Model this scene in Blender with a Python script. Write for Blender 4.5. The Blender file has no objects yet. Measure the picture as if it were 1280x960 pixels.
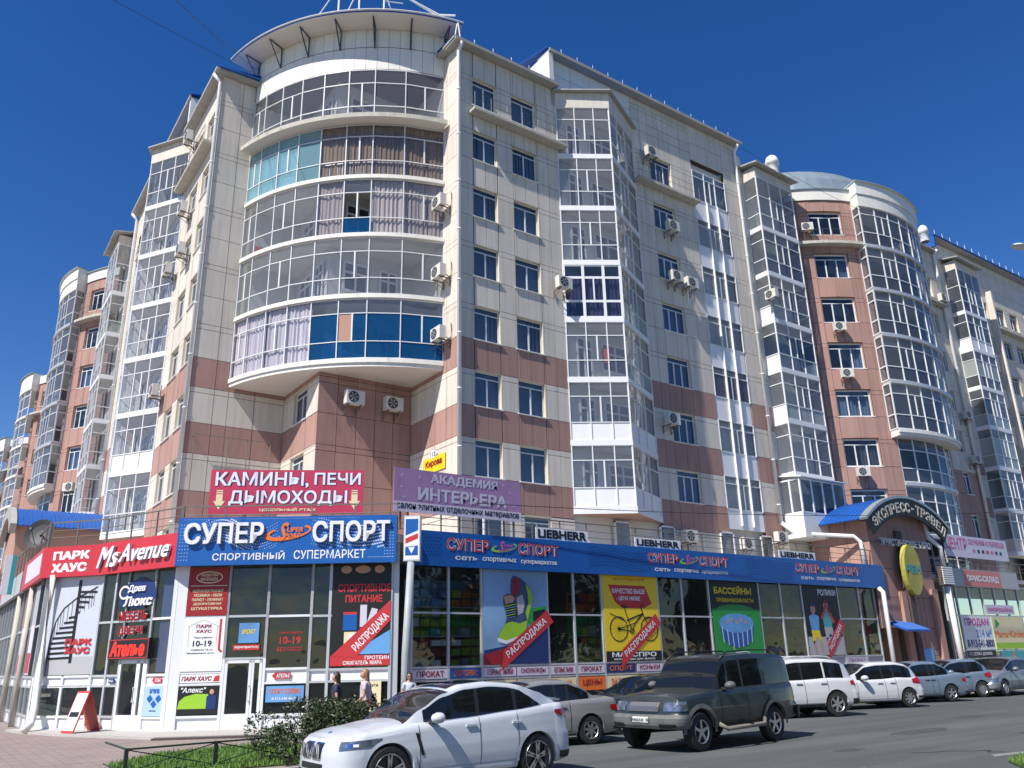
import bpy, math, random, bmesh
from mathutils import Vector, Matrix
random.seed(7)
R = math.radians
sc = bpy.context.scene
COL = sc.collection

# ------------------------------------------------------------------ camera, light, exposure
YAW, PITCH, ROLL = R(54.55), R(18.62), R(-1.35)
fw = Vector((math.cos(PITCH)*math.cos(YAW), math.cos(PITCH)*math.sin(YAW), math.sin(PITCH)))
rt = Vector((math.sin(YAW), -math.cos(YAW), 0)); upv = rt.cross(fw)
r2 = rt*math.cos(ROLL) + upv*math.sin(ROLL); u2 = -rt*math.sin(ROLL) + upv*math.cos(ROLL)
cam_d = bpy.data.cameras.new('camera'); cam = bpy.data.objects.new('camera', cam_d); COL.objects.link(cam)
M = Matrix((( r2.x, u2.x, -fw.x, 0), (r2.y, u2.y, -fw.y, 0), (r2.z, u2.z, -fw.z, 1.95), (0, 0, 0, 1)))
cam.matrix_world = M
CAM = Vector((0, 0, 1.95))
cam_d.sensor_width = 36; cam_d.lens = 36*1025/1280; cam_d.clip_end = 5000; cam_d.clip_start = 0.1
sc.camera = cam
SUN_TRAVEL = Vector((0.78, 0.175, -1.0)).normalized()
sd = bpy.data.lights.new('sun', 'SUN'); sd.energy = 5.0; sd.angle = R(0.53); sd.color = (1, 0.95, 0.87)
so = bpy.data.objects.new('sun', sd); COL.objects.link(so); so.location = (-40, -10, 60)
so.rotation_euler = SUN_TRAVEL.to_track_quat('-Z', 'Y').to_euler()
w = bpy.data.worlds.new('World'); sc.world = w; w.use_nodes = True
nt = w.node_tree; nt.nodes.clear()
sky = nt.nodes.new('ShaderNodeTexSky'); sky.sky_type = 'NISHITA'; sky.sun_disc = False
tosun = -SUN_TRAVEL
sky.sun_elevation = math.asin(tosun.z); sky.sun_rotation = math.atan2(tosun.x, tosun.y)
sky.altitude = 200; sky.air_density = 0.92; sky.dust_density = 0.1; sky.ozone_density = 1.5
bg = nt.nodes.new('ShaderNodeBackground'); bg.inputs[1].default_value = 0.100
hs = nt.nodes.new('ShaderNodeHueSaturation'); hs.inputs['Saturation'].default_value = 1.38; hs.inputs['Hue'].default_value = 0.514
wo = nt.nodes.new('ShaderNodeOutputWorld')
nt.links.new(sky.outputs[0], hs.inputs['Color']); nt.links.new(hs.outputs[0], bg.inputs[0]); nt.links.new(bg.outputs[0], wo.inputs[0])
sc.view_settings.view_transform = 'Standard'; sc.view_settings.look = 'None'
sc.view_settings.exposure = 0.43; sc.view_settings.gamma = 1.0
sc.cycles.max_bounces = 6; sc.cycles.transparent_max_bounces = 24
sc.cycles.glossy_bounces = 3; sc.cycles.diffuse_bounces = 3; sc.cycles.transmission_bounces = 3

# ------------------------------------------------------------------ materials
def mat(name, col, rough=0.6, metal=0.0, spec=0.5, var=0.0, objvar=0.0, scale=3.0, bump=0.0, emit=0.0, coat=0.0, streak=0.0, bscale=None):
    m = bpy.data.materials.new(name); m.use_nodes = True
    n = m.node_tree.nodes; l = m.node_tree.links; b = n['Principled BSDF']
    b.inputs['Base Color'].default_value = (*col, 1); b.inputs['Roughness'].default_value = rough
    b.inputs['Metallic'].default_value = metal; b.inputs['Specular IOR Level'].default_value = spec
    b.inputs['Coat Weight'].default_value = coat; b.inputs['Coat Roughness'].default_value = 0.03
    if emit:
        b.inputs['Emission Color'].default_value = (*col, 1); b.inputs['Emission Strength'].default_value = emit
    geo = None
    if var or bump or streak:
        geo = n.new('ShaderNodeNewGeometry')
    last = None
    def mul(prev, fac_socket):
        mx = n.new('ShaderNodeVectorMath'); mx.operation = 'SCALE'
        if prev is None: mx.inputs[0].default_value = col
        else: l.new(prev, mx.inputs[0])
        l.new(fac_socket, mx.inputs['Scale']); return mx.outputs[0]
    if var:
        t = n.new('ShaderNodeTexNoise'); t.inputs['Scale'].default_value = scale; t.inputs['Detail'].default_value = 6
        l.new(geo.outputs['Position'], t.inputs['Vector'])
        r = n.new('ShaderNodeMapRange'); r.inputs[1].default_value = 0.25; r.inputs[2].default_value = 0.75
        r.inputs[3].default_value = 1-var; r.inputs[4].default_value = 1+var
        l.new(t.outputs[0], r.inputs[0]); last = mul(last, r.outputs[0])
    if streak:
        mp = n.new('ShaderNodeMapping'); mp.inputs['Scale'].default_value = (5, 5, 0.25)
        l.new(geo.outputs['Position'], mp.inputs[0])
        t = n.new('ShaderNodeTexNoise'); t.inputs['Scale'].default_value = 1.0; t.inputs['Detail'].default_value = 4
        l.new(mp.outputs[0], t.inputs['Vector'])
        r = n.new('ShaderNodeMapRange'); r.inputs[1].default_value = 0.45; r.inputs[2].default_value = 0.8
        r.inputs[3].default_value = 1; r.inputs[4].default_value = 1-streak
        l.new(t.outputs[0], r.inputs[0]); last = mul(last, r.outputs[0])
    if objvar:
        oi = n.new('ShaderNodeObjectInfo'); r = n.new('ShaderNodeMapRange')
        r.inputs[3].default_value = 1-objvar; r.inputs[4].default_value = 1+objvar
        l.new(oi.outputs['Random'], r.inputs[0]); last = mul(last, r.outputs[0])
    if last is not None: l.new(last, b.inputs['Base Color'])
    if bump:
        t = n.new('ShaderNodeTexNoise'); t.inputs['Scale'].default_value = bscale or scale*8; t.inputs['Detail'].default_value = 4
        l.new(geo.outputs['Position'], t.inputs['Vector'])
        bp = n.new('ShaderNodeBump'); bp.inputs['Strength'].default_value = bump; bp.inputs['Distance'].default_value = 0.02
        l.new(t.outputs[0], bp.inputs['Height']); l.new(bp.outputs[0], b.inputs['Normal'])
    return m

def glass(name, tint, clear, rough=0.02, ior=1.5, wob=0.006):
    """window glass: part see-through (tinted), part mirror by fresnel, slightly wavy"""
    m = bpy.data.materials.new(name); m.use_nodes = True
    n = m.node_tree.nodes; l = m.node_tree.links; n.clear()
    o = n.new('ShaderNodeOutputMaterial'); mx = n.new('ShaderNodeMixShader')
    tr = n.new('ShaderNodeBsdfTransparent'); tr.inputs[0].default_value = (*tint, 1)
    df = n.new('ShaderNodeBsdfDiffuse'); df.inputs[0].default_value = (tint[0]*.12, tint[1]*.12, tint[2]*.12, 1)
    m1 = n.new('ShaderNodeMixShader'); m1.inputs[0].default_value = clear
    l.new(df.outputs[0], m1.inputs[1]); l.new(tr.outputs[0], m1.inputs[2])
    gl = n.new('ShaderNodeBsdfGlossy'); gl.inputs['Roughness'].default_value = rough
    lw = n.new('ShaderNodeLayerWeight'); lw.inputs[0].default_value = .5   # schlick, the same from both sides of the pane
    pw = n.new('ShaderNodeMath'); pw.operation = 'POWER'; pw.inputs[1].default_value = 5; l.new(lw.outputs['Facing'], pw.inputs[0])
    r0 = ((ior-1)/(ior+1))**2*1.8
    fr = n.new('ShaderNodeMath'); fr.operation = 'MULTIPLY_ADD'; fr.inputs[1].default_value = 1-r0; fr.inputs[2].default_value = r0; l.new(pw.outputs[0], fr.inputs[0])
    geo = n.new('ShaderNodeNewGeometry')
    t = n.new('ShaderNodeTexNoise'); t.inputs['Scale'].default_value = 0.9
    l.new(geo.outputs['Position'], t.inputs['Vector'])
    bp = n.new('ShaderNodeBump'); bp.inputs['Strength'].default_value = 1.0; bp.inputs['Distance'].default_value = wob*4
    l.new(t.outputs[0], bp.inputs['Height']); l.new(bp.outputs[0], gl.inputs['Normal'])
    l.new(fr.outputs[0], mx.inputs[0]); l.new(m1.outputs[0], mx.inputs[1]); l.new(gl.outputs[0], mx.inputs[2])
    l.new(mx.outputs[0], o.inputs[0])
    return m

K = {}
K['cream'] = mat('cream_cladding', (.66, .595, .515), .75, var=.05, objvar=.05, scale=.6, bump=.15, streak=.22)
K['brown'] = mat('brown_cladding', (.40, .235, .195), .75, var=.06, objvar=.055, scale=.6, bump=.15, streak=.22)
K['white_clad'] = mat('white_cladding', (.74, .72, .66), .6, var=.04, objvar=.03, scale=.6, streak=.08)
K['joint'] = mat('joint_backing', (.10, .075, .06), .95)
K['plaster'] = mat('cream_plaster', (.62, .54, .40), .85, var=.06, scale=1.0, bump=.2)
K['plaster_w'] = mat('pale_plaster', (.62, .60, .55), .85, var=.06, scale=1.0)
K['plaster_b'] = mat('brown_plaster', (.43, .25, .19), .85, var=.05, scale=1.0)
K['pvc'] = mat('white_frame', (.72, .73, .74), .35, var=.02)
K['pvc_panel'] = mat('white_panel', (.78, .78, .79), .4, var=.03, scale=.5, streak=.05)
K['alu'] = mat('grey_aluminium', (.52, .54, .56), .4, metal=.3, var=.04)
K['white_metal'] = mat('white_painted_pipe', (.76, .76, .75), .45, var=.05, scale=2, streak=.1)
K['concrete'] = mat('balcony_concrete', (.50, .47, .40), .85, var=.12, scale=2.5, bump=.3, streak=.2)
K['soffit'] = mat('painted_soffit', (.70, .66, .60), .8, var=.04, scale=1)
K['roofblue'] = mat('blue_roof_metal', (.010, .085, .34), .45, metal=.0, var=.1, scale=2)
K['roofgrey'] = mat('zinc_roof_metal', (.36, .42, .45), .42, metal=.5, var=.12, scale=1.2, streak=.15)
K['gutter'] = mat('grey_gutter', (.36, .35, .32), .6, var=.12, scale=2)
K['dark'] = mat('dark_interior', (.035, .035, .04), .9)
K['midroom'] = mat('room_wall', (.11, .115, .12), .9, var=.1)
K['steel'] = mat('dark_blue_steel', (.03, .045, .075), .5)
K['rail'] = mat('brown_rail_paint', (.17, .15, .13), .5, metal=.2)
K['black'] = mat('black_plastic', (.012, .012, .013), .5)
K['acwhite'] = mat('ac_casing', (.62, .60, .55), .5, var=.06, objvar=.08, scale=6)
K['fan'] = mat('ac_fan_grille', (.05, .05, .05), .5)
K['curt'] = mat('curtain_pale', (.50, .44, .42), .9, objvar=.18)
K['curt2'] = mat('curtain_gold', (.30, .22, .15), .9, objvar=.2)
K['curt3'] = mat('curtain_white', (.66, .62, .66), .9, objvar=.08)
K['curt4'] = mat('curtain_plum', (.20, .12, .18), .9, objvar=.2)
K['gclear'] = glass('clear_glass', (.9, .9, .92), .93, ior=1.5)
K['gwin'] = glass('window_glass', (.42, .54, .70), .84, ior=1.5)
K['gbal'] = glass('balcony_glass', (.84, .87, .90), .80, ior=1.5); K['gbal'].node_tree.nodes['Diffuse BSDF'].inputs[0].default_value = (.30, .31, .33, 1)
K['gblue'] = glass('blue_film_glass', (.05, .25, .60), .55, ior=1.5)
K['gcyan'] = glass('pale_blue_film_glass', (.50, .78, .84), .55, ior=1.5)
for nm in ('gcyan',):
    K[nm].node_tree.nodes['Diffuse BSDF'].inputs[0].default_value = (.30, .52, .58, 1)
K['gblue'].node_tree.nodes['Diffuse BSDF'].inputs[0].default_value = (.01, .10, .26, 1)
K['gfrost'] = glass('frosted_glass', (.6, .68, .68), .35)
K['gfrost'].node_tree.nodes['Diffuse BSDF'].inputs[0].default_value = (.45, .50, .48, 1)
K['gdark'] = glass('dark_balcony_glass', (.62, .68, .74), .74, ior=1.55); K['gdark'].node_tree.nodes['Diffuse BSDF'].inputs[0].default_value = (.20, .22, .25, 1)
K['ltr3'] = mat('pale_raised_letter', (.68, .68, .66), .5)
K['gshop'] = glass('shop_glass', (.62, .70, .68), .88, ior=1.45)
K['red'] = mat('banner_red', (.52, .03, .035), .55); K['crimson'] = mat('banner_crimson', (.50, .03, .085), .55, var=.04)
K['redsign'] = mat('sign_red', (.52, .03, .045), .45, var=.03)
K['blue'] = mat('sign_blue', (.008, .10, .37), .38, var=.06, scale=1.2); K['bluedk'] = mat('sign_blue_dark', (.004, .045, .2), .4)
K['white'] = mat('print_white', (.8, .8, .82), .5); K['ltr'] = mat('raised_letter_white', (.78, .78, .82), .35)
K['pblack'] = mat('print_black', (.01, .01, .01), .5); K['yellow'] = mat('print_yellow', (.80, .58, .02), .5)
K['green'] = mat('print_green', (.02, .28, .05), .5); K['lime'] = mat('print_lime', (.30, .55, .03), .5)
K['purple'] = mat('banner_purple', (.38, .22, .39), .55, var=.1, scale=2); K['lilac'] = mat('print_lilac', (.62, .58, .68), .5)
K['orange'] = mat('print_orange', (.75, .16, .02), .5); K['pblue'] = mat('print_sky_blue', (.12, .32, .62), .5, var=.3, scale=.8)
K['pgrey'] = mat('print_grey', (.42, .42, .44), .5); K['navy'] = mat('print_navy', (.01, .03, .14), .5)
K['cream_print'] = mat('print_cream', (.75, .66, .40), .5); K['skin_p'] = mat('print_skin', (.55, .3, .2), .6)
K['darkred'] = mat('print_dark_red', (.30, .01, .015), .5, var=.1); K['teal'] = mat('print_teal', (.05, .35, .38), .5)
K['pinkp'] = mat('print_pink', (.60, .12, .35), .5); K['led'] = mat('led_red', (.9, .02, .01), .5, emit=1.2)
K['print_dots'] = mat('print_pale_blue', (.50, .60, .75), .5); K['postgrey'] = mat('post_grey', (.33, .36, .38), .55, var=.1); K['poster_blue'] = mat('poster_pale_blue', (.36, .50, .74), .5); K['bluehaze'] = mat('blue_window_film', (.10, .12, .34), .5, var=.25, scale=1.5); K['pgrey2'] = mat('poster_grey', (.52, .56, .62), .5, var=.06, scale=.8); K['egg'] = mat('egg_yellow', (.40, .36, .06), .5, var=.25, scale=1.2); K['ltr2'] = mat('aged_letter', (.55, .53, .46), .5); K['pinkbd'] = mat('board_pink', (.62, .20, .17), .5); K['shoe_bg'] = mat('poster_blue_glow', (.22, .38, .58), .5, var=.35, scale=.5); K['shoe_d'] = mat('shoe_dark_blue', (.04, .07, .14), .5, var=.3)
K['chrome'] = mat('chrome', (.75, .75, .77), .12, metal=1.0)

# ------------------------------------------------------------------ scene helpers
WM = {}
def link(name, mesh, parent=None, Mx=None, mats=None, **props):
    o = bpy.data.objects.new(name, mesh); COL.objects.link(o)
    if mats and mesh is not None and len(mesh.materials) == 0:
        for k in (mats if isinstance(mats, (list, tuple)) else [mats]): mesh.materials.append(K[k])
    Mx = Mx if Mx is not None else Matrix.Identity(4)
    if parent is not None:
        o.parent = parent; o.matrix_parent_inverse = WM[parent.name].inverted()
    o.matrix_basis = Mx; WM[o.name] = Mx.copy()
    for k, v in props.items(): o[k] = v
    return o

def thing(name, label, cat, loc=(0, 0, 0), group=None, local=False):
    o = link(name, None, None, Matrix.Identity(4) if local else Matrix.Translation(loc))
    o.empty_display_size = .2
    o['label'] = label; o['category'] = cat
    if group: o['group'] = group
    return o

class Fr:
    """a vertical wall frame: s runs along the wall, n is outward, z is up"""
    def __init__(s, o, a, n=None):
        s.o = Vector((o[0], o[1])); s.a = Vector(a).normalized()
        s.n = Vector(n).normalized() if n else Vector((s.a.y, -s.a.x))
    def p(f, s, n, z): q = f.o+f.a*s+f.n*n; return Vector((q.x, q.y, z))
    def M(f, s, n, z):
        q = f.p(s, n, z); mir = f.a.x*(-f.n.y)+f.a.y*f.n.x  # >0 : right handed (a, n, up)
        return Matrix(((f.a.x, -f.n.x, 0, q.x), (f.a.y, -f.n.y, 0, q.y), (0, 0, 1, q.z), (0, 0, 0, 1)))
    def sub(f, s0, n0, s1, n1):
        p0 = f.p(s0, n0, 0); p1 = f.p(s1, n1, 0); a = (p1-p0).xy.normalized()
        n = Vector((a.y, -a.x))
        if n.dot(f.n) < -1e-6 or (abs(n.dot(f.n)) <= 1e-6 and n.dot(f.a) > 0 and False): n = -n
        return Fr(p0.xy, a, n), (p1-p0).length

class MB:
    def __init__(s): s.v = []; s.f = []; s.m = []
    def quad(s, a, b, c, d, m=0):
        i = len(s.v); s.v += [tuple(a), tuple(b), tuple(c), tuple(d)]; s.f.append((i, i+1, i+2, i+3)); s.m.append(m)
    def poly(s, pts, m=0):
        i = len(s.v); s.v += [tuple(p) for p in pts]; s.f.append(tuple(range(i, i+len(pts)))); s.m.append(m)
    def hexa(s, P, m=0):
        i = len(s.v); s.v += [tuple(p) for p in P]
        for q in ((0, 1, 2, 3), (7, 6, 5, 4), (0, 4, 5, 1), (1, 5, 6, 2), (2, 6, 7, 3), (3, 7, 4, 0)):
            s.f.append(tuple(i+k for k in q)); s.m.append(m)
    def box(s, x0, x1, y0, y1, z0, z1, m=0):
        s.hexa([(x0, y0, z0), (x1, y0, z0), (x1, y1, z0), (x0, y1, z0), (x0, y0, z1), (x1, y0, z1), (x1, y1, z1), (x0, y1, z1)], m)
    def fbox(s, F, s0, s1, n0, n1, z0, z1, m=0):
        s.hexa([F.p(s0, n0, z0), F.p(s1, n0, z0), F.p(s1, n1, z0), F.p(s0, n1, z0), F.p(s0, n0, z1), F.p(s1, n0, z1), F.p(s1, n1, z1), F.p(s0, n1, z1)], m)
    def prism(s, pts, z0, z1, m=0, mt=None, mb=None):
        n = len(pts); i = len(s.v)
        s.v += [(p[0], p[1], z0) for p in pts]+[(p[0], p[1], z1) for p in pts]
        for k in range(n):
            j = (k+1) % n; s.f.append((i+k, i+j, i+n+j, i+n+k)); s.m.append(m)
        s.f.append(tuple(i+n+k for k in range(n))); s.m.append(m if mt is None else mt)
        s.f.append(tuple(i+n-1-k for k in range(n))); s.m.append(m if mb is None else mb)
    def tube(s, pts, r, n=8, m=0, caps=True, r_end=None):
        pts = [Vector(p) for p in pts]; i0 = len(s.v); L = len(pts)
        up0 = None
        for k, p in enumerate(pts):
            d = (pts[min(k+1, L-1)]-pts[max(k-1, 0)]).normalized()
            if up0 is None: up0 = Vector((0, 0, 1)) if abs(d.z) < .9 else Vector((1, 0, 0))
            x = d.cross(up0)
            if x.length < 1e-4: x = d.cross(Vector((0, 1, 0)))
            x.normalize(); y = x.cross(d).normalized()
            rr = r if r_end is None else r+(r_end-r)*k/(L-1)
            for j in range(n):
                a = 2*math.pi*j/n; s.v.append(tuple(p+x*rr*math.cos(a)+y*rr*math.sin(a)))
        for k in range(L-1):
            for j in range(n):
                s.f.append((i0+k*n+j, i0+k*n+(j+1) % n, i0+(k+1)*n+(j+1) % n, i0+(k+1)*n+j)); s.m.append(m)
        if caps:
            s.f.append(tuple(i0+j for j in range(n-1, -1, -1))); s.m.append(m)
            s.f.append(tuple(i0+(L-1)*n+j for j in range(n))); s.m.append(m)
    def lathe(s, prof, n=24, m=0, axis='y', c=(0, 0, 0)):
        """profile of (radius, offset along the axis)"""
        i0 = len(s.v); L = len(prof)
        for r, h in prof:
            for j in range(n):
                a = 2*math.pi*j/n; u, v = r*math.cos(a), r*math.sin(a)
                if axis == 'y': s.v.append((c[0]+u, c[1]+h, c[2]+v))
                else: s.v.append((c[0]+u, c[1]+v, c[2]+h))
        for k in range(L-1):
            for j in range(n):
                s.f.append((i0+k*n+j, i0+k*n+(j+1) % n, i0+(k+1)*n+(j+1) % n, i0+(k+1)*n+j)); s.m.append(m)
    def mesh(s, name='mesh', smooth=False):
        me = bpy.data.meshes.new(name); me.from_pydata(s.v, [], s.f)
        if any(s.m): me.polygons.foreach_set('material_index', s.m)
        if smooth: me.polygons.foreach_set('use_smooth', [True]*len(s.f))
        me.update(); return me
    def obj(s, name, mats, parent=None, smooth=False, fix=False, **props):
        if not s.f: return None
        me = s.mesh(name, smooth)
        if fix:
            b = bmesh.new(); b.from_mesh(me); bmesh.ops.remove_doubles(b, verts=b.verts, dist=1e-4)
            bmesh.ops.recalc_face_normals(b, faces=b.faces); b.to_mesh(me); b.free()
        return link(name, me, parent, None, mats, **props)

# ---- text
TC = {}
def text_mesh(body, off=0.0, ext=0.0):
    """glyph outlines; bold weight comes from a few shifted copies, each a hair proud of the last"""
    key = (body, off, ext)
    if key not in TC:
        c = bpy.data.curves.new('lettering', 'FONT'); c.body = body; c.resolution_u = 2; c.extrude = ext
        o = bpy.data.objects.new('lettering', c); m0 = bpy.data.meshes.new_from_object(o)
        bpy.data.objects.remove(o); bpy.data.curves.remove(c)
        if off >= .01:
            sh = [(0, 0), (-1, -1), (1, -1), (-1, 1), (1, 1)] + ([(1, 0), (-1, 0), (0, 1), (0, -1)] if off >= .04 else [])
            V_ = [tuple(v.co) for v in m0.vertices]; F_ = [tuple(p.vertices) for p in m0.polygons]; vv, ff = [], []
            for i, (a, b) in enumerate(sh):
                k = len(vv); vv += [(x+a*off, y+b*off, z+i*1e-3) for x, y, z in V_]; ff += [tuple(q+k for q in f) for f in F_]
            me = bpy.data.meshes.new('lettering'); me.from_pydata(vv, [], ff); bpy.data.meshes.remove(m0)
        else: me = m0
        xs = [v.co.x for v in me.vertices]; ys = [v.co.y for v in me.vertices]
        TC[key] = (me, min(xs), max(xs), min(ys), max(ys))
    return TC[key]
def text(parent, F, s0, s1, z0, z1, n, body, k, off=.02, depth=0.0, shear=0.0, rot=0.0, name='lettering', flip=False):
    """lettering fitted into the box s0..s1 x z0..z1 of frame F, standing n in front of it"""
    base, x0, x1, y0, y1 = text_mesh(body, off, .5 if depth else 0.0)
    me = base.copy(); me.materials.clear(); me.materials.append(K[k])
    sx = (s1-s0)/(x1-x0); sy = (z1-z0)/(y1-y0)
    cs, cz = (s0+s1)/2, (z0+z1)/2; cr, sr = math.cos(rot), math.sin(rot)
    for v in me.vertices:
        a = (v.co.x-x0)*sx-(s1-s0)/2; b = (v.co.y-y0)*sy-(z1-z0)/2; a += shear*b
        a, b = a*cr-b*sr, a*sr+b*cr
        if flip: a = -a
        v.co = F.p(cs+a, n+((v.co.z+.5)*depth if depth else v.co.z*.6), cz+b)
    return link(name, me, parent)
def rect(parent, F, s0, s1, z0, z1, n, k, name='print', t=0.0):
    m = MB()
    if t: m.fbox(F, s0, s1, n-t, n, z0, z1)
    else: m.quad(F.p(s0, n, z0), F.p(s1, n, z0), F.p(s1, n, z1), F.p(s0, n, z1))
    return m.obj(name, k, parent)
def shape(parent, F, pts, n, k, name='print'):
    m = MB(); m.poly([F.p(a, n, b) for a, b in pts]); return m.obj(name, k, parent)
def ell(cs, cz, rs, rz, n=20, a0=0, a1=2*math.pi, rot=0):
    o = []
    for i in range(n+1 if a1-a0 < 6.2 else n):
        t = a0+(a1-a0)*i/n; a, b = rs*math.cos(t), rz*math.sin(t)
        o.append((cs+a*math.cos(rot)-b*math.sin(rot), cz+a*math.sin(rot)+b*math.cos(rot)))
    return o
def line(parent, F, pts, n, w, k, name='print'):
    m = MB()
    for (a, b), (c, d) in zip(pts, pts[1:]):
        L = math.hypot(c-a, d-b) or 1; u, v = -(d-b)/L*w/2, (c-a)/L*w/2
        m.quad(F.p(a+u, n, b+v), F.p(c+u, n, d+v), F.p(c-u, n, d-v), F.p(a-u, n, b-v))
    return m.obj(name, k, parent)
# ------------------------------------------------------------------ facade pieces
H = 3.15; F0 = 8.45
def FL(k): return F0+H*k
PC = {}
def cell_mesh(w, h, t, k, nm):
    key = (round(w, 3), round(h, 3), t, k)
    if key not in PC:
        m = MB(); m.box(0, w, 0, t, 0, h); me = m.mesh(nm); me.materials.append(K[k]); PC[key] = me
    return PC[key]
class Panels:
    """collects alike pieces of one thing: the 300 that show largest stay single, the rest is joined"""
    def __init__(s, root, name='panel'): s.root = root; s.L = []; s.name = name
    def add(s, F, s0, s1, z0, z1, n1, t, k, g=.013):
        if s1-s0 < .05 or z1-z0 < .05: return
        c = F.p((s0+s1)/2, n1, (z0+z1)/2); d = c-CAM
        app = (s1-s0)*abs(F.n.x*d.x+F.n.y*d.y)/d.length*(z1-z0)/d.length_squared
        s.L.append((app, F, s0+g, s1-g, z0+g, z1-g, n1, t, k))
    def flush(s):
        s.L.sort(key=lambda q: -q[0])
        for _, F, s0, s1, z0, z1, n1, t, k in s.L[:295]:
            link(s.name, cell_mesh(s1-s0, z1-z0, t, k, s.name), s.root, F.M(s0, n1, z0))
        rest = s.L[295:]
        if rest:
            ks = sorted({q[8] for q in rest}); m = MB()
            for _, F, s0, s1, z0, z1, n1, t, k in rest: m.fbox(F, s0, s1, n1-t, n1, z0, z1, ks.index(k))
            m.obj('far_'+s.name+'s', ks, s.root, kind='stuff')

def wall(P, F, S, Z, colour, holes, n=0.0, back=.25):
    """cladding panels between grid lines S x Z with holes (s0,s1,z0,z1) left open; dark backing behind the joints"""
    hs = list(holes)
    S = sorted(set([round(x, 3) for x in S]+[round(v, 3) for h in hs for v in h[:2] if S[0] < v < S[-1]]))
    Z = sorted(set([round(x, 3) for x in Z]+[round(v, 3) for h in hs for v in h[2:] if Z[0] < v < Z[-1]]))
    bk = MB()
    for i in range(len(S)-1):
        z_run = None
        for j in range(len(Z)-1):
            cs, cz = (S[i]+S[i+1])/2, (Z[j]+Z[j+1])/2
            inside = any(h[0] < cs < h[1] and h[2] < cz < h[3] for h in hs)
            if not inside:
                P.add(F, S[i], S[i+1], Z[j], Z[j+1], n, .03, colour(cs, cz))
                if z_run is None: z_run = Z[j]
            if (inside or j == len(Z)-2) and z_run is not None:
                if len(S) == 2 and len(hs) > 1 and bk.f: bk.obj('wall', 'joint', P.root); bk = MB()
                bk.fbox(F, S[i]+(.06 if i == 0 else 0), S[i+1]-(.06 if i == len(S)-2 else 0), n-back, n-.035, z_run, Z[j] if inside else Z[j+1]); z_run = None
    bk.obj('wall', 'joint', P.root)

CURT = {}
def curtain_mesh(w, h, k, seed):
    key = (round(w, 2), round(h, 2), k, seed)
    if key not in CURT:
        m = MB(); N = max(6, int(w/.06)); rr = random.Random(seed)
        ys = [rr.uniform(-.03, .03)+.03*math.sin(i*1.9) for i in range(N+1)]
        for i in range(N):
            m.quad((w*i/N, ys[i], 0), (w*(i+1)/N, ys[i+1], 0), (w*(i+1)/N, ys[i+1], h), (w*i/N, ys[i], h))
        me = m.mesh('curtain', True); me.materials.append(K[k]); CURT[key] = me
    return CURT[key]
PANE = {}
def pane_obj(parent, F, s0, s1, z0, z1, n, k, name='pane'):
    key = (round(s1-s0, 3), round(z1-z0, 3), k)
    if key not in PANE:
        m = MB(); m.quad((0, 0, 0), (s1-s0, 0, 0), (s1-s0, 0, z1-z0), (0, 0, z1-z0)); me = m.mesh(name); me.materials.append(K[k]); PANE[key] = me
    return link(name, PANE[key], parent, F.M(s0, n, z0))

def window(root, F, s0, s1, z0, z1, n=0.0, rev='plaster', depth=.16, lights=2, sill=True, detail=True, gk='gwin', transom=.30, curt=None, fw_=.055, framek='pvc'):
    """a window set back in its opening: frame, panes, reveal and sill"""
    m = MB(); nn = n-depth
    f = m.fbox; a, b = s0+.02, s1-.02; c, d = z0+.02, z1-.02; w_ = fw_
    f(F, a, a+w_, nn-.03, nn+.03, c, d); f(F, b-w_, b, nn-.03, nn+.03, c, d)
    f(F, a+w_, b-w_, nn-.03, nn+.03, c, c+w_); f(F, a+w_, b-w_, nn-.03, nn+.03, d-w_, d)
    zt = d-transom if transom else None
    if zt: f(F, a+w_, b-w_, nn-.028, nn+.028, zt-.024, zt+.024)
    xs = [a+w_]
    for i in range(1, lights):
        x = a+(b-a)*i/lights; f(F, x-.037, x+.037, nn-.026, nn+.034, c+w_, (zt-.03) if zt else d-w_); xs += [x-.037, x+.037]
    xs.append(b-w_)
    fo = m.obj('window', framek, root)
    r = MB()
    r.fbox(F, s0-.001, s0+.02, n-.25, n-.002, z0, z1); r.fbox(F, s1-.02, s1+.001, n-.25, n-.002, z0, z1)
    r.fbox(F, s0, s1, n-.25, n-.002, z1-.02, z1+.001)
    r.obj('reveal', rev, fo)
    if sill:
        q = MB(); q.fbox(F, s0-.06, s1+.06, nn, n+.07, z0-.025, z0+.018); q.obj('sill', 'white_metal', fo)
    if detail:
        for i in range(0, len(xs), 2): pane_obj(fo, F, xs[i], xs[i+1], c+w_, (zt-.03) if zt else d-w_, nn, gk)
        if zt: pane_obj(fo, F, a+w_, b-w_, zt+.03, d-w_, nn, gk)
    else: pane_obj(fo, F, a+w_, b-w_, c+w_, d-w_, nn-.005, gk)
    if curt is None: curt = random.choice(['curt', None, 'curt3', 'curt', 'curt2', None])
    if curt and detail:
        wv = (s1-s0)*random.choice([.35, .5, .92]); s = s0+.05 if random.random() < .5 else s1-.05-wv
        link('curtain', curtain_mesh(wv, z1-z0-.1, curt, random.randint(0, 3)), fo, F.M(s, nn-.14, z0+.05))
    return fo

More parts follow.
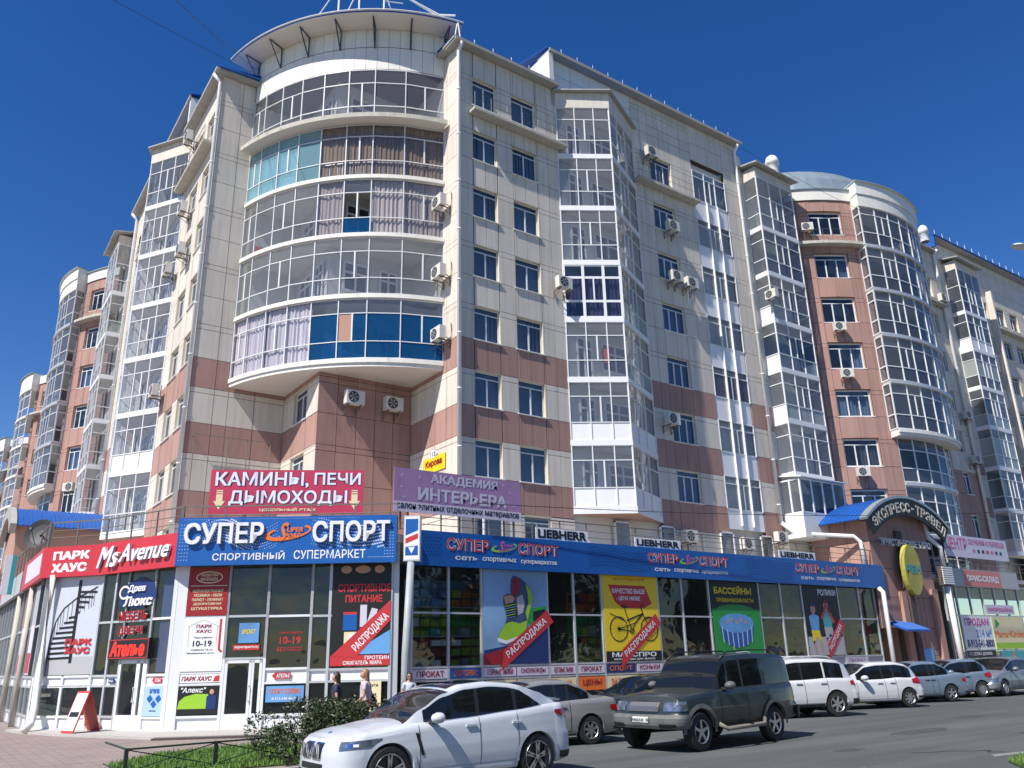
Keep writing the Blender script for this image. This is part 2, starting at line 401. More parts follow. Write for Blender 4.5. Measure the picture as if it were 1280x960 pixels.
def glazing(root, F, L, z0, z1, n_col, rows, kinds, sub=None, name='balcony_glazing', fine=True, fr='pvc', n=0.0, post=.024, sash=()):
    """one flat run of balcony glazing of length L: posts, rails, panes. rows = z lines; kinds[row][col] = material"""
    m = MB(); w_ = post
    cols = n_col if isinstance(n_col, list) else [L*i/n_col for i in range(n_col+1)]
    for i, x in enumerate(cols):
        m.fbox(F, x-w_, x+w_, n-.035, n+.045, z0, z1)
    for z in rows:
        for i in range(len(cols)-1): m.fbox(F, cols[i]+w_, cols[i+1]-w_, n-.03, n+.03, z-w_*.9, z+w_*.9)
    for (j, i) in sash:
        x = (cols[i]+cols[i+1])/2; m.fbox(F, x-.035, x+.035, n-.03, n+.035, rows[j]+w_, rows[j+1]-w_)
    fo = m.obj(name, fr, root)
    if fine:
        for j in range(len(rows)-1):
            for i in range(len(cols)-1):
                k = kinds[j][i] if isinstance(kinds[j], (list, tuple)) else kinds[j]
                if not k: continue
                pane_obj(fo, F, cols[i]+w_*.5, cols[i+1]-w_*.5, rows[j]+.01, rows[j+1]-.01, n-.004, k, 'panel' if k == 'pvc_panel' else 'pane')
    else:
        g = MB(); ks = []
        for j in range(len(rows)-1):
            k = kinds[j] if not isinstance(kinds[j], (list, tuple)) else kinds[j][0]
            if not k: continue
            if k not in ks: ks.append(k)
            g.quad(F.p(0, n, rows[j]), F.p(L, n, rows[j]), F.p(L, n, rows[j+1]), F.p(0, n, rows[j+1]), ks.index(k))
        g.obj('glazing', ks, fo)
    return fo

AC = None
def ac_unit(loc, F, label, sc_=1.0, group='air conditioners on the facades'):
    """an outdoor air-conditioning unit on two brackets, fan facing outward"""
    global AC
    if AC is None:
        AC = thing('air_conditioner', label, 'air conditioner', local=True, group=group)
        m = MB(); m.box(-.42, .42, -.62, -.30, 0, .60); c = m.obj('casing', 'acwhite', AC)
        g = MB(); g.lathe([(0.0, -.625), (.20, -.625), (.235, -.632), (.25, -.632), (.25, -.62)], 20, c=(-.10, 0, .30)); g.obj('fan', 'fan', AC)
        q = MB()
        for a in range(6):
            t = a*math.pi/3; q.hexa([(-.10+.2*math.cos(t+d)*e, -.637, .30+.2*math.sin(t+d)*e) for d, e in ((-.1, 1), (.1, 1), (.2, .2), (-.2, .2))]+[(-.10+.2*math.cos(t+d)*e, -.634, .30+.2*math.sin(t+d)*e) for d, e in ((-.1, 1), (.1, 1), (.2, .2), (-.2, .2))])
        q.obj('fan_guard', 'alu', AC)
        b = MB()
        for x in (-.28, .28):
            b.box(x-.02, x+.02, -.62, 0, -.05, -.005); b.box(x-.02, x+.02, -.04, 0, -.4, -.05)
            b.tube([(x, -.56, -.04), (x, -.03, -.36)], .014, 5)
        b.obj('bracket', 'rail', AC)
        p = MB(); p.tube([(.36, -.3, .1), (.40, -.12, .0), (.42, -.03, -.1), (.45, -.03, .5), (.40, -.02, .8)], .02, 5); p.obj('hose', 'black', AC)
        o = AC
    else:
        o = AC.copy(); COL.objects.link(o)
        for ch in AC.children:
            c = ch.copy(); COL.objects.link(c); c.parent = o
        o['label'] = label; o['group'] = group
    q = F.p(*loc)
    o.matrix_world = Matrix(((F.a.x*sc_, -F.n.x*sc_, 0, q.x), (F.a.y*sc_, -F.n.y*sc_, 0, q.y), (0, 0, sc_, q.z), (0, 0, 0, 1)))
    return o

def downpipe(root, F, s, n, z0, z1, r=.075, top=True, foot=None):
    m = MB(); pts = [F.p(s, n, z0)]
    if foot: pts = [F.p(*q) for q in foot]+pts
    pts.append(F.p(s, n, z1))
    if top: pts += [F.p(s, n+.05, z1+.15), F.p(s, n+.38, z1+.45)]
    m.tube(pts, r, 10)
    z = z0+1
    while z < z1: m.tube([F.p(s, n, z-.03), F.p(s, n, z+.03)], r+.02, 10); z += 2.6
    return m.obj('downpipe', 'white_metal', root, smooth=True)

def slab_poly(root, pts, z0, z1, k='pvc_panel', kb='soffit', name='floor_slab'):
    m = MB(); m.prism(pts, z0, z1, 0, 0, 1); return m.obj(name, [k, kb], root)
def arc(c, r, a0, a1, n): return [(c[0]+r*math.cos(a0+(a1-a0)*i/n), c[1]+r*math.sin(a0+(a1-a0)*i/n)) for i in range(n+1)]

def zgrid(bottom, top):
    """horizontal joint lines: sill, head and the strip below the head of every storey"""
    Z = [bottom]
    for k in range(-1, 8):
        for z in (FL(k)+0.98, FL(k)+2.41, FL(k)+2.68):
            if bottom+.1 < z < top-.1: Z.append(z)
    return Z+[top]
def colour_std(cs, cz):
    k = math.floor((cz-F0)/H); r = cz-FL(k)
    band = r < .98 or r > 2.68
    if cz > FL(2)+1.0: return 'cream'
    return 'brown' if band else 'cream'
SILL, HEAD = 0.98, 2.68
# ------------------------------------------------------------------ ground
def ground():
    m = MB(); m.quad((-700, -700, 0), (900, -700, 0), (900, 1200, 0), (-700, 1200, 0))
    m.obj('road', 'asphalt', None, kind='structure')
    # paved walk in front of the shops, and its kerb towards the road
    KB = [(-60, 24.5), (3.2, 17.4), (12.0, 16.2), (12.6, 19.9), (90, 25.9-2.2)]
    m = MB(); pv = [(-60, 24.5), (3.0, 17.5), (11.6, 16.6), (12.4, 20.6), (90, 20.9), (90, 30), (-60, 140)]
    m.prism(pv, -.2, .02); m.obj('pavement', 'paving', None, kind='structure')
    k = MB()
    for (a, b) in zip(pv[:4], pv[1:5]):
        F = Fr(a, Vector(b)-Vector(a)); k.fbox(F, 0, (Vector(b)-Vector(a)).length, 0, .16, -.1, .055)
    k.obj('kerb', 'kerbstone', None, kind='structure')
    g = MB(); gr = [(3.7, 18.5), (3.85, 20.4), (5.3, 22.0), (7.6, 22.4), (8.7, 21.0), (9.0, 17.4), (4.2, 18.0)]
    g.prism(gr, 0, .05); g.obj('lawn_soil', 'soil', None, kind='structure')
    b = MB()
    for _ in range(26000):
        x = random.uniform(3.7, 11.6); y = random.uniform(17.2, 22.4)
        if not inpoly(x, y, gr): continue
        blade(b, x, y, .05, random.uniform(.04, .13))
    b.obj('grass', ['grass', 'grass2'], None, kind='stuff', label='short green lawn behind the low metal fence', category='grass')
    # verge at the lower right
    g2 = [(15.2, 7.0), (16.6, 8.15), (18.4, 8.3), (24, 8.4), (24, 4), (15, 4)]
    g = MB(); g.prism(g2, 0, .04); g.obj('verge_soil', 'soil', None, kind='structure')
    b = MB()
    for _ in range(7000):
        x = random.uniform(15, 21); y = random.uniform(6.4, 8.4)
        if inpoly(x, y, g2): blade(b, x, y, .04, random.uniform(.05, .14))
    b.obj('verge_grass', ['grass', 'grass2'], None, kind='stuff', label='strip of rough grass at the near edge of the road', category='grass')
    # concrete platform before the corner shops, and its dark step
    m = MB(); m.prism([(3.2, 34.9), (3.35, 34.0), (4.15, 31.1), (6.2, 26.8), (8.6, 25.4), (12.9, 23.4), (13.2, 25.6), (7.2, 29.6), (5.4, 33), (4, 35)], 0, .09)
    m.obj('platform', 'slab', None, kind='structure')
    m = MB(); F = Fr((6.2, 26.8), (2.4, -1.4)); m.fbox(F, 0, 2.78, .01, .28, 0, .07); F = Fr((8.6, 25.4), (4.3, -2)); m.fbox(F, 0, 4.5, .01, .28, 0, .07)
    m.obj('step', 'darkstep', None, kind='structure')
    # worn marks on the road
    m = MB(); m.poly([(17.35, 8.75, .004), (18.6, 8.55, .004), (18.8, 8.75, .004), (17.6, 8.95, .004)]); m.obj('road_marking', 'worn_paint', None, kind='structure')
    m = MB(); c = [(16.9, 10.2), (17.3, 9.95), (17.7, 9.85), (18.0, 9.5), (18.4, 9.35), (18.0, 9.2), (18.3, 9.0)]
    for a, b2 in zip(c, c[1:]):
        d = (Vector(b2)-Vector(a)).normalized()*.03
        m.quad((a[0]-d.y, a[1]+d.x, .004), (b2[0]-d.y, b2[1]+d.x, .004), (b2[0]+d.y, b2[1]-d.x, .004), (a[0]+d.y, a[1]-d.x, .004))
    m.obj('road_crack', 'crack', None, kind='structure')
    rp = random.Random(5)
    for cx, cy, rx, ry in ((21.5, 12.6, 1.3, .35), (27, 14.2, .9, .25), (24, 10.4, 1.8, .4), (31, 12.0, 2.2, .5), (16.6, 11.4, .5, .18)):
        m = MB(); m.poly([(cx+rx*math.cos(t*.42)*rp.uniform(.75, 1.2), cy+ry*math.sin(t*.42)*rp.uniform(.75, 1.2), .004) for t in range(15)]); m.obj('road_patch', 'roadpatch', None, kind='structure')
    m = MB()
    for _ in range(900):
        x, y = rp.uniform(12, 46), rp.uniform(8.5, 21); s_ = rp.uniform(.012, .035); m.poly([(x+s_*math.cos(a), y+s_*math.sin(a), .006) for a in (0, 2.1, 4.2)])
    m.obj('road_grit', 'worn_paint', None, kind='stuff', label='scattered grit and litter flecks on the road surface', category='grit')
def inpoly(x, y, P):
    c = False
    for i in range(len(P)):
        (a, b), (d, e) = P[i], P[i-1]
        if (b > y) != (e > y) and x < (d-a)*(y-b)/(e-b)+a: c = not c
    return c
def blade(b, x, y, z, h):
    a = random.uniform(0, 6.28); dx, dy = .012*math.cos(a), .012*math.sin(a); lx, ly = random.uniform(-.04, .04), random.uniform(-.04, .04)
    b.poly([(x-dx, y-dy, z), (x+dx, y+dy, z), (x+lx, y+ly, z+h)], 0 if random.random() < .6 else 1)
K['asphalt'] = mat('asphalt', (.080, .088, .087), .85, var=.15, scale=.25, bump=.5, bscale=40)
K['soil'] = mat('lawn_soil', (.05, .07, .02), .95, var=.2); K['slab'] = mat('platform_concrete', (.42, .40, .37), .85, var=.1, scale=1.5)
K['darkstep'] = mat('dark_step', (.08, .06, .06), .8); K['worn_paint'] = mat('worn_road_paint', (.22, .215, .205), .8, var=.3, scale=6); K['crack'] = mat('road_patch', (.03, .03, .03), .9)
K['roadpatch'] = mat('asphalt_patch', (.055, .06, .06), .8, var=.2, scale=4)
K['kerbstone'] = mat('kerbstone', (.36, .34, .32), .85, var=.12)
K['grass'] = mat('grass_blade', (.09, .19, .03), .7, var=.2); K['grass2'] = mat('grass_blade_light', (.16, .27, .05), .7)
# long faint lanes and patches in the asphalt
am = K['asphalt']; n, l = am.node_tree.nodes, am.node_tree.links; bs = n['Principled BSDF']; src = bs.inputs['Base Color'].links[0].from_socket
gm = n.new('ShaderNodeNewGeometry'); mp = n.new('ShaderNodeMapping'); mp.inputs['Scale'].default_value = (.05, .9, 1); l.new(gm.outputs['Position'], mp.inputs[0])
t1 = n.new('ShaderNodeTexNoise'); t1.inputs['Scale'].default_value = 1; t1.inputs['Detail'].default_value = 5; l.new(mp.outputs[0], t1.inputs['Vector'])
t2 = n.new('ShaderNodeTexNoise'); t2.inputs['Scale'].default_value = 60; l.new(gm.outputs['Position'], t2.inputs['Vector'])
for t_, lo, hi in ((t1, .80, 1.22), (t2, .72, 1.3)):
    r_ = n.new('ShaderNodeMapRange'); r_.inputs[1].default_value = .35; r_.inputs[2].default_value = .65; r_.inputs[3].default_value = lo; r_.inputs[4].default_value = hi; l.new(t_.outputs[0], r_.inputs[0])
    vm = n.new('ShaderNodeVectorMath'); vm.operation = 'SCALE'; l.new(src, vm.inputs[0]); l.new(r_.outputs[0], vm.inputs['Scale']); src = vm.outputs[0]
l.new(src, bs.inputs['Base Color'])
# paving: small pinkish blocks
m = mat('pink_paving', (.30, .235, .205), .85, var=.1, scale=.5); K['paving'] = m
n, l = m.node_tree.nodes, m.node_tree.links; bs = n['Principled BSDF']; src = bs.inputs['Base Color'].links[0].from_socket
bt = n.new('ShaderNodeTexBrick'); bt.inputs['Scale'].default_value = 1.0; bt.inputs['Brick Width'].default_value = .5; bt.inputs['Row Height'].default_value = .25
bt.inputs['Mortar Size'].default_value = .012; bt.inputs['Color1'].default_value = (1, 1, 1, 1); bt.inputs['Color2'].default_value = (.80, .83, .86, 1); bt.inputs['Mortar'].default_value = (.5, .5, .5, 1)
gm = n.new('ShaderNodeNewGeometry'); l.new(gm.outputs['Position'], bt.inputs['Vector'])
vm = n.new('ShaderNodeVectorMath'); vm.operation = 'MULTIPLY'; l.new(src, vm.inputs[0]); l.new(bt.outputs[0], vm.inputs[1]); l.new(vm.outputs[0], bs.inputs['Base Color'])
ground()

# ------------------------------------------------------------------ corner tower
BLD = 'apartment buildings round the corner'
T = thing('apartment_building', 'cream corner tower with bowed glazed balconies under a flat disc roof', 'building', (13, 36, 0))
TP = Panels(T)
W0 = Fr((8.65, 37.7), (1, 0)); W1 = Fr((13.1, 33.3), (0, 1), (-1, 0)); W2 = Fr((13.1, 33.3), (1, 0)); W3 = Fr((17.75, 29.0), (0, 1), (-1, 0))
ZB = 6.1
top_z = 31.5
def colour_tower(cs, cz):
    return colour_std(cs, cz)
z_low = zgrid(ZB, 14.75)
wall(TP, W0, [0, 1.1, 1.75], zgrid(ZB, top_z), colour_tower, [])
wall(TP, W0, [1.75, 3.0, 4.45], zgrid(ZB, 14.75), colour_tower, [])
wh = [(1.35, 3.0, FL(k)+1.0, FL(k)+2.6) for k in (0, 1)]
wall(TP, W1, [0, 1.35, 3.0, 4.4], zgrid(ZB, 14.75), colour_tower, wh)
for h in wh: window(T, W1, *h, rev='plaster')
wall(TP, W2, [0, .93, 1.86, 2.79, 3.72, 4.65], zgrid(ZB, 14.75), lambda a, b: 'brown', [])
wall(TP, W3, [0, 1.0, 2.0], zgrid(ZB, 31.6), colour_tower, [])
wall(TP, W3, [2.0, 3.2, 4.3], zgrid(ZB, 14.75), colour_tower, [])
TP.flush()
# inner walls behind the balconies, and the body of the tower
m = MB(); m.prism([(11.2, 60), (8.95, 60), (8.95, 37.95), (13.35, 37.95), (13.35, 33.55), (18.0, 33.55), (18.0, 29.3), (40, 29.3), (40, 33), (40, 60)], ZB, 31.0, 0)
m.obj('inner_wall', 'plaster_w', T)
cc = (20.0, 39.9); RB = 9.85
def ang(x, y): return math.atan2(y-cc[1], x-cc[0])
A0 = ang(10.42, 37.65); A1 = ang(17.75, 30.32)
A0 += 2*math.pi if A0 < 0 else 0; A1 += 2*math.pi if A1 < 0 else 0
NB = 8
inner = [(17.75, 33.3), (13.1, 33.3), (13.1, 37.7)]
def arcslab(r, z0, z1, name='floor_slab', k='white_clad'):
    P = arc(cc, r, A0, A1, 24); m = MB(); m.prism(P+[(18.0, 33.6), (13.4, 33.6), (13.4, 37.9)], z0, z1, 0, 0, 1); return m.obj(name, [k, 'soffit'], T)
angs = [A0+(A1-A0)*t for t in (0, .095, .21, .325, .44, .56, .68, .82, 1.0)]
ZS = [14.75, 17.9, 21.05, 24.2, 27.35, 30.5]
styles = ['mixblue', 'clear', 'curtain', 'cyan', 'clear']
for f in range(5):
    z0, z1 = ZS[f], ZS[f+1]
    if f == 4: arcslab(10.47, z0-.12, z0+.12, 'balcony_slab', 'concrete')
    else: arcslab(9.97, z0-.10, z0+.10)
    if f == 0: arcslab(9.9, z0-.28, z0-.10, 'balcony_slab', 'white_clad')
    zb, zt = z0+.11, z1-.10 if f < 3 else z1-.14
    if f == 4: zt = z1
    rows = [zb+.03, z0+.95, z0+2.32, zt-.03]
    for i in range(NB):
        a, b = angs[i], angs[i+1]
        p, q = (cc[0]+RB*math.cos(a), cc[1]+RB*math.sin(a)), (cc[0]+RB*math.cos(b), cc[1]+RB*math.sin(b))
        F = Fr(p, (q[0]-p[0], q[1]-p[1])); L = math.hypot(q[0]-p[0], q[1]-p[1])
        st = styles[f]; kk = 'gbal'; sash = []
        if i in (0, 2, 5, 7): sash = [(1, 0)]
        rws = [kk, kk, kk]
        if st == 'mixblue' and i >= 4: rws = ['gblue', 'gblue', 'gbal']
        if st == 'mixblue' and i < 4: rws = ['gbal']*3
        if st == 'cyan' and i < 4: rws = ['gcyan']*3
        if st == 'curtain' and i == 5: rws = ['gblue', None, 'gdark']
        if st == 'mixblue' and i == 5: rws = ['gblue', 'gblue', 'gbal']
        if (st == 'curtain' and i in (4, 6, 7)) or (st == 'cyan' and i >= 4) or (st == 'mixblue' and i < 4): rws = ['gclear']*3
        g = glazing(T, F, L, zb, zt, 1, rows, rws, fr='pvc', post=.021, sash=sash)
        c = None
        if st == 'curtain' and i in (4, 6, 7): c = 'curt'
        if st == 'cyan' and i >= 4: c = 'curt2'
        if st == 'mixblue' and i < 4: c = 'curt3'
        if st == 'cyan' and i < 3: c = 'curt3'
        if c:
            link('curtain', curtain_mesh(L*.98, rows[3]-rows[0], c, i), g, F.M(.01, -.10, rows[0]))
        if st == 'mixblue' and i == 5:
            mm = MB(); mm.fbox(F, .05, L*.5-.04, -.02, .005, rows[1]+.04, rows[2]-.04); mm.obj('brown_sash', 'plaster_b', g)
        if st == 'cyan' and i >= 4:
            mm = MB()
            x = .08
            while x < L-.05: mm.fbox(F, x-.012, x+.012, -.12, -.10, zb, z0+.9); x += .13
            mm.fbox(F, 0, L, -.13, -.09, z0+.88, z0+.93); mm.obj('railing', 'alu', g)
        if f == 4 and i < 3:
            mm = MB(); x = .2
            while x < L-.1: mm.fbox(F, x-.01, x+.01, -.16, -.14, zb, z0+.9); x += .24
            mm.fbox(F, 0, L, -.17, -.13, z0+.88, z0+.92); mm.obj('railing', 'rail', g)
    # doors and windows of the flats behind the balcony
    for F, s0, s1 in ((W1, .7, 1.6), (W1, 2.2, 3.6), (W2, 1.0, 2.2), (W2, 2.9, 3.8)):
        mm = MB(); zlo = z0+(.15 if (s1-s0) < 1.1 else .95)
        mm.fbox(F, s0, s1, -.20, -.16, zlo, z0+2.4, 1)
        for s in (s0, (s0+s1)/2, s1): mm.fbox(F, s-.05, s+.05, -.19, -.12, zlo, z0+2.4)
        for z in (zlo, z0+1.9, z0+2.4): mm.fbox(F, s0, s1, -.19, -.125, z-.05, z+.05)
        mm.obj('balcony_door', ['pvc', 'gwin'], T)
# side panels closing the balcony ends against the piers
# round attic: two rings of cladding, flat disc roof on brackets
NA = 19
AP = Panels(T)
for ring, (z0, z1) in enumerate(((30.52, 31.85), (31.88, 33.0))):
    for i in range(NA):
        a, b = A0+(A1-A0)*i/NA, A0+(A1-A0)*(i+1)/NA; r = 9.86
        p, q = (cc[0]+r*math.cos(a), cc[1]+r*math.sin(a)), (cc[0]+r*math.cos(b), cc[1]+r*math.sin(b))
        F = Fr(p, (q[0]-p[0], q[1]-p[1])); L = math.hypot(q[0]-p[0], q[1]-p[1])
        AP.add(F, 0, L, z0, z1, 0, .04, 'white_clad', .008)
AP.flush()
mm = MB(); P = arc(cc, 9.8, A0-.02, A1+.02, 30); mm.prism(P+[(19, 34), (13, 39)], 30.48, 33.0); mm.obj('attic_wall', 'joint', T)
mm = MB(); P = arc(cc, 11.06, A0-.075, A1+.055, 40)
mm.prism(P+[(20, 34), (14, 40)], 33.0, 33.12, 0, 2, 1); mm.obj('disc_roof', ['roofblue', 'soffit', 'roofgrey'], T)
mm = MB(); P = arc(cc, 11.09, A0-.077, A1+.057, 40)
mm2 = MB(); mm2.tube([(x, y, 33.13) for x, y in P], .05, 6); mm2.obj('roof_edge', 'white_metal', T)
for i in range(7):
    a = A0+.02+(A1-A0-.02)*i/6.0; b = MB()
    def q(r, z): return (cc[0]+r*math.cos(a), cc[1]+r*math.sin(a), z)
    b.tube([q(9.93, 33.0), q(9.93, 31.75)], .035, 4); b.tube([q(9.93, 31.75), q(10.8, 32.98)], .035, 4); b.tube([q(9.93, 32.96), q(10.8, 32.96)], .035, 4)
    b.obj('roof_bracket', 'steel', T)
# eaves of the two piers, gutters, sloping blue roofs beside the disc
mm = MB()
mm.prism([(8.2, 37.25), (10.45, 37.25), (10.45, 40), (8.2, 40)], 31.512, 31.612, 0, 1, 0); mm.obj('eaves', ['gutter', 'roofblue'], T); mm = MB()
mm.prism([(17.3, 28.6), (24, 28.6), (24, 31.5), (17.3, 31.5)], 31.612, 31.712, 0, 1, 0); mm.obj('eaves', ['gutter', 'roofblue'], T)
mm = MB(); mm.tube([(8.3, 37.2, 31.62), (10.4, 37.2, 31.72)], .06, 6); mm.obj('verge_trim', 'roofblue', T)
for F, s in ((Fr((17.75, 29), (1, 0)), -.02), (Fr((8.65, 37.7), (0, 1), (-1, 0)), .02)):
    downpipe(T, F, s, .14, 7.0, 31.0, .095)
# antenna frames on the disc roof
an = thing('antenna_mast', 'white tubular antenna frame standing on the disc roof of the corner tower', 'antenna', (15, 33, 33.1))
b = MB()
for x, y, dx, dy in ((12.6, 32.2, .9, -.6), (13.5, 31.7, .6, -.7), (14.7, 31.3, -.9, 0)):
    b.tube([(x, y, 33.1), (x, y, 36.5)], .05, 6); b.tube([(x-dx, y-dy, 33.1), (x, y, 35.2)], .035, 5); b.tube([(x, y, 34.6), (x+.9, y-.4, 34.6)], .03, 5)
b.obj('frame', 'white_metal', an)
b = MB(); b.tube([(16.2, 30.4, 34.5), (17.2, 29.9, 33.9), (17.75, 29.2, 33.6)], .05, 6); b.tube([(15.2, 30.9, 35.2), (17.1, 30.0, 33.9)], .06, 6)
for x, y in ((16.3, 30.6), (17.0, 30.2)):
    for dx, dy in ((-.25, .1), (.25, -.1), (0, .3)): b.tube([(x+dx, y+dy, 33.1), (x, y, 33.95)], .03, 5)
for x, y in ((17.6, 29.1), (17.9, 28.9), (17.75, 29.5)): b.tube([(x, y, 31.7), (17.8, 29.05, 33.2)], .035, 5)
b.obj('brace', 'white_metal', an)

# ------------------------------------------------------------------ the two long wings
def near_section(F, right):
    """the first cream section after the corner: s from 0 to 21.2 along the wing"""
    lab = 'long cream wing on the sunny street side with a pointed glazed bay' if right else 'cream wing on the left street with white glazed bays seen at a glancing angle'
    B = thing('apartment_building', lab, 'building', F.p(10, -4, 0))
    P = Panels(B); rev = 'plaster'
    S1 = [0, .87, 1.6, 2.33, 3.25, 4.02, 4.8, 5.55, 6.25] if right else [0, .87, 2.33, 3.25, 4.8, 6.25]
    holes = []
    for k in range(0, 7):
        for a, b in ((.87, 2.33), (3.25, 4.82)): holes.append((a, b, FL(k)+SILL, FL(k)+HEAD))
    hk = holes+[(.9, 2.3, 6.1, 8.0), (3.4, 4.9, 6.1, 8.0)]
    wall(P, F, S1, zgrid(6.1, 31.5), colour_std, hk)
    for i, h in enumerate(holes):
        window(B, F, *h, rev=rev, lights=2, detail=True)
    for h in hk[-2:]: window(B, F, h[0], h[1], 6.2, 8.0, lights=2)
    # second block, higher
    S2 = [11.9, 12.55, 13.2, 14.1, 14.98, 15.9, 16.8] if right else [11.9, 13.2, 14.98, 16.8]
    h2 = [(13.2, 14.98, FL(k)+SILL, FL(k)+HEAD) for k in range(0, 7)]
    wall(P, F, S2, zgrid(6.1, 33.6)+([32.1] if right else []), colour_std, h2)
    for h in h2: window(B, F, *h, lights=3)
    wall(P, F, [5.9, 7.4, 8.9, 10.4, 11.9], [30.5, 31.6, 32.6, 33.6], lambda a, b: 'white_clad' if right else 'cream', [])
    # loggia column: white panels below, glass above
    lg = [(16.8, 19.8, 8.0, 31.0)]
    wall(P, F, [16.8, 18.3, 19.8], [31.05, 32.3, 33.6], colour_std, [])
    wall(P, F, [19.8, 20.55, 21.25], zgrid(6.1, 33.6), colour_std, [])
    for k in range(0, 7):
        z0 = FL(k)+SILL; z1 = FL(k)+HEAD+(.05 if k < 6 else .3)
        op = (k == 6)
        zl = FL(k)-.45
        if k == 0: zl = 8.3
        rows = [z0-.05, z1-.42, z1]
        kk = ['gbal', 'gbal'] if not op else ['gdark', 'gdark']
        g = glazing(B, F, 3.0, z0-.05, z1+.02, [16.83, 17.85, 18.8, 19.77], rows, kk, sash=[(0, 1)], n=-.02, post=.03) if True else None
        q = MB()
        for i in range(3): q.fbox(F, 16.82+i*.985, 16.8+(i+1)*.985, -.06, -.02, zl, z0-.06)
        q.fbox(F, 16.8, 19.8, -1.4, -.07, FL(k)-.1, FL(k)+.05)
        q.obj('balcony_panel', 'pvc_panel', B)
        if k in (2,) and right: link('curtain', curtain_mesh(2.9, 1.5, 'curt4', 1), g, F.M(16.85, -.2, z0))
    q = MB(); q.fbox(F, 17.83, 17.88, -.02, .10, 8.5, 28.3); q.fbox(F, 18.78, 18.83, -.02, .10, 8.5, 28.3); q.obj('balcony_post', 'white_metal', B)
    P.flush()
    # body behind: inner walls of loggia and bay
    q = MB(); q.fbox(F, .05, 5.9, -8, -.9, 6.1, 31.3); q.fbox(F, 6.3, 11.85, -8, -.12, 6.1, 31.0); q.fbox(F, 5.95, 12.2, -8, -.3, 31, 33.4)
    q.fbox(F, 12.2, 16.75, -8, -.9, 6.1, 33.4); q.fbox(F, 16.75, 21.2, -8, -1.45, 6.1, 33.4); q.obj('inner_wall', 'plaster_w', B)
    q = MB(); q.fbox(F, 16.6, 16.8, -1.45, -.25, 6.1, 31); q.fbox(F, 19.8, 20.0, -1.45, -.25, 6.1, 31); q.obj('side_wall', 'plaster', B)
    # eaves
    q = MB(); q.fbox(F, -.4, 6.1, -.6, .42, 31.5, 31.58, 0); q.fbox(F, -.4, 6.1, .42, .5, 31.5, 31.68, 0); q.obj('eaves', ['gutter', 'roofblue', 'white_clad'], B); q = MB()
    q.fbox(F, 5.6, 21.5, -.6, .42, 33.6, 33.7, 0); q.fbox(F, 5.6, 21.5, .42, .5, 33.6, 33.8, 0)
    q.fbox(F, 5.6, 5.9, -5, .4, 31.6, 33.6, 2)
    q.obj('eaves', ['gutter', 'roofblue', 'white_clad'], B)
    q = MB()
    def slope(s0, s1, z, d, rise): q.hexa([F.p(s0, .45, z), F.p(s1, .45, z), F.p(s1, -d, z+rise), F.p(s0, -d, z+rise), F.p(s0, .45, z+.06), F.p(s1, .45, z+.06), F.p(s1, -d, z+rise+.06), F.p(s0, -d, z+rise+.06)])
    slope(-.4, 6.0, 31.68, 3, .5); slope(5.5, 21.5, 33.8, 6, 1.6); q.obj('roof', 'roofblue', B)
    q = MB(); s = .8
    while s < 21.4:
        z = 31.68 if s < 5.6 else 33.82
        q.tube([F.p(s, .35, z), F.p(s, .35, z+.36)], .014, 4); q.tube([F.p(s, .35, z+.02), F.p(s+.22, .2, z+.26)], .012, 4); s += 1.15
    q.obj('snow_guard', 'white_metal', B)
    # top storey shelves
    for a, b in ((.65, 6.55), (11.7, 16.75)):
        q = MB(); q.fbox(F, a, b, .01, .55, 27.72, 27.86); q.obj('balcony_slab', 'concrete', B)
        q = MB()
        for s in [a+.05+(b-a-.1)*i/6 for i in range(7)]: q.tube([F.p(s, .5, 27.86), F.p(s, .5, 28.75)], .015, 4)
        for z in (28.3, 28.75): q.tube([F.p(a+.05, .5, z), F.p(b-.05, .5, z)], .013, 4)
        q.obj('railing', 'rail', B)
    # pointed bay
    A_ = (6.25, 0.0); C_ = (8.70, 1.53); E_ = (11.85, 0.0)
    runs = [(A_, C_, [0, .34, .70, 1.0]), (C_, E_, [0, .3, .62, 1.0])]
    flo = [FL(k) for k in range(0, 8)]
    for k in range(0, 8):
        z = flo[k]; pts = [F.p(A_[0]-.05, -.1, 0).xy, F.p(A_[0]-.05, .03, 0).xy, F.p(C_[0], C_[1]+.07, 0).xy, F.p(E_[0]+.05, .03, 0).xy, F.p(E_[0]+.05, -.1, 0).xy]
        q = MB(); lo = z-.15 if k else z-.22
        q.prism(pts, lo, z+.12, 0, 0, 1)
        if k < 7: q.obj('floor_slab', ['pvc_panel', 'plaster_b' if k == 0 else 'soffit'], B)
        if k == 7:
            q = MB(); q.prism(pts, 30.4, 31.35, 0, 0, 1); q.obj('bay_fascia', ['cream', 'soffit'], B); continue
        for r_, (p, q_, cols) in enumerate(runs):
            Fs, L = F.sub(p[0], p[1], q_[0], q_[1])
            zt = flo[k+1]-.15 if k < 6 else 30.4
            rows = [z+.12, z+1.0, z+2.3, zt]
            cl = [L*c for c in cols]
            low = 'gbal'
            kinds = ['gbal', 'gbal', 'gbal']
            if right and k in (0, 1): kinds[0] = 'pvc_panel'
            if (not right) and k in (1,): kinds[0] = 'pvc_panel'
            if right and r_ == 1 and k in (2, 3): kinds = ['gfrost', 'gbal', 'gbal']
            if not right and k == 6: kinds = ['gdark', 'gdark', 'gdark']
            pst = .024
            if right and k == 3 and r_ == 0: pst = .07; kinds = ['gwin', 'gwin', 'gwin']
            g = glazing(B, Fs, L, z+.12, zt, cl, rows, kinds, sash=[(1, 1)], post=pst)
            if right and k == 3 and r_ == 0: link('curtain', curtain_mesh(L*.95, 2.4, 'curt4', 2), g, Fs.M(.05, -.2, z+.15))
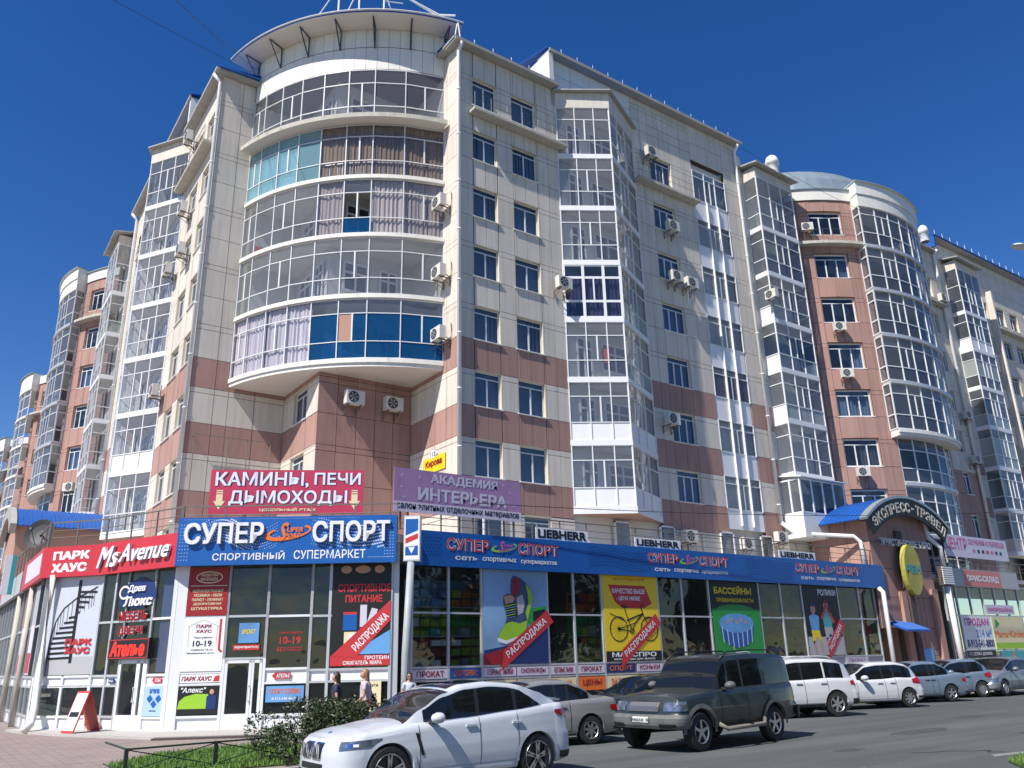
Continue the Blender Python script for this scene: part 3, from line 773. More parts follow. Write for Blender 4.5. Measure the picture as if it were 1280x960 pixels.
        # inside: door and window of the flat
        for s0, s1, zlo in ((7.0, 7.9, z+.15), (8.6, 10.4, z+.95)):
            mm = MB(); mm.fbox(F, s0, s1, -.11, -.09, zlo, z+2.4, 1)
            for s in (s0, (s0+s1)/2, s1): mm.fbox(F, s-.05, s+.05, -.1, -.05, zlo, z+2.4)
            for zz in (zlo, z+1.9, z+2.4): mm.fbox(F, s0, s1, -.1, -.055, zz-.05, zz+.05)
            mm.obj('balcony_door', ['pvc', 'gwin'], B)
    pts = [(A_[0]-.25, -.2), (A_[0]-.25, .2), (C_[0]-.1, C_[1]+.35), (E_[0]+.35, .15), (E_[0]+.35, -.2)]
    q = MB(); z = 31.36
    bp = [F.p(a, b, z) for a, b in pts]; tp = [F.p(a, b, z+.07) for a, b in pts]
    apx = F.p(8.8, -.25, 31.95)
    q.poly(bp, 1)
    for i in range(4): q.quad(bp[i], bp[i+1], tp[i+1], tp[i], 1); q.poly([tp[i], tp[i+1], apx], 0)
    q.obj('bay_roof', ['roofblue', 'gutter'], B)
    if right: downpipe(B, F, 21.05, .13, 8.9, 33.0, .10)
    else: downpipe(B, F, 21.05, .13, 8.9, 33.0, .10)
    if right:
        q = MB(); q.fbox(F, 15.3, 15.36, .0, .08, 20.7, 22.9); q.obj('pipe_duct', 'white_metal', B)
    # terrace level wall behind the railing
    return B
RW = Fr((17.75, 29.0), (1, 0)); LW = Fr((8.65, 37.7), (0, 1), (-1, 0))
BR = near_section(RW, True); BL = near_section(LW, False)

def box_bay(B, F, s0, s1, n, k0, k1, variant, fine=True, roof=31.7):
    for k in range(k0, k1+1):
        z = FL(k); P = [F.p(a, b, 0).xy for a, b in ((s0-.04, 0), (s0-.04, n+.05), (s1+.04, n+.05), (s1+.04, 0))]
        q = MB(); q.prism(P, z-.16, z+.12, 0, 0, 1)
        if k <= k1: q.obj('floor_slab', ['pvc_panel', 'soffit'], B)
        zt = FL(k+1)-.16 if k < k1 else roof-.75
        for r_, (p, e) in enumerate((((s0, 0), (s0, n)), ((s0, n), (s1, n)), ((s1, n), (s1, 0)))):
            Fs, L = F.sub(*p, *e)
            if Fs.n.dot(F.a) > 0 and r_ == 0: Fs.n = -Fs.n
            if Fs.n.dot(F.a) < 0 and r_ == 2: Fs.n = -Fs.n
            rows = [z+.12, z+1.0, z+2.3, zt]; kinds = variant(k, r_)
            g = glazing(B, Fs, L, z+.12, zt, [0, L] if r_ != 1 else [0, L*.33, L*.67, L], rows, kinds, sash=[(1, 1)] if r_ == 1 else [], post=.028, fine=fine)
    z = roof-.75
    q = MB(); P = [F.p(a, b, 0).xy for a, b in ((s0-.02, -.5), (s0-.02, n+.02), (s1+.02, n+.02), (s1+.02, -.5))]; q.prism(P, z, roof, 0, 0, 1); q.obj('bay_fascia', ['cream', 'soffit'], B)
    q = MB(); q.hexa([F.p(s0-.35, n+.45, roof), F.p(s1+.35, n+.45, roof-.1), F.p(s1+.35, -1.5, roof+.5), F.p(s0-.35, -1.5, roof+.6), F.p(s0-.35, n+.45, roof+.1), F.p(s1+.35, n+.45, roof), F.p(s1+.35, -1.5, roof+.6), F.p(s0-.35, -1.5, roof+.7)])
    q.obj('bay_roof', 'gutter', B)

def drum_section(F, right):
    """the convex brown section with its bowed glass bay, box bay before it and cream wall after it: s 21.3 to 45"""
    fine = True
    lab = 'brown rounded building with a bowed glass bay beyond the cream wing' if right else 'brown rounded building on the left street behind the first cream wing'
    B = thing('apartment_building', lab, 'building', F.p(33, -6, 0))
    P = Panels(B)
    def va(k, r):
        if not right:
            return {5: ['gfrost', 'gbal', 'gbal'], 0: ['pvc_panel', 'gdark', 'gdark']}.get(k, ['gbal']*3)
        if k == 3: return ['gbal', 'gwin', 'gbal'] if r == 1 else ['pvc_panel', 'gwin', 'gbal']
        if k == 2: return ['pvc_panel' if r == 0 else 'gfrost', 'gbal', 'gbal']
        if k == 5: return ['gdark']*3
        if k == 4: return ['gbal' if r else 'pvc_panel', 'gbal', 'gbal']
        return ['gbal']*3
    box_bay(B, F, 21.7, 25.3, 1.0, 1, 6, va, True, 31.75 if right else 31.9)
    # lowest bay sticks out further, white with a lean-to roof
    q = MB(); q.fbox(F, 21.45, 25.6, .02, 1.35, 8.0, 9.35); q.obj('balcony_panel', 'pvc_panel', B)
    Fs, L = F.sub(21.5, 1.33, 25.55, 1.33); glazing(B, Fs, L, 9.35, 11.3, 4, [9.37, 11.25], ['gwin'], post=.05)
    for s in (21.5, 25.55):
        Fs, L = F.sub(s, 0, s, 1.33); Fs.n = -F.a if s < 22 else F.a; glazing(B, Fs, L, 9.35, 11.3, 2, [9.37, 11.25], ['gbal'], post=.05)
    q = MB(); q.hexa([F.p(21.35, 1.6, 11.3), F.p(25.8, 1.6, 11.3), F.p(25.8, 0, 11.55), F.p(21.35, 0, 11.55), F.p(21.35, 1.6, 11.36), F.p(25.8, 1.6, 11.36), F.p(25.8, 0, 11.62), F.p(21.35, 0, 11.62)]); q.obj('balcony_roof', 'white_metal', B)
    cs, cn, r = 33.05, (-6.65 if right else -7.35), 9.8
    def pt(a, rr=r): return (cs-rr*math.cos(a), cn+rr*math.sin(a))   # a measured from the -s side
    a_lo = math.asin(-cn/9.8)
    edges = [a_lo, R(51) if right else R(54), R(64.5), R(72), R(108), R(115.5), R(129), math.pi-a_lo]
    zg = zgrid(6.1, 30.9)
    for i in range(len(edges)-1):
        if i == 3: continue
        subs = 2
        for j in range(subs):
            a, b = edges[i]+(edges[i+1]-edges[i])*j/subs, edges[i]+(edges[i+1]-edges[i])*(j+1)/subs
            Fs, L = F.sub(*pt(a), *pt(b))
            hol = []
            if i in (1, 5):
                hol = [(0, L, FL(k)+SILL, FL(k)+HEAD+.08) for k in range(0, 7)]
            wall(P, Fs, [0, L], zg, lambda x, z: 'brown', hol)
    for i in (1, 5):
        a, b = edges[i], edges[i+1]; Fs, L = F.sub(*pt(a, 9.76), *pt(b, 9.76))
        for k in range(0, 7): window(B, Fs, .02, L-.02, FL(k)+SILL, FL(k)+HEAD+.08, rev='plaster_b', depth=.16, lights=3, fw_=.085, transom=.36, sill=True)
    # ring at the top storey and white parapet
    def ringslab(rr, a0, a1, z0, z1, ks, nm, deep=2.0, N=14):
        o = [F.p(*pt(a0+(a1-a0)*i/N, rr), 0).xy for i in range(N+1)]; inn = [F.p(*pt(a0+(a1-a0)*i/N, rr-deep), 0).xy for i in range(N, -1, -1)]
        q = MB(); q.prism(o+inn, z0, z1, 0, 0, 1); return q.obj(nm, ks, B)
    ringslab(10.35, a_lo-.02, R(70), 27.45, 27.65, ['concrete', 'concrete'], 'balcony_slab', .7)
    ringslab(9.88, a_lo, R(72), 30.95, 31.75, ['white_clad', 'soffit'], 'parapet', .5)
    ringslab(9.98, a_lo-.01, R(72), 31.75, 31.83, ['roofgrey', 'roofgrey'], 'parapet_cap', .8)
    ringslab(10.55, R(69.5), R(110.5), 30.25, 31.15, ['white_clad', 'soffit'], 'bay_parapet', 2)
    ringslab(10.62, R(69.3), R(111.5), 31.15, 32.05, ['white_clad', 'soffit'], 'bay_parapet', 2)
    ringslab(10.75, R(69), R(112), 32.05, 32.13, ['roofgrey', 'soffit'], 'parapet_cap', 2.2)
    q = MB(); N = 16   # rounded zinc roof
    o = [F.p(*pt(a_lo-.1+(math.pi-2*a_lo+.2)*i/N, 9.7), 0).xy for i in range(N+1)]
    q = MB(); rings = [(9.3, 31.8), (8.9, 33.3), (8.1, 34.3), (6.9, 35.0), (5.2, 35.4), (3.2, 35.5)] if right else [(9.3, 31.8), (8.6, 32.4), (7.4, 32.8), (5, 33)]
    for (ra, za), (rb, zb_) in zip(rings, rings[1:]):
        for i in range(N):
            a, b = a_lo+.25*0+(math.pi-2*a_lo)*i/N, a_lo+(math.pi-2*a_lo)*(i+1)/N
            q.quad(F.p(*pt(a, ra), za), F.p(*pt(b, ra), za), F.p(*pt(b, rb), zb_), F.p(*pt(a, rb), zb_))
    for sgn in (0, 1):
        a = a_lo if not sgn else math.pi-a_lo
        q.poly([F.p(*pt(a, ra), za) for ra, za in rings]+[F.p(cs, cn+1.5, 31)], 0)
    q.obj('roof', 'roofgrey', B)
    q = MB()
    for a in [a_lo-.0+.03+i*(R(70)-a_lo)/8 for i in range(9)]:
        p_ = pt(a, 10.3); q.tube([F.p(*p_, 27.65), F.p(*p_, 28.5)], .015, 4)
    for z in (28.1, 28.5): q.tube([F.p(*pt(a_lo+(R(70)-a_lo)*i/8, 10.3), z) for i in range(9)], .013, 4)
    q.obj('railing', 'rail', B)
    # bowed glass bay
    b0, b1 = R(69.8), R(110.2); NC = 6
    for k in range(2, 7):
        z = FL(k); zt = FL(k+1)-.14 if k < 6 else 30.25
        ringslab(10.58, b0, b1, z-.16, z+.06, ['alu', 'soffit'] if k > 2 else ['white_clad', 'soffit'], 'floor_slab', 1.6)
        if k == 2: ringslab(10.5, b0, b1, z-.35, z-.16, ['white_clad', 'soffit'], 'balcony_slab', 1.5)
        for i in range(NC):
            a, b = b0+(b1-b0)*i/NC, b0+(b1-b0)*(i+1)/NC
            Fs, L = F.sub(*pt(a, 10.45), *pt(b, 10.45))
            kk = ['gdark', 'gdark', 'gdark'] if (k*7+i) % 3 else ['gbal', 'gbal', 'gbal']
            glazing(B, Fs, L, z+.06, zt, 1, [z+.1, z+1.0, z+2.35, zt], kk, sash=[(1, 0)] if i in (1, 4) else [], post=.03)
        for a, sg in ((b0, -1), (b1, 1)):
            p_, q_ = pt(a, 9.8), pt(a, 10.45); Fs, L = F.sub(*p_, *q_); Fs.n = F.a*sg
            glazing(B, Fs, L, z+.06, zt, 1, [z+.1, z+1.0, z+2.35, zt], ['gbal']*3, post=.04)
    for k in (-1, 0, 1):
        z = FL(k) if k >= 0 else 6.2
        ringslab(9.9, R(72), R(108), FL(k+1)-.16, FL(k+1)+.05, ['alu', 'soffit'], 'floor_slab', 1.5)
        for i in range(5):
            a, b = R(72)+R(36)*i/5, R(72)+R(36)*(i+1)/5
            Fs, L = F.sub(*pt(a, 9.75), *pt(b, 9.75))
            glazing(B, Fs, L, z+.05, FL(k+1)-.16, 1, [z+.1, z+.95, z+2.1, FL(k+1)-.2], ['gdark', 'gwin', 'gdark'], post=.035)
    q = MB()
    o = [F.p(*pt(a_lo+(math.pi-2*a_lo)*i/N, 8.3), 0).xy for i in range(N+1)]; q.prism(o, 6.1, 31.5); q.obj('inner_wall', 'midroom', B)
    # cream wall after the drum
    hh = [(42.9, 44.0, FL(k)+SILL, FL(k)+HEAD) for k in range(0, 7)]
    wall(P, F, [40.3, 41.6, 42.9, 44.0, 45.2], zgrid(6.1, 32.5), lambda a, z: 'brown' if z < FL(1)+HEAD else 'cream', hh)
    for h in hh: window(B, F, *h, rev='plaster', lights=2)
    q = MB(); q.fbox(F, 40.2, 45.1, .01, .55, 27.6, 27.75); q.obj('balcony_slab', 'concrete', B)
    q = MB(); q.fbox(F, 40, 45.4, -.5, .45, 32.5, 32.65); q.obj('eaves', 'gutter', B)
    q = MB(); q.fbox(F, 21.3, 26.2, -6, -.15, 6.1, 31.6); q.fbox(F, 40, 45.2, -6, -.9, 6.1, 32.4); q.obj('inner_wall', 'plaster_w', B)
    wall(P, F, [21.25, 21.7], zgrid(6.1, 33.0), colour_std, []); wall(P, F, [25.3, 25.9], zgrid(6.1, 31.0), lambda a, z: 'brown', [])
    P.flush()
    downpipe(B, F, 45.0, .15, 8.5, 32.2, .12)
    return B
DR = drum_section(RW, True); DL = drum_section(LW, False)

def far_section(F, s0, right, LN=20):
    lab = 'farthest cream building on the right with blue roofs and a tall white glazed bay' if right else 'cream building in the middle distance of the left street'
    B = thing('apartment_building', lab, 'building', F.p(s0+8, -4, 0))
    P = Panels(B); ZT = 33.8 if right else 32.3
    def va(k, r): return {3: ['gfrost', 'gbal', 'gbal'], 2: ['gfrost', 'gfrost', 'gbal'], 4: ['gbal', 'gfrost', 'gdark'], 5: ['pvc_panel', 'gdark', 'gdark'], 0: ['cream', 'gbal', 'gbal']}.get(k, ['gdark', 'gdark', 'gdark']) if r == 0 or right else ['gbal']*3
    box_bay(B, F, s0+1.2, s0+4.6, 1.0, 0, 6, va, True, 31.9)
    wh = [(s, s+1.5, FL(k)+SILL, FL(k)+HEAD) for k in range(-0, 7) for s in (s0+6.2, s0+9.2, s0+11.6) if s < s0+LN-1.6]
    wall(P, F, [s for s in (s0+4.6, s0+6.2, s0+7.7, s0+9.2, s0+10.7, s0+11.6, s0+13.1, s0+15, s0+20) if s <= s0+LN], zgrid(6.1, ZT), colour_std, wh)
    wall(P, F, [s0, s0+1.2], zgrid(6.1, ZT), colour_std, []); wall(P, F, [s0+1.2, s0+4.6], [31.6, ZT], colour_std, [])
    for h in wh: window(B, F, *h, lights=2)
    P.flush()
    q = MB(); q.fbox(F, s0+8.3, s0+min(15, LN), .01, .5, 27.6, 27.75); q.obj('balcony_slab', 'concrete', B)
    q = MB(); q.fbox(F, s0+7.75, s0+8.0, .01, .5, 8, 31); q.obj('pilaster', 'cream', B)
    q = MB(); q.fbox(F, s0-.1, s0+LN, -8, -.9, 6.1, 33.7 if right else 32.2); q.obj('inner_wall', 'plaster_w', B)
    if not right: return B
    q = MB(); q.fbox(F, s0-.2, s0+20, -.6, .5, 33.8, 33.95); q.fbox(F, s0-.3, s0-.1, -7, .5, 33.0, 33.95, 1); q.obj('eaves', ['gutter', 'roofblue'], B)
    q = MB(); q.hexa([F.p(s0-.3, .6, 33.95), F.p(s0+20, .6, 33.95), F.p(s0+20, -6, 35.2), F.p(s0-.3, -6, 35.2), F.p(s0-.3, .6, 34.02), F.p(s0+20, .6, 34.02), F.p(s0+20, -6, 35.3), F.p(s0-.3, -6, 35.3)]); q.obj('roof', 'roofblue', B)
    q = MB(); s = s0
    while s < s0+19: q.tube([F.p(s, .5, 34.0), F.p(s, .5, 34.5)], .02, 4); s += 1.2
    q.obj('snow_guard', 'white_metal', B)
    Fb = Fr(F.p(s0+14.6, 0, 0).xy, F.a, F.n)
    for k in range(0, 7):
        z = FL(k)
        for (p, e) in (((0, 0), (2.4, 1.5)), ((2.4, 1.5), (5.4, 0))):
            Fs, L = Fb.sub(*p, *e); glazing(B, Fs, L, z+.12, FL(k+1)-.15, 3, [z+.12, z+1, z+2.3, FL(k+1)-.15], ['gbal']*3, fine=False)
        q = MB(); q.prism([Fb.p(a, b, 0).xy for a, b in ((0, -.1), (0, 0), (2.4, 1.55), (5.4, 0), (5.4, -.1))], z-.16, z+.12, 0, 0, 1); q.obj('floor_slab', ['pvc_panel', 'soffit'], B)
    q = MB(); apx = Fb.p(2.4, -.5, 31.5); bp = [Fb.p(-.4, .2, 30.5), Fb.p(2.4, 1.95, 30.5), Fb.p(5.8, .1, 30.5)]
    q.poly(bp, 0); q.poly([bp[0], bp[1], apx]); q.poly([bp[1], bp[2], apx]); q.obj('bay_roof', 'roofblue', B)
    return B
FRB = far_section(RW, 45.2, True)
FLB = far_section(LW, 45.2, False, 10.7)
# a second drum farther down the left street
def far_left(F, cs, lab):
    B = thing('apartment_building', lab, 'building', F.p(cs, -6, 0))
    cn, r = -7.35, 9.8
    def pt(a, rr=r): return (cs-rr*math.cos(a), cn+rr*math.sin(a))
    a_lo = math.asin(7.35/9.8); P = Panels(B)
    edges = [a_lo, R(54), R(64.5), R(72)]
    for i in range(3):
        Fs, L = F.sub(*pt(edges[i]), *pt(edges[i+1]))
        hol = [(0, L, FL(k)+SILL, FL(k)+HEAD) for k in range(0, 7)] if i == 1 else []
        wall(P, Fs, [0, L], zgrid(6.1, 30.9), lambda x, z: 'brown', hol)
        for h in hol: window(B, Fs, *h, rev='plaster_b', lights=3, detail=False)
    P.flush()
    def ring(rr, a0, a1, z0, z1, k, nm, deep):
        N = 10; o = [F.p(*pt(a0+(a1-a0)*i/N, rr), 0).xy for i in range(N+1)]; inn = [F.p(*pt(a0+(a1-a0)*i/N, rr-deep), 0).xy for i in range(N, -1, -1)]
        q = MB(); q.prism(o+inn, z0, z1); q.obj(nm, k, B)
    ring(9.9, a_lo, R(72), 30.95, 31.8, 'white_clad', 'parapet', 1); ring(10.35, a_lo, R(70), 27.45, 27.65, 'concrete', 'balcony_slab', .7)
    ring(10.6, R(69), R(112), 30.25, 32.05, 'white_clad', 'bay_parapet', 2); ring(10.75, R(69), R(112), 32.05, 32.13, 'roofgrey', 'parapet_cap', 2)
    for k in range(1, 7):
        z = FL(k); ring(10.58, R(69.8), R(110), z-.16, z+.06, 'white_clad', 'floor_slab', 1.6)
        for i in range(5):
            a, b = R(69.8)+R(40)*i/5, R(69.8)+R(40)*(i+1)/5; Fs, L = F.sub(*pt(a, 10.45), *pt(b, 10.45))
            glazing(B, Fs, L, z+.06, FL(k+1)-.14, 1, [z+.1, z+1, z+2.35, FL(k+1)-.14], ['gbal']*3, fine=False, post=.05)
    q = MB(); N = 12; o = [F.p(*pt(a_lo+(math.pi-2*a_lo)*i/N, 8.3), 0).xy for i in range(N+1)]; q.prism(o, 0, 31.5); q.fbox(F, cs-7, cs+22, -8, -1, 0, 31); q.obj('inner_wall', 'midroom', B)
far_left(LW, 62.3, 'brown rounded building second along the left street, low in the picture at the edge')
far_left(LW, 93, 'most distant rounded building, a sliver at the far left edge')
# ------------------------------------------------------------------ shop podium along the street corner
PD = thing('shop_building', 'long low glazed shop building with a railed roof terrace below the flats', 'shop building', (13, 27, 0))
V = [(3.45, 75), (3.45, 34.3), (5.05, 32.45), (6.72, 28.72), (12.77, 24.8), (13.45, 25.2), (70, 25.2)]
m = MB(); m.prism([(v[0]+.12, v[1]+.12) for v in V]+[(70, 33), (22, 45), (22, 75)], 5.85, 6.08, 0, 0, 1); m.obj('terrace_floor', ['slab', 'soffit'], PD)
def seg(p, q): return Fr(p, (q[0]-p[0], q[1]-p[1])), math.hypot(q[0]-p[0], q[1]-p[1])
def board(name, label, cat, p, q, z0, z1, k, t=.16, group=None, s0=0, s1=None, n=0.0):
    F, L = seg(p, q); s1 = L if s1 is None else s1
    o = thing(name, label, cat, F.p((s0+s1)/2, n, z0), group)
    m = MB(); m.fbox(F, s0, s1, n-t, n, z0, z1); m.obj('board', k, o)
    return o, F, L
def frame_grid(F, xs, zs, w=.045, n=0.0, k='pvc', root=None, name='window_frame'):
    m = MB()
    for x in xs: m.fbox(F, x-w, x+w, n-.05, n+.06, zs[0], zs[-1])
    for z in zs:
        for a, b in zip(xs, xs[1:]): m.fbox(F, a+w, b-w, n-.045, n+.05, z-w*.8, z+w*.8)
    return m.obj(name, k, root or PD)
def panes(fo, F, xs, zs, kinds, n=0.0):
    for j, (z0, z1) in enumerate(zip(zs, zs[1:])):
        for i, (a, b) in enumerate(zip(xs, xs[1:])):
            k = kinds[j][i] if isinstance(kinds[j], list) else kinds[j]
            if k: pane_obj(fo, F, a+.02, b-.02, z0+.01, z1-.01, n, k, 'panel' if k in ('pvc_panel', 'pgrey', 'white') else 'pane')

# --- chamfer (centre) shop front
FC = Fr((7.0, 29.1), (5.9, -3.8))
xs = [.29, 1.68, 2.98, 4.4, 5.0, 7.0]
fo = frame_grid(FC, xs[:2], [.08, .48, 1.44, 1.80, 3.52, 5.9], k='pvc'); panes(fo, FC, xs[:2], [.08, .48, 1.44, 1.80, 3.52, 5.9], ['pvc_panel', 'gshop', 'pvc_panel', 'gshop', 'gshop'])
fo = frame_grid(FC, xs[1:3], [2.2, 3.52, 5.9], k='alu'); panes(fo, FC, xs[1:3], [2.2, 3.52, 5.9], ['gshop', 'gshop'])
fo = frame_grid(FC, xs[2:4], [.08, .48, 1.44, 1.86, 3.50, 5.9], k='pvc'); panes(fo, FC, xs[2:4], [.08, .48, 1.44, 1.86, 3.50, 5.9], ['pvc_panel', 'gshop', 'pvc_panel', 'gshop', 'gshop'])
fo = frame_grid(FC, xs[3:], [.08, .48, 1.44, 1.80, 3.48, 5.9], k='alu'); panes(fo, FC, xs[3:], [.08, .48, 1.44, 1.80, 3.48, 5.9], ['pvc_panel', 'gshop', 'pvc_panel', 'gshop', 'gshop'])
def door(F, s0, s1, z0, z1, lab=None, split=.72):
    m = MB(); w = .09; sm = s0+(s1-s0)*split
    for a, b in ((s0, s0+w), (sm-w, sm), (sm+.01, sm+.08), (s1-w, s1)): m.fbox(F, a, b, -.03, .07, z0, z1)
    m.fbox(F, s0, s1, -.03, .07, z1-w, z1)
    m.fbox(F, s0+w, sm-w, -.03, .065, z0, z0+.45); m.fbox(F, sm+.08, s1-w, -.03, .065, z0, z0+.45)
    d = m.obj('door', 'pvc', PD)
    pane_obj(d, F, s0+w, sm-w, z0+.45, z1-w, .02, 'gshop'); pane_obj(d, F, sm+.08, s1-w, z0+.45, z1-w, .02, 'gshop')
    h = MB(); x = sm-.05
    h.tube([F.p(x, .07, z0+.85), F.p(x, .14, z0+.85), F.p(x, .14, z0+1.3), F.p(x, .07, z0+1.3)], .016, 6); h.obj('handle', 'pvc', d)
door(FC, 1.74, 2.93, .09, 2.15)
m = MB(); m.fbox(FC, -.14, .25, -.12, .05, .08, 5.9); m.obj('corner_post', 'pvc', PD)
m = MB(); m.fbox(FC, 7.04, 7.25, -.12, .0, .08, 5.9); m.obj('corner_post', 'alu', PD)
# --- under the red Avenue board
FD = Fr((5.3, 32.55), (1.7, -3.45)); LD = 3.85
xd = [.0, 1.0, 1.75, 3.0, 3.82]   # s measured left to right
xd = [.35, .85, 1.35, 2.7, 3.8]
fo = frame_grid(FD, [.02, .75, 1.4], [.08, .48, 1.44, 1.76, 3.5, 5.9], k='alu'); panes(fo, FD, [.02, .75, 1.4], [.08, .48, 1.44, 1.76, 3.5, 5.9], ['pvc_panel', 'gshop', 'pvc_panel', 'gshop', 'gshop'])
fo = frame_grid(FD, [2.75, 3.82], [.08, .48, 1.44, 1.76, 3.52, 5.9], k='pvc'); panes(fo, FD, [2.75, 3.82], [.08, .48, 1.44, 1.76, 3.52, 5.9], ['pvc_panel', 'white', 'pvc_panel', 'gshop', 'gshop'])
fo = frame_grid(FD, [1.4, 2.75], [2.25, 3.5, 5.9], k='alu'); panes(fo, FD, [1.4, 2.75], [2.25, 3.5, 5.9], ['gshop', 'gshop'])
door(FD, 1.44, 2.71, .09, 2.22, split=.75)
# --- under the Park Haus board
FP = Fr((3.75, 34.4), (1.55, -1.85)); LP = 2.41
fo = frame_grid(FP, [.03, 1.25, 2.38], [.08, .48, 1.44], k='pvc'); panes(fo, FP, [.03, 1.25, 2.38], [.08, .48, 1.44], ['pvc_panel', 'gshop'])
fo = frame_grid(FP, [.03, 1.25, 2.38], [1.46, 1.76], k='pvc'); panes(fo, FP, [.03, 1.25, 2.38], [1.46, 1.76], ['pvc_panel'])
m = MB(); m.fbox(FP, 0, 2.41, -.12, -.02, 1.76, 5.9); m.obj('wall', 'pgrey', PD)
# --- left street front
FE = Fr((3.75, 75), (0, -1)); LE = 40.6
ze = [.08, .48, 1.44, 1.76, 3.5, 5.9]; xe = [LE-i*1.45 for i in range(26, -1, -1)]
fo = frame_grid(FE, xe, ze, k='alu'); kk = [['pvc_panel']*26, ['gshop']*26, ['pvc_panel']*26, ['gshop']*26, ['gshop']*26]; panes(fo, FE, xe, ze, kk)
for i, s in enumerate((LE-3.2, LE-7.5)):
    m = MB(); m.tube([FE.p(s, .12, 0), FE.p(s, .12, 5.2)], .13, 12); m.obj('column', 'concrete', PD, smooth=True)
# --- right street front, under the long blue fascia
FS = Fr((0, 25.5), (1, 0))
xr = [13.75, 15.19, 16.56, 19.53, 20.82, 22.25, 25.35, 26.8, 28.49, 31.85, 33.45, 35.05, 37.95, 39.78, 41.2]
zr_ = [.10, .45, 1.12, 1.16, 1.72, 3.56, 5.9]
zr_ = [.10, .45, 1.36, 1.78, 3.56, 5.9]
fo = frame_grid(FS, xr, zr_, k='alu', w=.04)
panes(fo, FS, xr, zr_, ['pvc_panel', 'gshop', 'pgrey', 'gshop', 'gshop'])
m = MB(); m.fbox(FS, 13.2, 41.4, -.1, .3, 0, .12); m.obj('plinth', 'concrete', PD)
# interior: back wall, ceiling lights none, floor
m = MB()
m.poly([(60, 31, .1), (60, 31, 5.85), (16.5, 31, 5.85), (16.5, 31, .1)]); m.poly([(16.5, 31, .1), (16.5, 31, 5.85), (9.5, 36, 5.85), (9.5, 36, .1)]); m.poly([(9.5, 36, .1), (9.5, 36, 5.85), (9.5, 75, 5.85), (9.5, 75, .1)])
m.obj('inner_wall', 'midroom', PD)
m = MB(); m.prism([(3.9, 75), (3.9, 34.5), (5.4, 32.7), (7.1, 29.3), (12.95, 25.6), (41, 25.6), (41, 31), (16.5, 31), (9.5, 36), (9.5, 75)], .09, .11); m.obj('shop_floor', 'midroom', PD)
K['pyel2'] = mat('shelf_lime', (.30, .42, .03), .6); K['porange2'] = mat('shelf_orange', (.55, .14, .03), .6)
def shelf(x0, x1, y, z0, rows, label):
    y -= .9
    o = thing('display_rack', label, 'display rack', (x0, y, .1), 'display racks inside the sports shop')
    m = MB(); m.box(x0, x1, y, y+.5, z0-.05, z0); m.obj('base', 'white', o)
    z = z0
    for h, ks in rows:
        w = (x1-x0)/len(ks)
        for i, k in enumerate(ks):
            nx, nz = max(2, round(w/.38)), max(1, round(h/.38)); rq = random.Random(int(x0*10)+i+int(z*7))
            for a in range(nx):
                for c in range(nz):
                    if rq.random() < .1: continue
                    kk = k if rq.random() < .72 else rq.choice(['white', 'pgrey', 'pblack', 'red', 'pyel2', 'porange2', 'teal', 'lilac'])
                    dx, dz_ = w/nx, h/nz; gx, gz = rq.uniform(.02, .06), rq.uniform(.03, .12)
                    m = MB(); m.box(x0+i*w+a*dx+gx, x0+i*w+(a+1)*dx-gx, y+rq.uniform(0, .12), y+.45, z+c*dz_+.03, z+(c+1)*dz_-gz); m.obj('goods', kk, o)
            m = MB(); m.box(x0+i*w, x0+(i+1)*w, y-.02, y+.5, z, z+.03); m.obj('shelf', 'pgrey', o)
        m = MB(); m.box(x0, x1, y+.46, y+.5, z, z+h); m.obj('back_board', ks[0], o)
        z += h
shelf(14.2, 17.6, 27.3, 1.8, [(1.0, ['darkred', 'pyel2']), (1.0, ['pyel2', 'green']), (1.0, ['pblue', 'porange2'])], 'coloured display rack behind the glass at the left end of the sports shop')
shelf(21.6, 24.6, 27.3, 1.8, [(1.0, ['pyel2', 'pblue']), (.9, ['green', 'red']), (.8, ['orange', 'green'])], 'display rack with green and orange goods behind the glass between shoe and bicycle posters')
shelf(27.3, 30.2, 27.3, .5, [(1.2, ['pgrey', 'teal']), (.8, ['navy', 'pgrey'])], 'low blue and grey display behind the glass beside the pool poster')
shelf(34.2, 37.8, 27.4, 1.6, [(1.2, ['pyel2', 'pgrey', 'pyel2']), (1.1, ['darkred', 'pyel2', 'green'])], 'yellow and red display rack behind the glass left of the skating poster')
shelf(41.0, 43.5, 27.4, 1.2, [(1.2, ['green', 'pyel2']), (1.1, ['pgrey', 'green'])], 'green display rack behind the last panes of the sports shop')

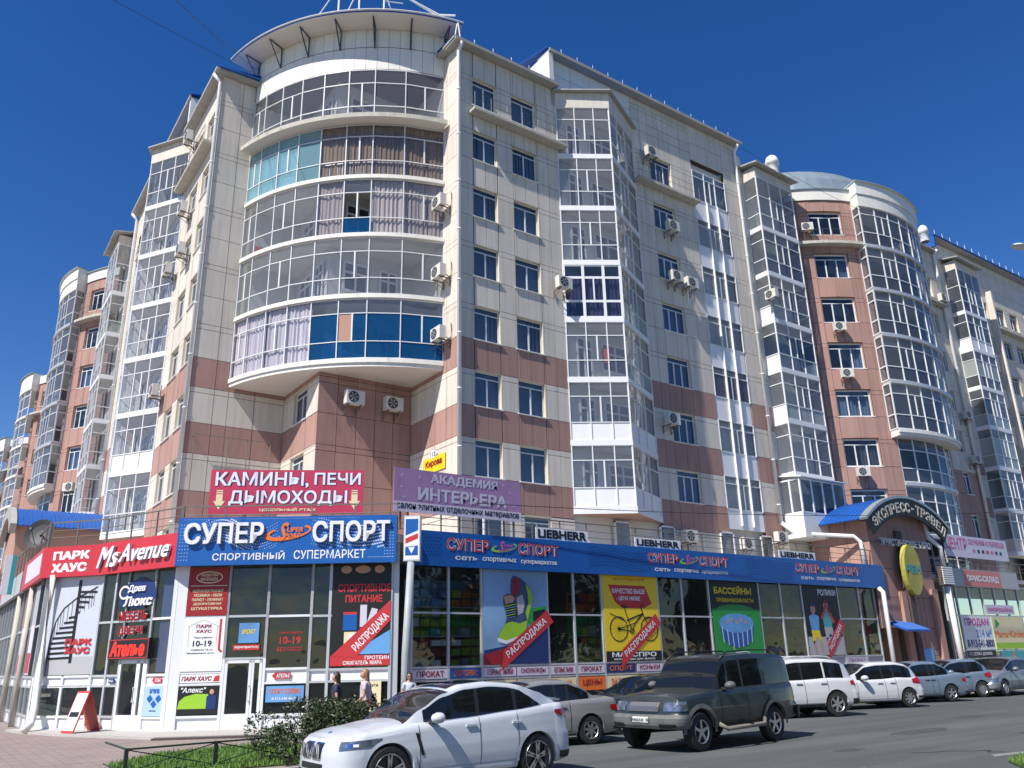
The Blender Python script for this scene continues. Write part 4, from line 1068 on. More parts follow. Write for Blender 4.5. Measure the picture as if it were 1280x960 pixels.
# --- fascia boards and signs
o, F, L = board('shop_sign', 'big blue СУПЕР СПОРТ board with raised white letters above the corner doors', 'sign', (6.72, 28.72), (12.77, 24.8), 5.12, 6.69, 'blue', n=.06)
SG = .065
text(o, F, .25, 2.84, 5.80, 6.50, SG, 'СУПЕР', 'ltr', off=.022, depth=.12); text(o, F, 4.45, 7.0, 5.80, 6.50, SG, 'СПОРТ', 'ltr', off=.022, depth=.12)
text(o, F, 1.2, 3.55, 5.27, 5.56, SG+.004, 'СПОРТИВНЫЙ', 'white', off=.01); text(o, F, 3.85, 6.2, 5.27, 5.56, SG+.004, 'СУПЕРМАРКЕТ', 'white', off=.01)
def sslogo(o, F, s, z, w, h, n, kc='orange', kt='orange'):
    mm = MB()
    P = ell(s, z, w*.5, h*.36, 28, rot=.18); Q = ell(s+w*.03, z+h*.02, w*.42, h*.23, 28, rot=.14)
    for i in range(28):
        j = (i+1) % 28
        if 3 <= i <= 9: continue
        mm.quad(F.p(P[i][0], n, P[i][1]), F.p(P[j][0], n, P[j][1]), F.p(Q[j][0], n, Q[j][1]), F.p(Q[i][0], n, Q[i][1]))
    mm.obj('logo_ring', kc, o)
    text(o, F, s-w*.17, s-w*.02, z-h*.42, z+h*.52, n+.01, 'S', kt, off=.02, shear=.25, name='logo')
    text(o, F, s-w*.02, s+w*.33, z+.02, z+h*.27, n+.01, 'UPER', kt, off=.03, shear=.25, name='logo')
    text(o, F, s-w*.06, s+w*.27, z-h*.27, z-.02, n+.01, 'PORT', kt, off=.03, shear=.25, name='logo')
sslogo(o, F, 3.62, 6.14, 1.55, .66, SG+.02)
dm = MB()
def dot(x, z, r):
    dm.poly([F.p(x+r*1.3*math.cos(t*math.pi/3)*1, SG, z+r*math.sin(t*math.pi/3)) for t in range(6)])
for i in range(95):
    x = .18+i*.073
    for z in (6.62,):
        if i % 1 == 0 and i < 80: dot(x, z, .010)
for i in range(4):
    for j in range(11): dot(.1+i*.09, 5.3+.115*j, .014)
    for j in range(11): dot(6.85+i*.09-.02, 5.3+.1*j, .014)
for i in range(34):
    for j in range(9):
        x = .75+i*.075; z = 5.72+j*.095+.22*math.sin(i*.19)
        if 5.62 < z < 6.62: dot(x+.03*(j % 2), z, .012+.02*math.exp(-((i-14)/9)**2))
        x = 4.4+i*.078; z = 5.62+j*.11+.16*math.sin(i*.13+2)
        if 5.62 < z < 6.62 and x < 6.8: dot(x+.03*(j % 2), z, .012+.022*(i/34))
for i in range(14): dot(6.3+i*.06, 5.3, .012)
dm.obj('dot_print', 'print_dots', o, kind='stuff')

o, F, L = board('shop_sign', 'red board with raised white script Ms Avenue, left of the big blue board', 'sign', (5.05, 32.45), (6.72, 28.72), 5.12, 6.22, 'redsign')
text(o, F, .12, 1.15, 5.33, 6.05, .02, 'Ms', 'ltr', off=.01, depth=.10, shear=.35); text(o, F, 1.3, 3.85, 5.45, 6.05, .02, 'Avenue', 'ltr', off=.015, depth=.10, shear=.35)
o, F, L = board('shop_sign', 'red board with flat white letters ПАРК ХАУС above the staircase poster', 'sign', (3.45, 34.3), (5.05, 32.45), 5.12, 6.2, 'redsign')
text(o, F, .45, 1.98, 5.72, 6.02, .005, 'ПАРК', 'white', off=.05); text(o, F, .45, 1.92, 5.28, 5.6, .005, 'ХАУС', 'white', off=.05)
o, F, L = board('shop_sign', 'red board with pale faded print on the left street, seen edge-on', 'sign', (3.45, 40.4), (3.45, 34.3), 5.12, 6.2, 'redsign')
rect(o, F, 1.2, 5.8, 5.3, 6.05, .005, 'lilac')
o, F, L = board('shop_sign', 'pale board over the left street shops with a red end', 'sign', (3.45, 62), (3.45, 41), 5.12, 6.0, 'pgrey')
rect(o, F, 0, 12, 5.12, 6.0, .005, 'redsign')
o = thing('blade_sign', 'white and green sign standing out over the left street', 'sign', (3.0, 43, 5.2)); F = Fr((2.9, 43.2), (1, 0))
m = MB(); m.fbox(F, 0, .45, -.12, 0, 5.2, 6.9); m.obj('board', 'white', o); rect(o, F, .27, .45, 5.2, 6.9, .006, 'teal')

o, F, L = board('shop_fascia', 'long blue fascia repeating СУПЕР СПОРТ above the right street windows', 'sign', (13.45, 25.2), (42.0, 25.2), 5.12, 6.32, 'blue')
FX = Fr((0, 25.2), (1, 0))
for x0, w in ((14.95, 5.0), (24.7, 5.0), (34.5, 5.3)):
    for k, d, off in (('white', .006, .045), ('red', .016, .012)):
        text(o, FX, x0, x0+w*.36, 5.68, 6.12, d, 'СУПЕР', k, off=off); text(o, FX, x0+w*.62, x0+w, 5.68, 6.12, d, 'СПОРТ', k, off=off)
    sslogo(o, FX, x0+w*.49, 5.9, w*.235, .44, .016, 'lime', 'pinkp')
    text(o, FX, x0+.35, x0+w*.26, 5.36, 5.50, .008, 'сеть', 'white'); text(o, FX, x0+w*.3, x0+w*.6, 5.33, 5.52, .008, 'спортивных', 'white'); text(o, FX, x0+w*.64, x0+w*.98, 5.33, 5.50, .008, 'супермаркетов', 'white')
dm = MB()
for x0 in (13.6, 21.5, 31.0):
    for i in range(26):
        for j in range(7):
            x = x0+i*.13+.06*(j % 2); z = 5.4+j*.12+.1*math.sin(i*.25); r = .03
            if 5.2 < z < 6.2 and not (x0 < 14 and i > 8): dm.poly([FX.p(x+r*1.4*math.cos(t*math.pi/3), .005, z+r*math.sin(t*math.pi/3)) for t in range(6)])
dm.obj('dot_print', 'bluedk', o, kind='stuff')

# banners over the terrace rail
o, F, L = board('banner', 'crimson banner КАМИНЫ, ПЕЧИ ДЫМОХОДЫ with two yellow arrows above the blue board', 'banner', (7.3, 29.7), (13, 26.6), 7.03, 8.60, 'crimson', t=.03, s0=.55, s1=5.89)
for k, d, off in (('navy', .006, .055), ('ltr', .016, .02)):
    text(o, F, .72, 3.95, 7.95, 8.52, d, 'КАМИНЫ,', k, off=off); text(o, F, 4.15, 5.78, 8.06, 8.50, d, 'ПЕЧИ', k, off=off); text(o, F, 1.22, 5.32, 7.30, 7.86, d, 'ДЫМОХОДЫ', k, off=off)
text(o, F, 2.3, 4.25, 7.10, 7.24, .008, 'ЦОКОЛЬНЫЙ ЭТАЖ', 'cream_print', off=.04)
for s in (.9, 5.58):
    shape(o, F, [(s-.11, 7.72), (s+.11, 7.72), (s+.11, 7.48), (s+.2, 7.48), (s, 7.18), (s-.2, 7.48), (s-.11, 7.48)], .008, 'cream_print'); rect(o, F, s-.11, s+.11, 7.75, 7.80, .008, 'cream_print'); rect(o, F, s-.11, s+.11, 7.83, 7.87, .008, 'cream_print')
o, F, L = board('banner', 'purple and grey banner АКАДЕМИЯ ИНТЕРЬЕРА hung on the terrace rail', 'banner', (12.88, 25.3), (18.3, 25.3), 6.92, 8.46, 'purple', t=.03)
rect(o, F, 0, 5.42, 6.92, 7.28, .004, 'lilac')
text(o, F, 1.45, 4.35, 7.98, 8.36, .008, 'АКАДЕМИЯ', 'lilac', off=.03); text(o, F, .95, 4.75, 7.38, 7.84, .008, 'ИНТЕРЬЕРА', 'lilac', off=.035)
text(o, F, .12, 5.3, 6.97, 7.22, .008, 'салон элитных отделочных материалов', 'pblack', off=.015)
for s, z in ((.3, 8.2), (1.0, 8.2), (.3, 7.8), (4.9, 8.0), (4.6, 8.25), (5.1, 7.5), (.4, 7.45)):
    shape(o, F, [(s-.09, z), (s-.012, z+.012), (s, z+.09), (s+.012, z+.012), (s+.09, z), (s+.012, z-.012), (s, z-.09), (s-.012, z-.012)], .007, 'lilac')
for s in (.3, 2.7, 5.1): b = MB(); b.fbox(F, s-.03, s+.03, -.10, -.04, 6.3, 8.4); b.obj('post', 'rail', o)
for x0, x1, z1, lb in ((18.95, 21.56, 6.78, 'LIEBHERR banner on the terrace rail, nearest the purple banner'), (24.1, 26.8, 6.72, 'LIEBHERR banner on the terrace rail, middle one of three'), (33.5, 36.33, 6.70, 'LIEBHERR banner on the terrace rail, farthest along, before the arched sign')):
    o, F, L = board('banner', lb, 'banner', (x0, 25.28), (x1, 25.28), 6.33, z1, 'white', t=.02, group='LIEBHERR banners on the terrace rail')
    text(o, F, .1, L-.1, 6.38, z1-.06, .006, 'LIEBHERR', 'pblack', off=.04)

# blade sign on the corner post
post = thing('lamp_post', 'grey round steel post standing at the shop corner', 'post', (12.95, 24.35, 0))
m = MB(); m.tube([(12.95, 24.35, 0), (12.95, 24.35, 2.2), (13.1, 24.38, 5.1)], .14, 14, r_end=.12); m.obj('post', 'postgrey' if 'postgrey' in K else 'alu', post, smooth=True)
o = thing('blade_sign', 'lit box sign striped blue, red and white beside the end of the big blue board', 'sign', (13.2, 24.6, 5.1))
F = Fr((12.85, 24.45), (.80, -.60)); m = MB(); m.fbox(F, 0, .55, -.34, 0, 5.12, 6.62); m.obj('case', 'alu', o)
rect(o, F, .03, .52, 5.16, 6.58, .005, 'white')
shape(o, F, [(.06, 5.95), (.48, 6.12), (.48, 6.5), (.06, 6.5)], .009, 'blue'); shape(o, F, [(.06, 5.68), (.48, 5.85), (.48, 6.02), (.06, 5.86)], .009, 'red'); shape(o, F, [(.06, 5.3), (.48, 5.3), (.48, 5.62), (.06, 5.58)], .009, 'blue'); shape(o, F, [(.16, 5.56), (.38, 5.58), (.27, 5.36)], .012, 'white')
# street name plate on the wall
o = thing('street_sign', 'yellow street plate 112 Кирова on the bright wall beside the drainpipe', 'sign', (17.6, 30, 8.5)); F = Fr((17.72, 32.3), (0, -1))
rect(o, F, .35, 2.3, 9.9, 10.6, .02, 'yellow', t=.02); shape(o, F, ell(1.25, 10.72, .36, .18, 18), .03, 'white'); text(o, F, 1.0, 1.5, 10.62, 10.82, .034, '112', 'navy'); text(o, F, .6, 2.05, 10.1, 10.48, .034, 'Кирова', 'darkred', off=.03)

# terrace railing
rl = thing('terrace_railing', 'brown metal railing running along the edge of the shop roof terrace', 'railing', (13, 26, 6.1))
for p, q in zip(V, V[1:]):
    F, L = seg(p, q); m = MB(); zt = 7.1
    if L < 1: continue
    n_ = max(1, round(L/1.35))
    for i in range(n_+1): m.fbox(F, L*i/n_-.02, L*i/n_+.02, -.16, -.12, 6.1, zt)
    for z in (6.55, 6.8): m.tube([F.p(0, -.14, z), F.p(L, -.14, z)], .014, 5)
    m.fbox(F, 0, L, -.17, -.11, zt-.02, zt+.02); m.obj('rail_section', 'rail', rl)

# ---- posters and window stickers
def poster(label, F, s0, s1, z0, z1, k, n=.07, name='poster', cat='poster', t=.012):
    o = thing(name, label, cat, F.p((s0+s1)/2, n, z0)); rect(o, F, s0, s1, z0, z1, n, k, 'sheet', t); return o
def sale(o, F, a, b, w, n):
    """red diagonal ribbon reading РАСПРОДАЖА from point a to point b"""
    d = Vector((b[0]-a[0], b[1]-a[1])); L = d.length; d.normalize(); u = Vector((-d.y, d.x))*w/2; A, B = Vector(a), Vector(b)
    shape(o, F, [tuple(A-u-d*.25), tuple(B-u), tuple(B+u), tuple(A+u+d*.25)], n, 'red', 'ribbon')
    c = (A+B)/2; rot = math.atan2(d.y, d.x)
    text(o, F, c.x-L*.40, c.x+L*.40, c.y-w*.3, c.y+w*.3, n+.006, 'РАСПРОДАЖА', 'white', off=.02, rot=rot)
o = poster('black poster СПОРТИВНОЕ ПИТАНИЕ with tubs and a red sale ribbon', FC, 5.08, 7.0, 1.90, 5.12, 'pblack')
text(o, FC, 5.25, 6.98, 4.22, 4.48, .075, 'СПОРТИВНОЕ', 'red', off=.03); text(o, FC, 5.5, 6.72, 3.88, 4.12, .075, 'ПИТАНИЕ', 'red', off=.03)
for a, r in ((5.5, .18), (6.05, .26), (6.6, .17)): shape(o, FC, ell(a, 4.95, r, .13, 12), .074, 'skin_p')
rect(o, FC, 5.45, 5.9, 3.0, 3.5, .075, 'blue'); rect(o, FC, 5.45, 5.9, 3.5, 3.58, .076, 'red'); rect(o, FC, 6.0, 6.22, 3.1, 3.8, .076, 'lilac'); shape(o, FC, [(6.2, 3.15), (6.4, 3.1), (6.58, 3.65), (6.38, 3.7)], .077, 'lilac')
rect(o, FC, 5.5, 6.35, 2.5, 2.95, .078, 'cream_print'); shape(o, FC, ell(5.8, 2.75, .2, .16, 12), .080, 'white'); rect(o, FC, 5.5, 5.95, 2.3, 2.5, .080, 'orange')
shape(o, FC, [(5.08, 2.25), (5.7, 2.25), (7.0, 3.0), (7.0, 2.25)], .0785, 'pblue')
rect(o, FC, 5.08, 7.0, 1.90, 2.22, .079, 'red'); text(o, FC, 6.2, 6.98, 2.08, 2.2, .082, 'ПРОТЕИН', 'white'); text(o, FC, 5.5, 6.75, 1.93, 2.05, .082, 'СЖИГАТЕЛЬ ЖИРА', 'white')
shape(o, FC, [(5.1, 2.2), (7.0, 3.95), (7.0, 3.3), (5.9, 2.15)], .084, 'red', 'ribbon'); text(o, FC, 5.62, 7.12, 2.78, 3.08, .088, 'РАСПРОДАЖА', 'white', off=.02, rot=.80)
o = poster('red poster listing КЕРАМОГРАНИТ and МОЗАИКА in the top left pane of the corner shop', FC, .33, 1.65, 3.56, 5.1, 'darkred')
sh = ell(1.0, 4.78, .42, .18, 24); line(o, FC, sh+[sh[0]], .075, .03, 'cream_print'); text(o, FC, .72, 1.28, 4.8, 4.9, .076, 'ОБЩЕСТВО', 'cream_print'); text(o, FC, .72, 1.28, 4.67, 4.77, .076, 'ИНТЕРЬЕРА', 'cream_print')
for i, t_ in enumerate(('КЕРАМОГРАНИТ', 'МОЗАИКА • ОБОИ', 'ПАРКЕТ • ЛАМИНАТ', 'ДЕКОРАТИВНАЯ', 'ШТУКАТУРКА')): text(o, FC, .5+.05*(i % 2), 1.5-.05*(i % 2), 4.3-i*.14, 4.39-i*.14, .075, t_, 'cream_print')
rect(o, FC, .4, 1.6, 4.5, 4.52, .074, 'cream_print')
o = poster('white poster ПАРК ХАУС 10-19 with a house outline and a red arrow', FC, .34, 1.64, 1.84, 3.48, 'white')
text(o, FC, .72, 1.22, 3.17, 3.28, .075, 'ПАРК', 'darkred', off=.03); text(o, FC, .72, 1.22, 3.02, 3.12, .075, 'ХАУС', 'darkred', off=.03); text(o, FC, .68, 1.26, 2.84, 2.9, .075, 'Часы работы', 'pblack')
text(o, FC, .66, 1.26, 2.60, 2.78, .075, '10-19', 'pblack', off=.02); text(o, FC, .62, 1.3, 2.46, 2.52, .075, 'Суббота 10-17', 'pblack'); text(o, FC, .5, 1.35, 2.36, 2.42, .075, 'Воскресенье 10-16', 'pblack')
line(o, FC, [(.5, 2.6), (.5, 3.2), (.45, 3.22), (.95, 3.42), (1.45, 3.22), (1.4, 3.2), (1.4, 2.6)], .074, .015, 'pgrey'); line(o, FC, [(1.5, 3.45), (1.5, 2.5), (1.6, 2.42)], .076, .07, 'red')
o = poster('green poster Алекс with a yellow field in a low pane', FC, .36, 1.62, .56, 1.40, 'pblack')
shape(o, FC, [(.36, .72), (1.3, .72), (1.3, 1.15), (.9, 1.17), (.55, 1.08), (.4, .95)], .075, 'lime'); text(o, FC, .42, 1.2, 1.2, 1.36, .076, '"Алекс"', 'white', shear=.2)
shape(o, FC, ell(1.4, 1.22, .07, .08, 12), .077, 'skin_p'); shape(o, FC, [(1.25, .7), (1.55, .7), (1.56, 1.1), (1.4, 1.16), (1.25, 1.08)], .077, 'navy')
o = poster('narrow ПАРК ХАУС strip with a red tag between the poster and the green window', FC, .36, 1.64, 1.50, 1.75, 'white', n=.055); text(o, FC, .42, 1.35, 1.55, 1.69, .06, 'ПАРК ХАУС', 'darkred', off=.03, shear=.2); shape(o, FC, [(1.4, 1.53), (1.6, 1.53), (1.6, 1.72), (1.45, 1.68)], .06, 'red')
o = poster('blue square sticker over a red strip in the glass above the corner door', FC, 2.1, 2.75, 2.68, 3.3, 'pblue'); text(o, FC, 2.2, 2.65, 2.95, 3.1, .075, 'SPORT', 'yellow', shear=.2); rect(o, FC, 1.95, 2.8, 2.46, 2.62, .075, 'red'); text(o, FC, 2.0, 2.76, 2.49, 2.59, .079, 'supersport.ru', 'white')
o = thing('window_sticker', 'red 10-19 opening hours lettering on the dark pane right of the corner door', 'sticker', FC.p(3.8, .06, 2.4)); text(o, FC, 3.42, 4.1, 2.62, 2.85, .01, '10-19', 'red', off=.02); text(o, FC, 3.4, 4.15, 2.94, 3.0, .01, 'РЕЖИМ РАБОТЫ', 'red'); text(o, FC, 3.35, 3.62, 2.40, 2.52, .01, 'БЕЗ', 'red'); text(o, FC, 3.65, 4.15, 2.47, 2.52, .01, 'перерывов', 'red'); text(o, FC, 3.65, 4.15, 2.40, 2.45, .01, 'и выходных', 'red')
o = poster('blue and pink strip poster in the low pane right of the corner door', FC, 3.1, 4.3, .86, 1.34, 'pblue'); text(o, FC, 3.2, 4.2, 1.1, 1.26, .075, 'СПОРТ-СЕРВИС', 'orange', off=.02); text(o, FC, 3.3, 4.1, .92, 1.0, .075, '8-913-540-40-78', 'white')
def arrow(label, F, s0, s1, z0, z1, left, k, t_):
    o = poster(label, F, s0+(.12 if left else 0), s1-(0 if left else .12), z0, z1, k, n=.055, name='arrow_sign', cat='sign'); c = (z0+z1)/2
    if left: shape(o, F, [(s0, c), (s0+.14, z0-.04), (s0+.14, z1+.04)], .056, k); text(o, F, s0+.15, s1-.03, z0+.03, z1-.03, .06, t_, 'white', off=.03)
    else: shape(o, F, [(s1, c), (s1-.14, z1+.04), (s1-.14, z0-.04)], .056, k); text(o, F, s0+.03, s1-.15, z0+.03, z1-.03, .06, t_, 'white', off=.03)
arrow('small red АТЕЛЬЕ arrow pointing left, on the band right of the corner door', FC, 3.25, 3.85, 1.56, 1.74, True, 'red', 'АТЕЛЬЕ')
arrow('small red АТЕЛЬЕ arrow pointing left, above the arena poster', FD, 3.1, 3.55, 1.52, 1.68, True, 'red', 'АТЕЛЬЕ')
arrow('small dark arrow pointing right at the left shop door', FD, .95, 1.35, 1.52, 1.66, False, 'navy', 'ВХОД')
o = poster('yellow price-list poster behind the two women, in a low pane', FC, 6.1, 6.75, .5, 1.42, 'cream_print'); text(o, FC, 6.2, 6.65, 1.25, 1.33, .075, 'УСЛУГИ', 'pblack', off=.02); text(o, FC, 6.2, 6.6, .98, 1.05, .075, 'заточка', 'pblack'); text(o, FC, 6.25, 6.6, .82, .88, .075, 'коньков', 'pblack'); rect(o, FC, 6.15, 6.7, .66, .72, .075, 'orange')
# left shop
o = poster('pale blue poster with the arena diamond emblem beside the left shop door', FD, 2.82, 3.78, .52, 1.42, 'poster_blue' if 'poster_blue' in K else 'lilac')
text(o, FD, 3.08, 3.55, 1.20, 1.34, .075, 'arena', 'blue', off=.03)
for a, b_ in ((3.12, 1.04), (3.52, 1.04), (3.32, .88)): shape(o, FD, [(a-.15, b_), (a, b_-.13), (a+.15, b_), (a, b_+.13)], .075, 'blue')
text(o, FD, 3.15, 3.45, .66, .70, .075, 'магазин', 'pblack')
o = thing('shop_sign', 'raised white and maroon letters Древ Люкс МЕБЕЛЬ ДВЕРИ on the glass over the left door', 'sign', FD.p(2, .1, 3.2))
pl = [(1.0, 4.0), (1.3, 4.7), (2.0, 4.95), (2.75, 4.7), (2.85, 4.2), (2.3, 3.9)]
shape(o, FD, pl, .065, 'navy', 'backing')
text(o, FD, 1.5, 2.35, 4.40, 4.68, .075, 'Древ', 'ltr', off=.02, depth=.05, shear=.2); text(o, FD, 1.35, 2.75, 3.98, 4.3, .075, 'Люкс', 'ltr', off=.03, depth=.05, shear=.2)
q = ell(1.3, 4.45, .24, .20, 18, a0=.6, a1=5.6); line(o, FD, q, .11, .07, 'ltr', 'emblem')
for t_, a, b_, z0, z1 in (('МЕБЕЛЬ', 1.1, 2.55, 3.52, 3.82), ('ДВЕРИ', 1.15, 2.42, 3.02, 3.33)):
    text(o, FD, a, b_, z0, z1, .06, t_, 'ltr', off=.09); text(o, FD, a, b_, z0, z1, .07, t_, 'darkred', off=.03, depth=.02)
o = thing('led_sign', 'black panel sign Ателье in glowing red letters over the left shop door', 'sign', FD.p(1.8, .1, 2.4))
m = MB(); m.fbox(FD, .95, 2.95, .08, .2, 2.28, 2.92); m.obj('case', 'black', o); line(o, FD, [(.98, 2.31), (2.92, 2.31), (2.92, 2.89), (.98, 2.89), (.98, 2.31)], .204, .025, 'red', 'border'); text(o, FD, 1.08, 2.75, 2.36, 2.84, .205, 'Ателье', 'led', off=.03, shear=.1)
rect(PD, FD, 3.1, 3.75, 1.85, 4.9, -.03, 'bluehaze' if 'bluehaze' in K else 'purple', 'window_film')
o = poster('large grey poster of a black spiral staircase with red ПАРК ХАУС, left corner', FP, .15, 2.38, 1.82, 5.12, 'pgrey2' if 'pgrey2' in K else 'white', n=.03)
rect(o, FP, .15, 2.38, 1.82, 2.4, .034, 'pgrey')
line(o, FP, [(1.45, 2.2), (1.45, 5.0)], .042, .12, 'pblack', 'pole')
for i in range(14):
    z = 2.35+i*.17; a = i*.42; w = .85*abs(math.sin(a*.5+1.25))+.12
    d = -1 if i < 9 else 1
    shape(o, FP, [(1.45, z), (1.45+d*w, z-.03), (1.45+d*w, z+.04), (1.45, z+.07)], .046, 'pblack', 'tread')
pts = [(.48, 2.35), (.5, 3.0), (.62, 3.6), (.9, 4.05), (1.4, 4.4), (1.9, 4.6), (2.2, 4.75)]
line(o, FP, pts, .048, .035, 'pblack', 'handrail')
for (a, b_), (c, d) in zip(pts, pts[1:]):
    for t in (0, .33, .66): x = a+(c-a)*t; z = b_+(d-b_)*t; line(o, FP, [(x, z), (x+.02, z-.6)], .047, .014, 'pblack', 'baluster')
text(o, FP, 1.15, 2.25, 2.78, 3.0, .054, 'ПАРК', 'red', off=.05); text(o, FP, 1.15, 2.22, 2.5, 2.72, .054, 'ХАУС', 'red', off=.05)
for i, s in enumerate((LE-1.3, LE-4.3)):
    o = poster(['tall pale poster on the left street window nearest the corner column', 'tall red and white poster farther down the left street window'][i], FE, s-1.1, s, 1.85, 5.0, 'lilac'); rect(o, FE, s-1.05, s-.1, 1.9, 2.6, .075, 'red'); rect(o, FE, s-1.0, s-.2, 3.6, 4.8, .075, 'redsign' if i else 'pgrey')
# right street posters
FXX = FS
o = poster('blue poster of a green and black running shoe with a sale ribbon', FS, 16.62, 19.48, 1.82, 5.12, 'shoe_bg' if 'shoe_bg' in K else 'pblue')
shape(o, FS, [(16.62, 1.82), (19.48, 1.82), (19.48, 3.1), (17.6, 2.45), (16.62, 2.3)], .074, 'navy'); shape(o, FS, [(16.62, 2.15), (18.3, 2.55), (17.4, 1.82), (16.62, 1.82)], .075, 'darkred')
SP = lambda L: [(16.62+(x-15)/410*2.86, 5.12-(y-360)/653*3.3) for x, y in L]
shape(o, FS, SP([(300, 640), (345, 622), (420, 612), (420, 720), (330, 760), (290, 730)]), .077, 'green')
shape(o, FS, SP([(330, 650), (410, 630), (415, 680), (330, 720)]), .079, 'pblack')
shape(o, FS, SP([(205, 395), (250, 412), (292, 450), (325, 510), (331, 560), (308, 640), (292, 720), (275, 800), (230, 832), (150, 862), (100, 842), (110, 800), (148, 740), (158, 700), (146, 640), (138, 590), (140, 548), (162, 530), (188, 528), (184, 480), (190, 425)]), .081, 'shoe_d')
shape(o, FS, SP([(150, 738), (190, 722), (240, 735), (292, 712), (278, 790), (232, 828), (150, 858), (102, 838), (112, 800)]), .084, 'lime')
shape(o, FS, SP([(96, 838), (104, 834), (150, 852), (230, 824), (276, 790), (274, 806), (232, 840), (152, 876), (104, 862)]), .086, 'white')
shape(o, FS, SP([(284, 450), (318, 500), (331, 556), (310, 640), (292, 714), (280, 660), (300, 590), (296, 520)]), .084, 'lime')
shape(o, FS, SP([(208, 408), (238, 420), (243, 470), (232, 535), (196, 545), (196, 480)]), .085, 'darkred')
shape(o, FS, SP([(142, 550), (188, 534), (214, 560), (198, 590), (150, 600)]), .085, 'skin_p')
shape(o, FS, SP([(222, 556), (262, 530), (276, 600), (262, 660), (232, 676)]), .085, 'pgrey')
shape(o, FS, SP([(150, 610), (212, 588), (226, 690), (164, 706)]), .085, 'pblack')
for i in range(6): line(o, FS, SP([(148, 618+i*17), (215, 600+i*17)]), .088, .022, 'pblue' if i % 2 else 'lime', 'lace')
sale(o, FS, (17.4, 1.95), (19.6, 3.5), .52, .088)
o = poster('yellow poster of a black bicycle under a red flag', FS, 22.3, 25.3, 1.82, 5.12, 'yellow')
shape(o, FS, [(22.6, 4.75), (24.6, 4.75), (24.95, 4.05), (24.5, 3.85), (23.3, 3.85), (22.9, 4.1)], .074, 'red', 'flag'); text(o, FS, 22.8, 24.6, 4.42, 4.62, .078, 'КАЧЕСТВО ВЫШЕ', 'white', off=.02); text(o, FS, 23.0, 24.3, 4.12, 4.32, .078, '- ЦЕНА НИЖЕ', 'white', off=.02); text(o, FS, 22.9, 24.6, 4.92, 5.04, .078, 'ВЕЛОЦЕНТР', 'orange')
dz = .22
for c in (23.05, 24.72):
    for r_, w in ((.47, .045), (.05, .05)): q = ell(c, 2.82+dz, r_, r_, 26); line(o, FS, q+[q[0]], .078, w, 'pblack', 'wheel')
    for i in range(7): a = i*math.pi/7; line(o, FS, [(c-.46*math.cos(a), 2.82+dz-.46*math.sin(a)), (c+.46*math.cos(a), 2.82+dz+.46*math.sin(a))], .076, .008, 'pblack', 'spoke')
for q, w in (([(23.05, 2.82), (23.75, 2.72), (23.95, 3.05), (23.05, 2.82)], .04), ([(23.75, 2.75), (23.45, 3.5)], .04), ([(23.95, 3.05), (24.4, 3.42), (23.5, 3.15)], .06), ([(24.72, 2.82), (24.36, 3.5), (24.32, 3.72), (24.5, 3.78)], .05), ([(23.45, 3.5), (23.4, 3.66)], .04), ([(23.22, 3.70), (23.58, 3.68)], .07), ([(22.6, 3.42), (23.35, 3.15)], .035), ([(24.45, 3.22), (24.95, 3.28)], .035)): line(o, FS, [(a, b_+dz) for a, b_ in q], .08, w, 'pblack', 'bicycle_frame')
q = ell(23.75, 2.75+dz, .11, .11, 14); line(o, FS, q+[q[0]], .082, .04, 'pblack', 'chain_ring')
rect(o, FS, 22.3, 25.3, 1.82, 2.2, .082, 'pblack'); text(o, FS, 22.6, 25.0, 1.98, 2.16, .085, 'МАКСПРО', 'white', off=.03); text(o, FS, 22.7, 24.9, 1.85, 1.93, .085, 'велосипеды для жизни', 'white'); sale(o, FS, (23.1, 1.9), (25.25, 3.45), .5, .09)
o = poster('green poster БАССЕЙНЫ of a round blue swimming pool', FS, 28.6, 31.8, 1.85, 5.12, 'green')
rect(o, FS, 28.6, 31.8, 3.9, 5.12, .073, 'pblack'); text(o, FS, 28.8, 31.3, 4.55, 4.92, .078, 'БАССЕЙНЫ', 'yellow', off=.03); text(o, FS, 28.9, 31.4, 4.2, 4.38, .078, 'ТРУБКИ•МАСКИ•ЛАСТЫ', 'yellow'); shape(o, FS, ell(30.1, 3.85, 1.3, .25, 18), .075, 'green')
shape(o, FS, ell(30.1, 3.3, 1.15, .42, 26), .079, 'pblue'); shape(o, FS, [(28.95, 3.3)]+ell(30.1, 3.3, 1.15, .42, 16, a0=math.pi, a1=2*math.pi)[1:]+[(31.1, 2.75), (30.8, 2.4), (30.1, 2.25), (29.4, 2.4), (29.05, 2.75)], .081, 'blue')
for i in range(7): x = 29.1+i*.33; line(o, FS, [(x, 3.25-.38*math.sin((i+.5)*math.pi/7)), (x+.05*(3-i)*.4, 2.55-.3*math.sin((i+.5)*math.pi/7))], .084, .04, 'white', 'pool_leg')
for i in range(5): shape(o, FS, ell(29.5+i*.3, 3.35+.08*(i % 2), .07, .09, 10), .085, 'skin_p')
line(o, FS, [(29.7, 2.3), (29.9, 2.05), (30.5, 2.1), (30.9, 2.0)], .084, .03, 'white')
o = poster('dark poster РОЛИКИ of two roller skaters with a sale ribbon', FS, 35.12, 37.9, 1.85, 5.12, 'pblack')
rect(o, FS, 35.12, 37.9, 1.85, 2.7, .0725, 'pgrey')
text(o, FS, 36.3, 37.75, 4.65, 4.95, .078, 'РОЛИКИ', 'white', off=.03)
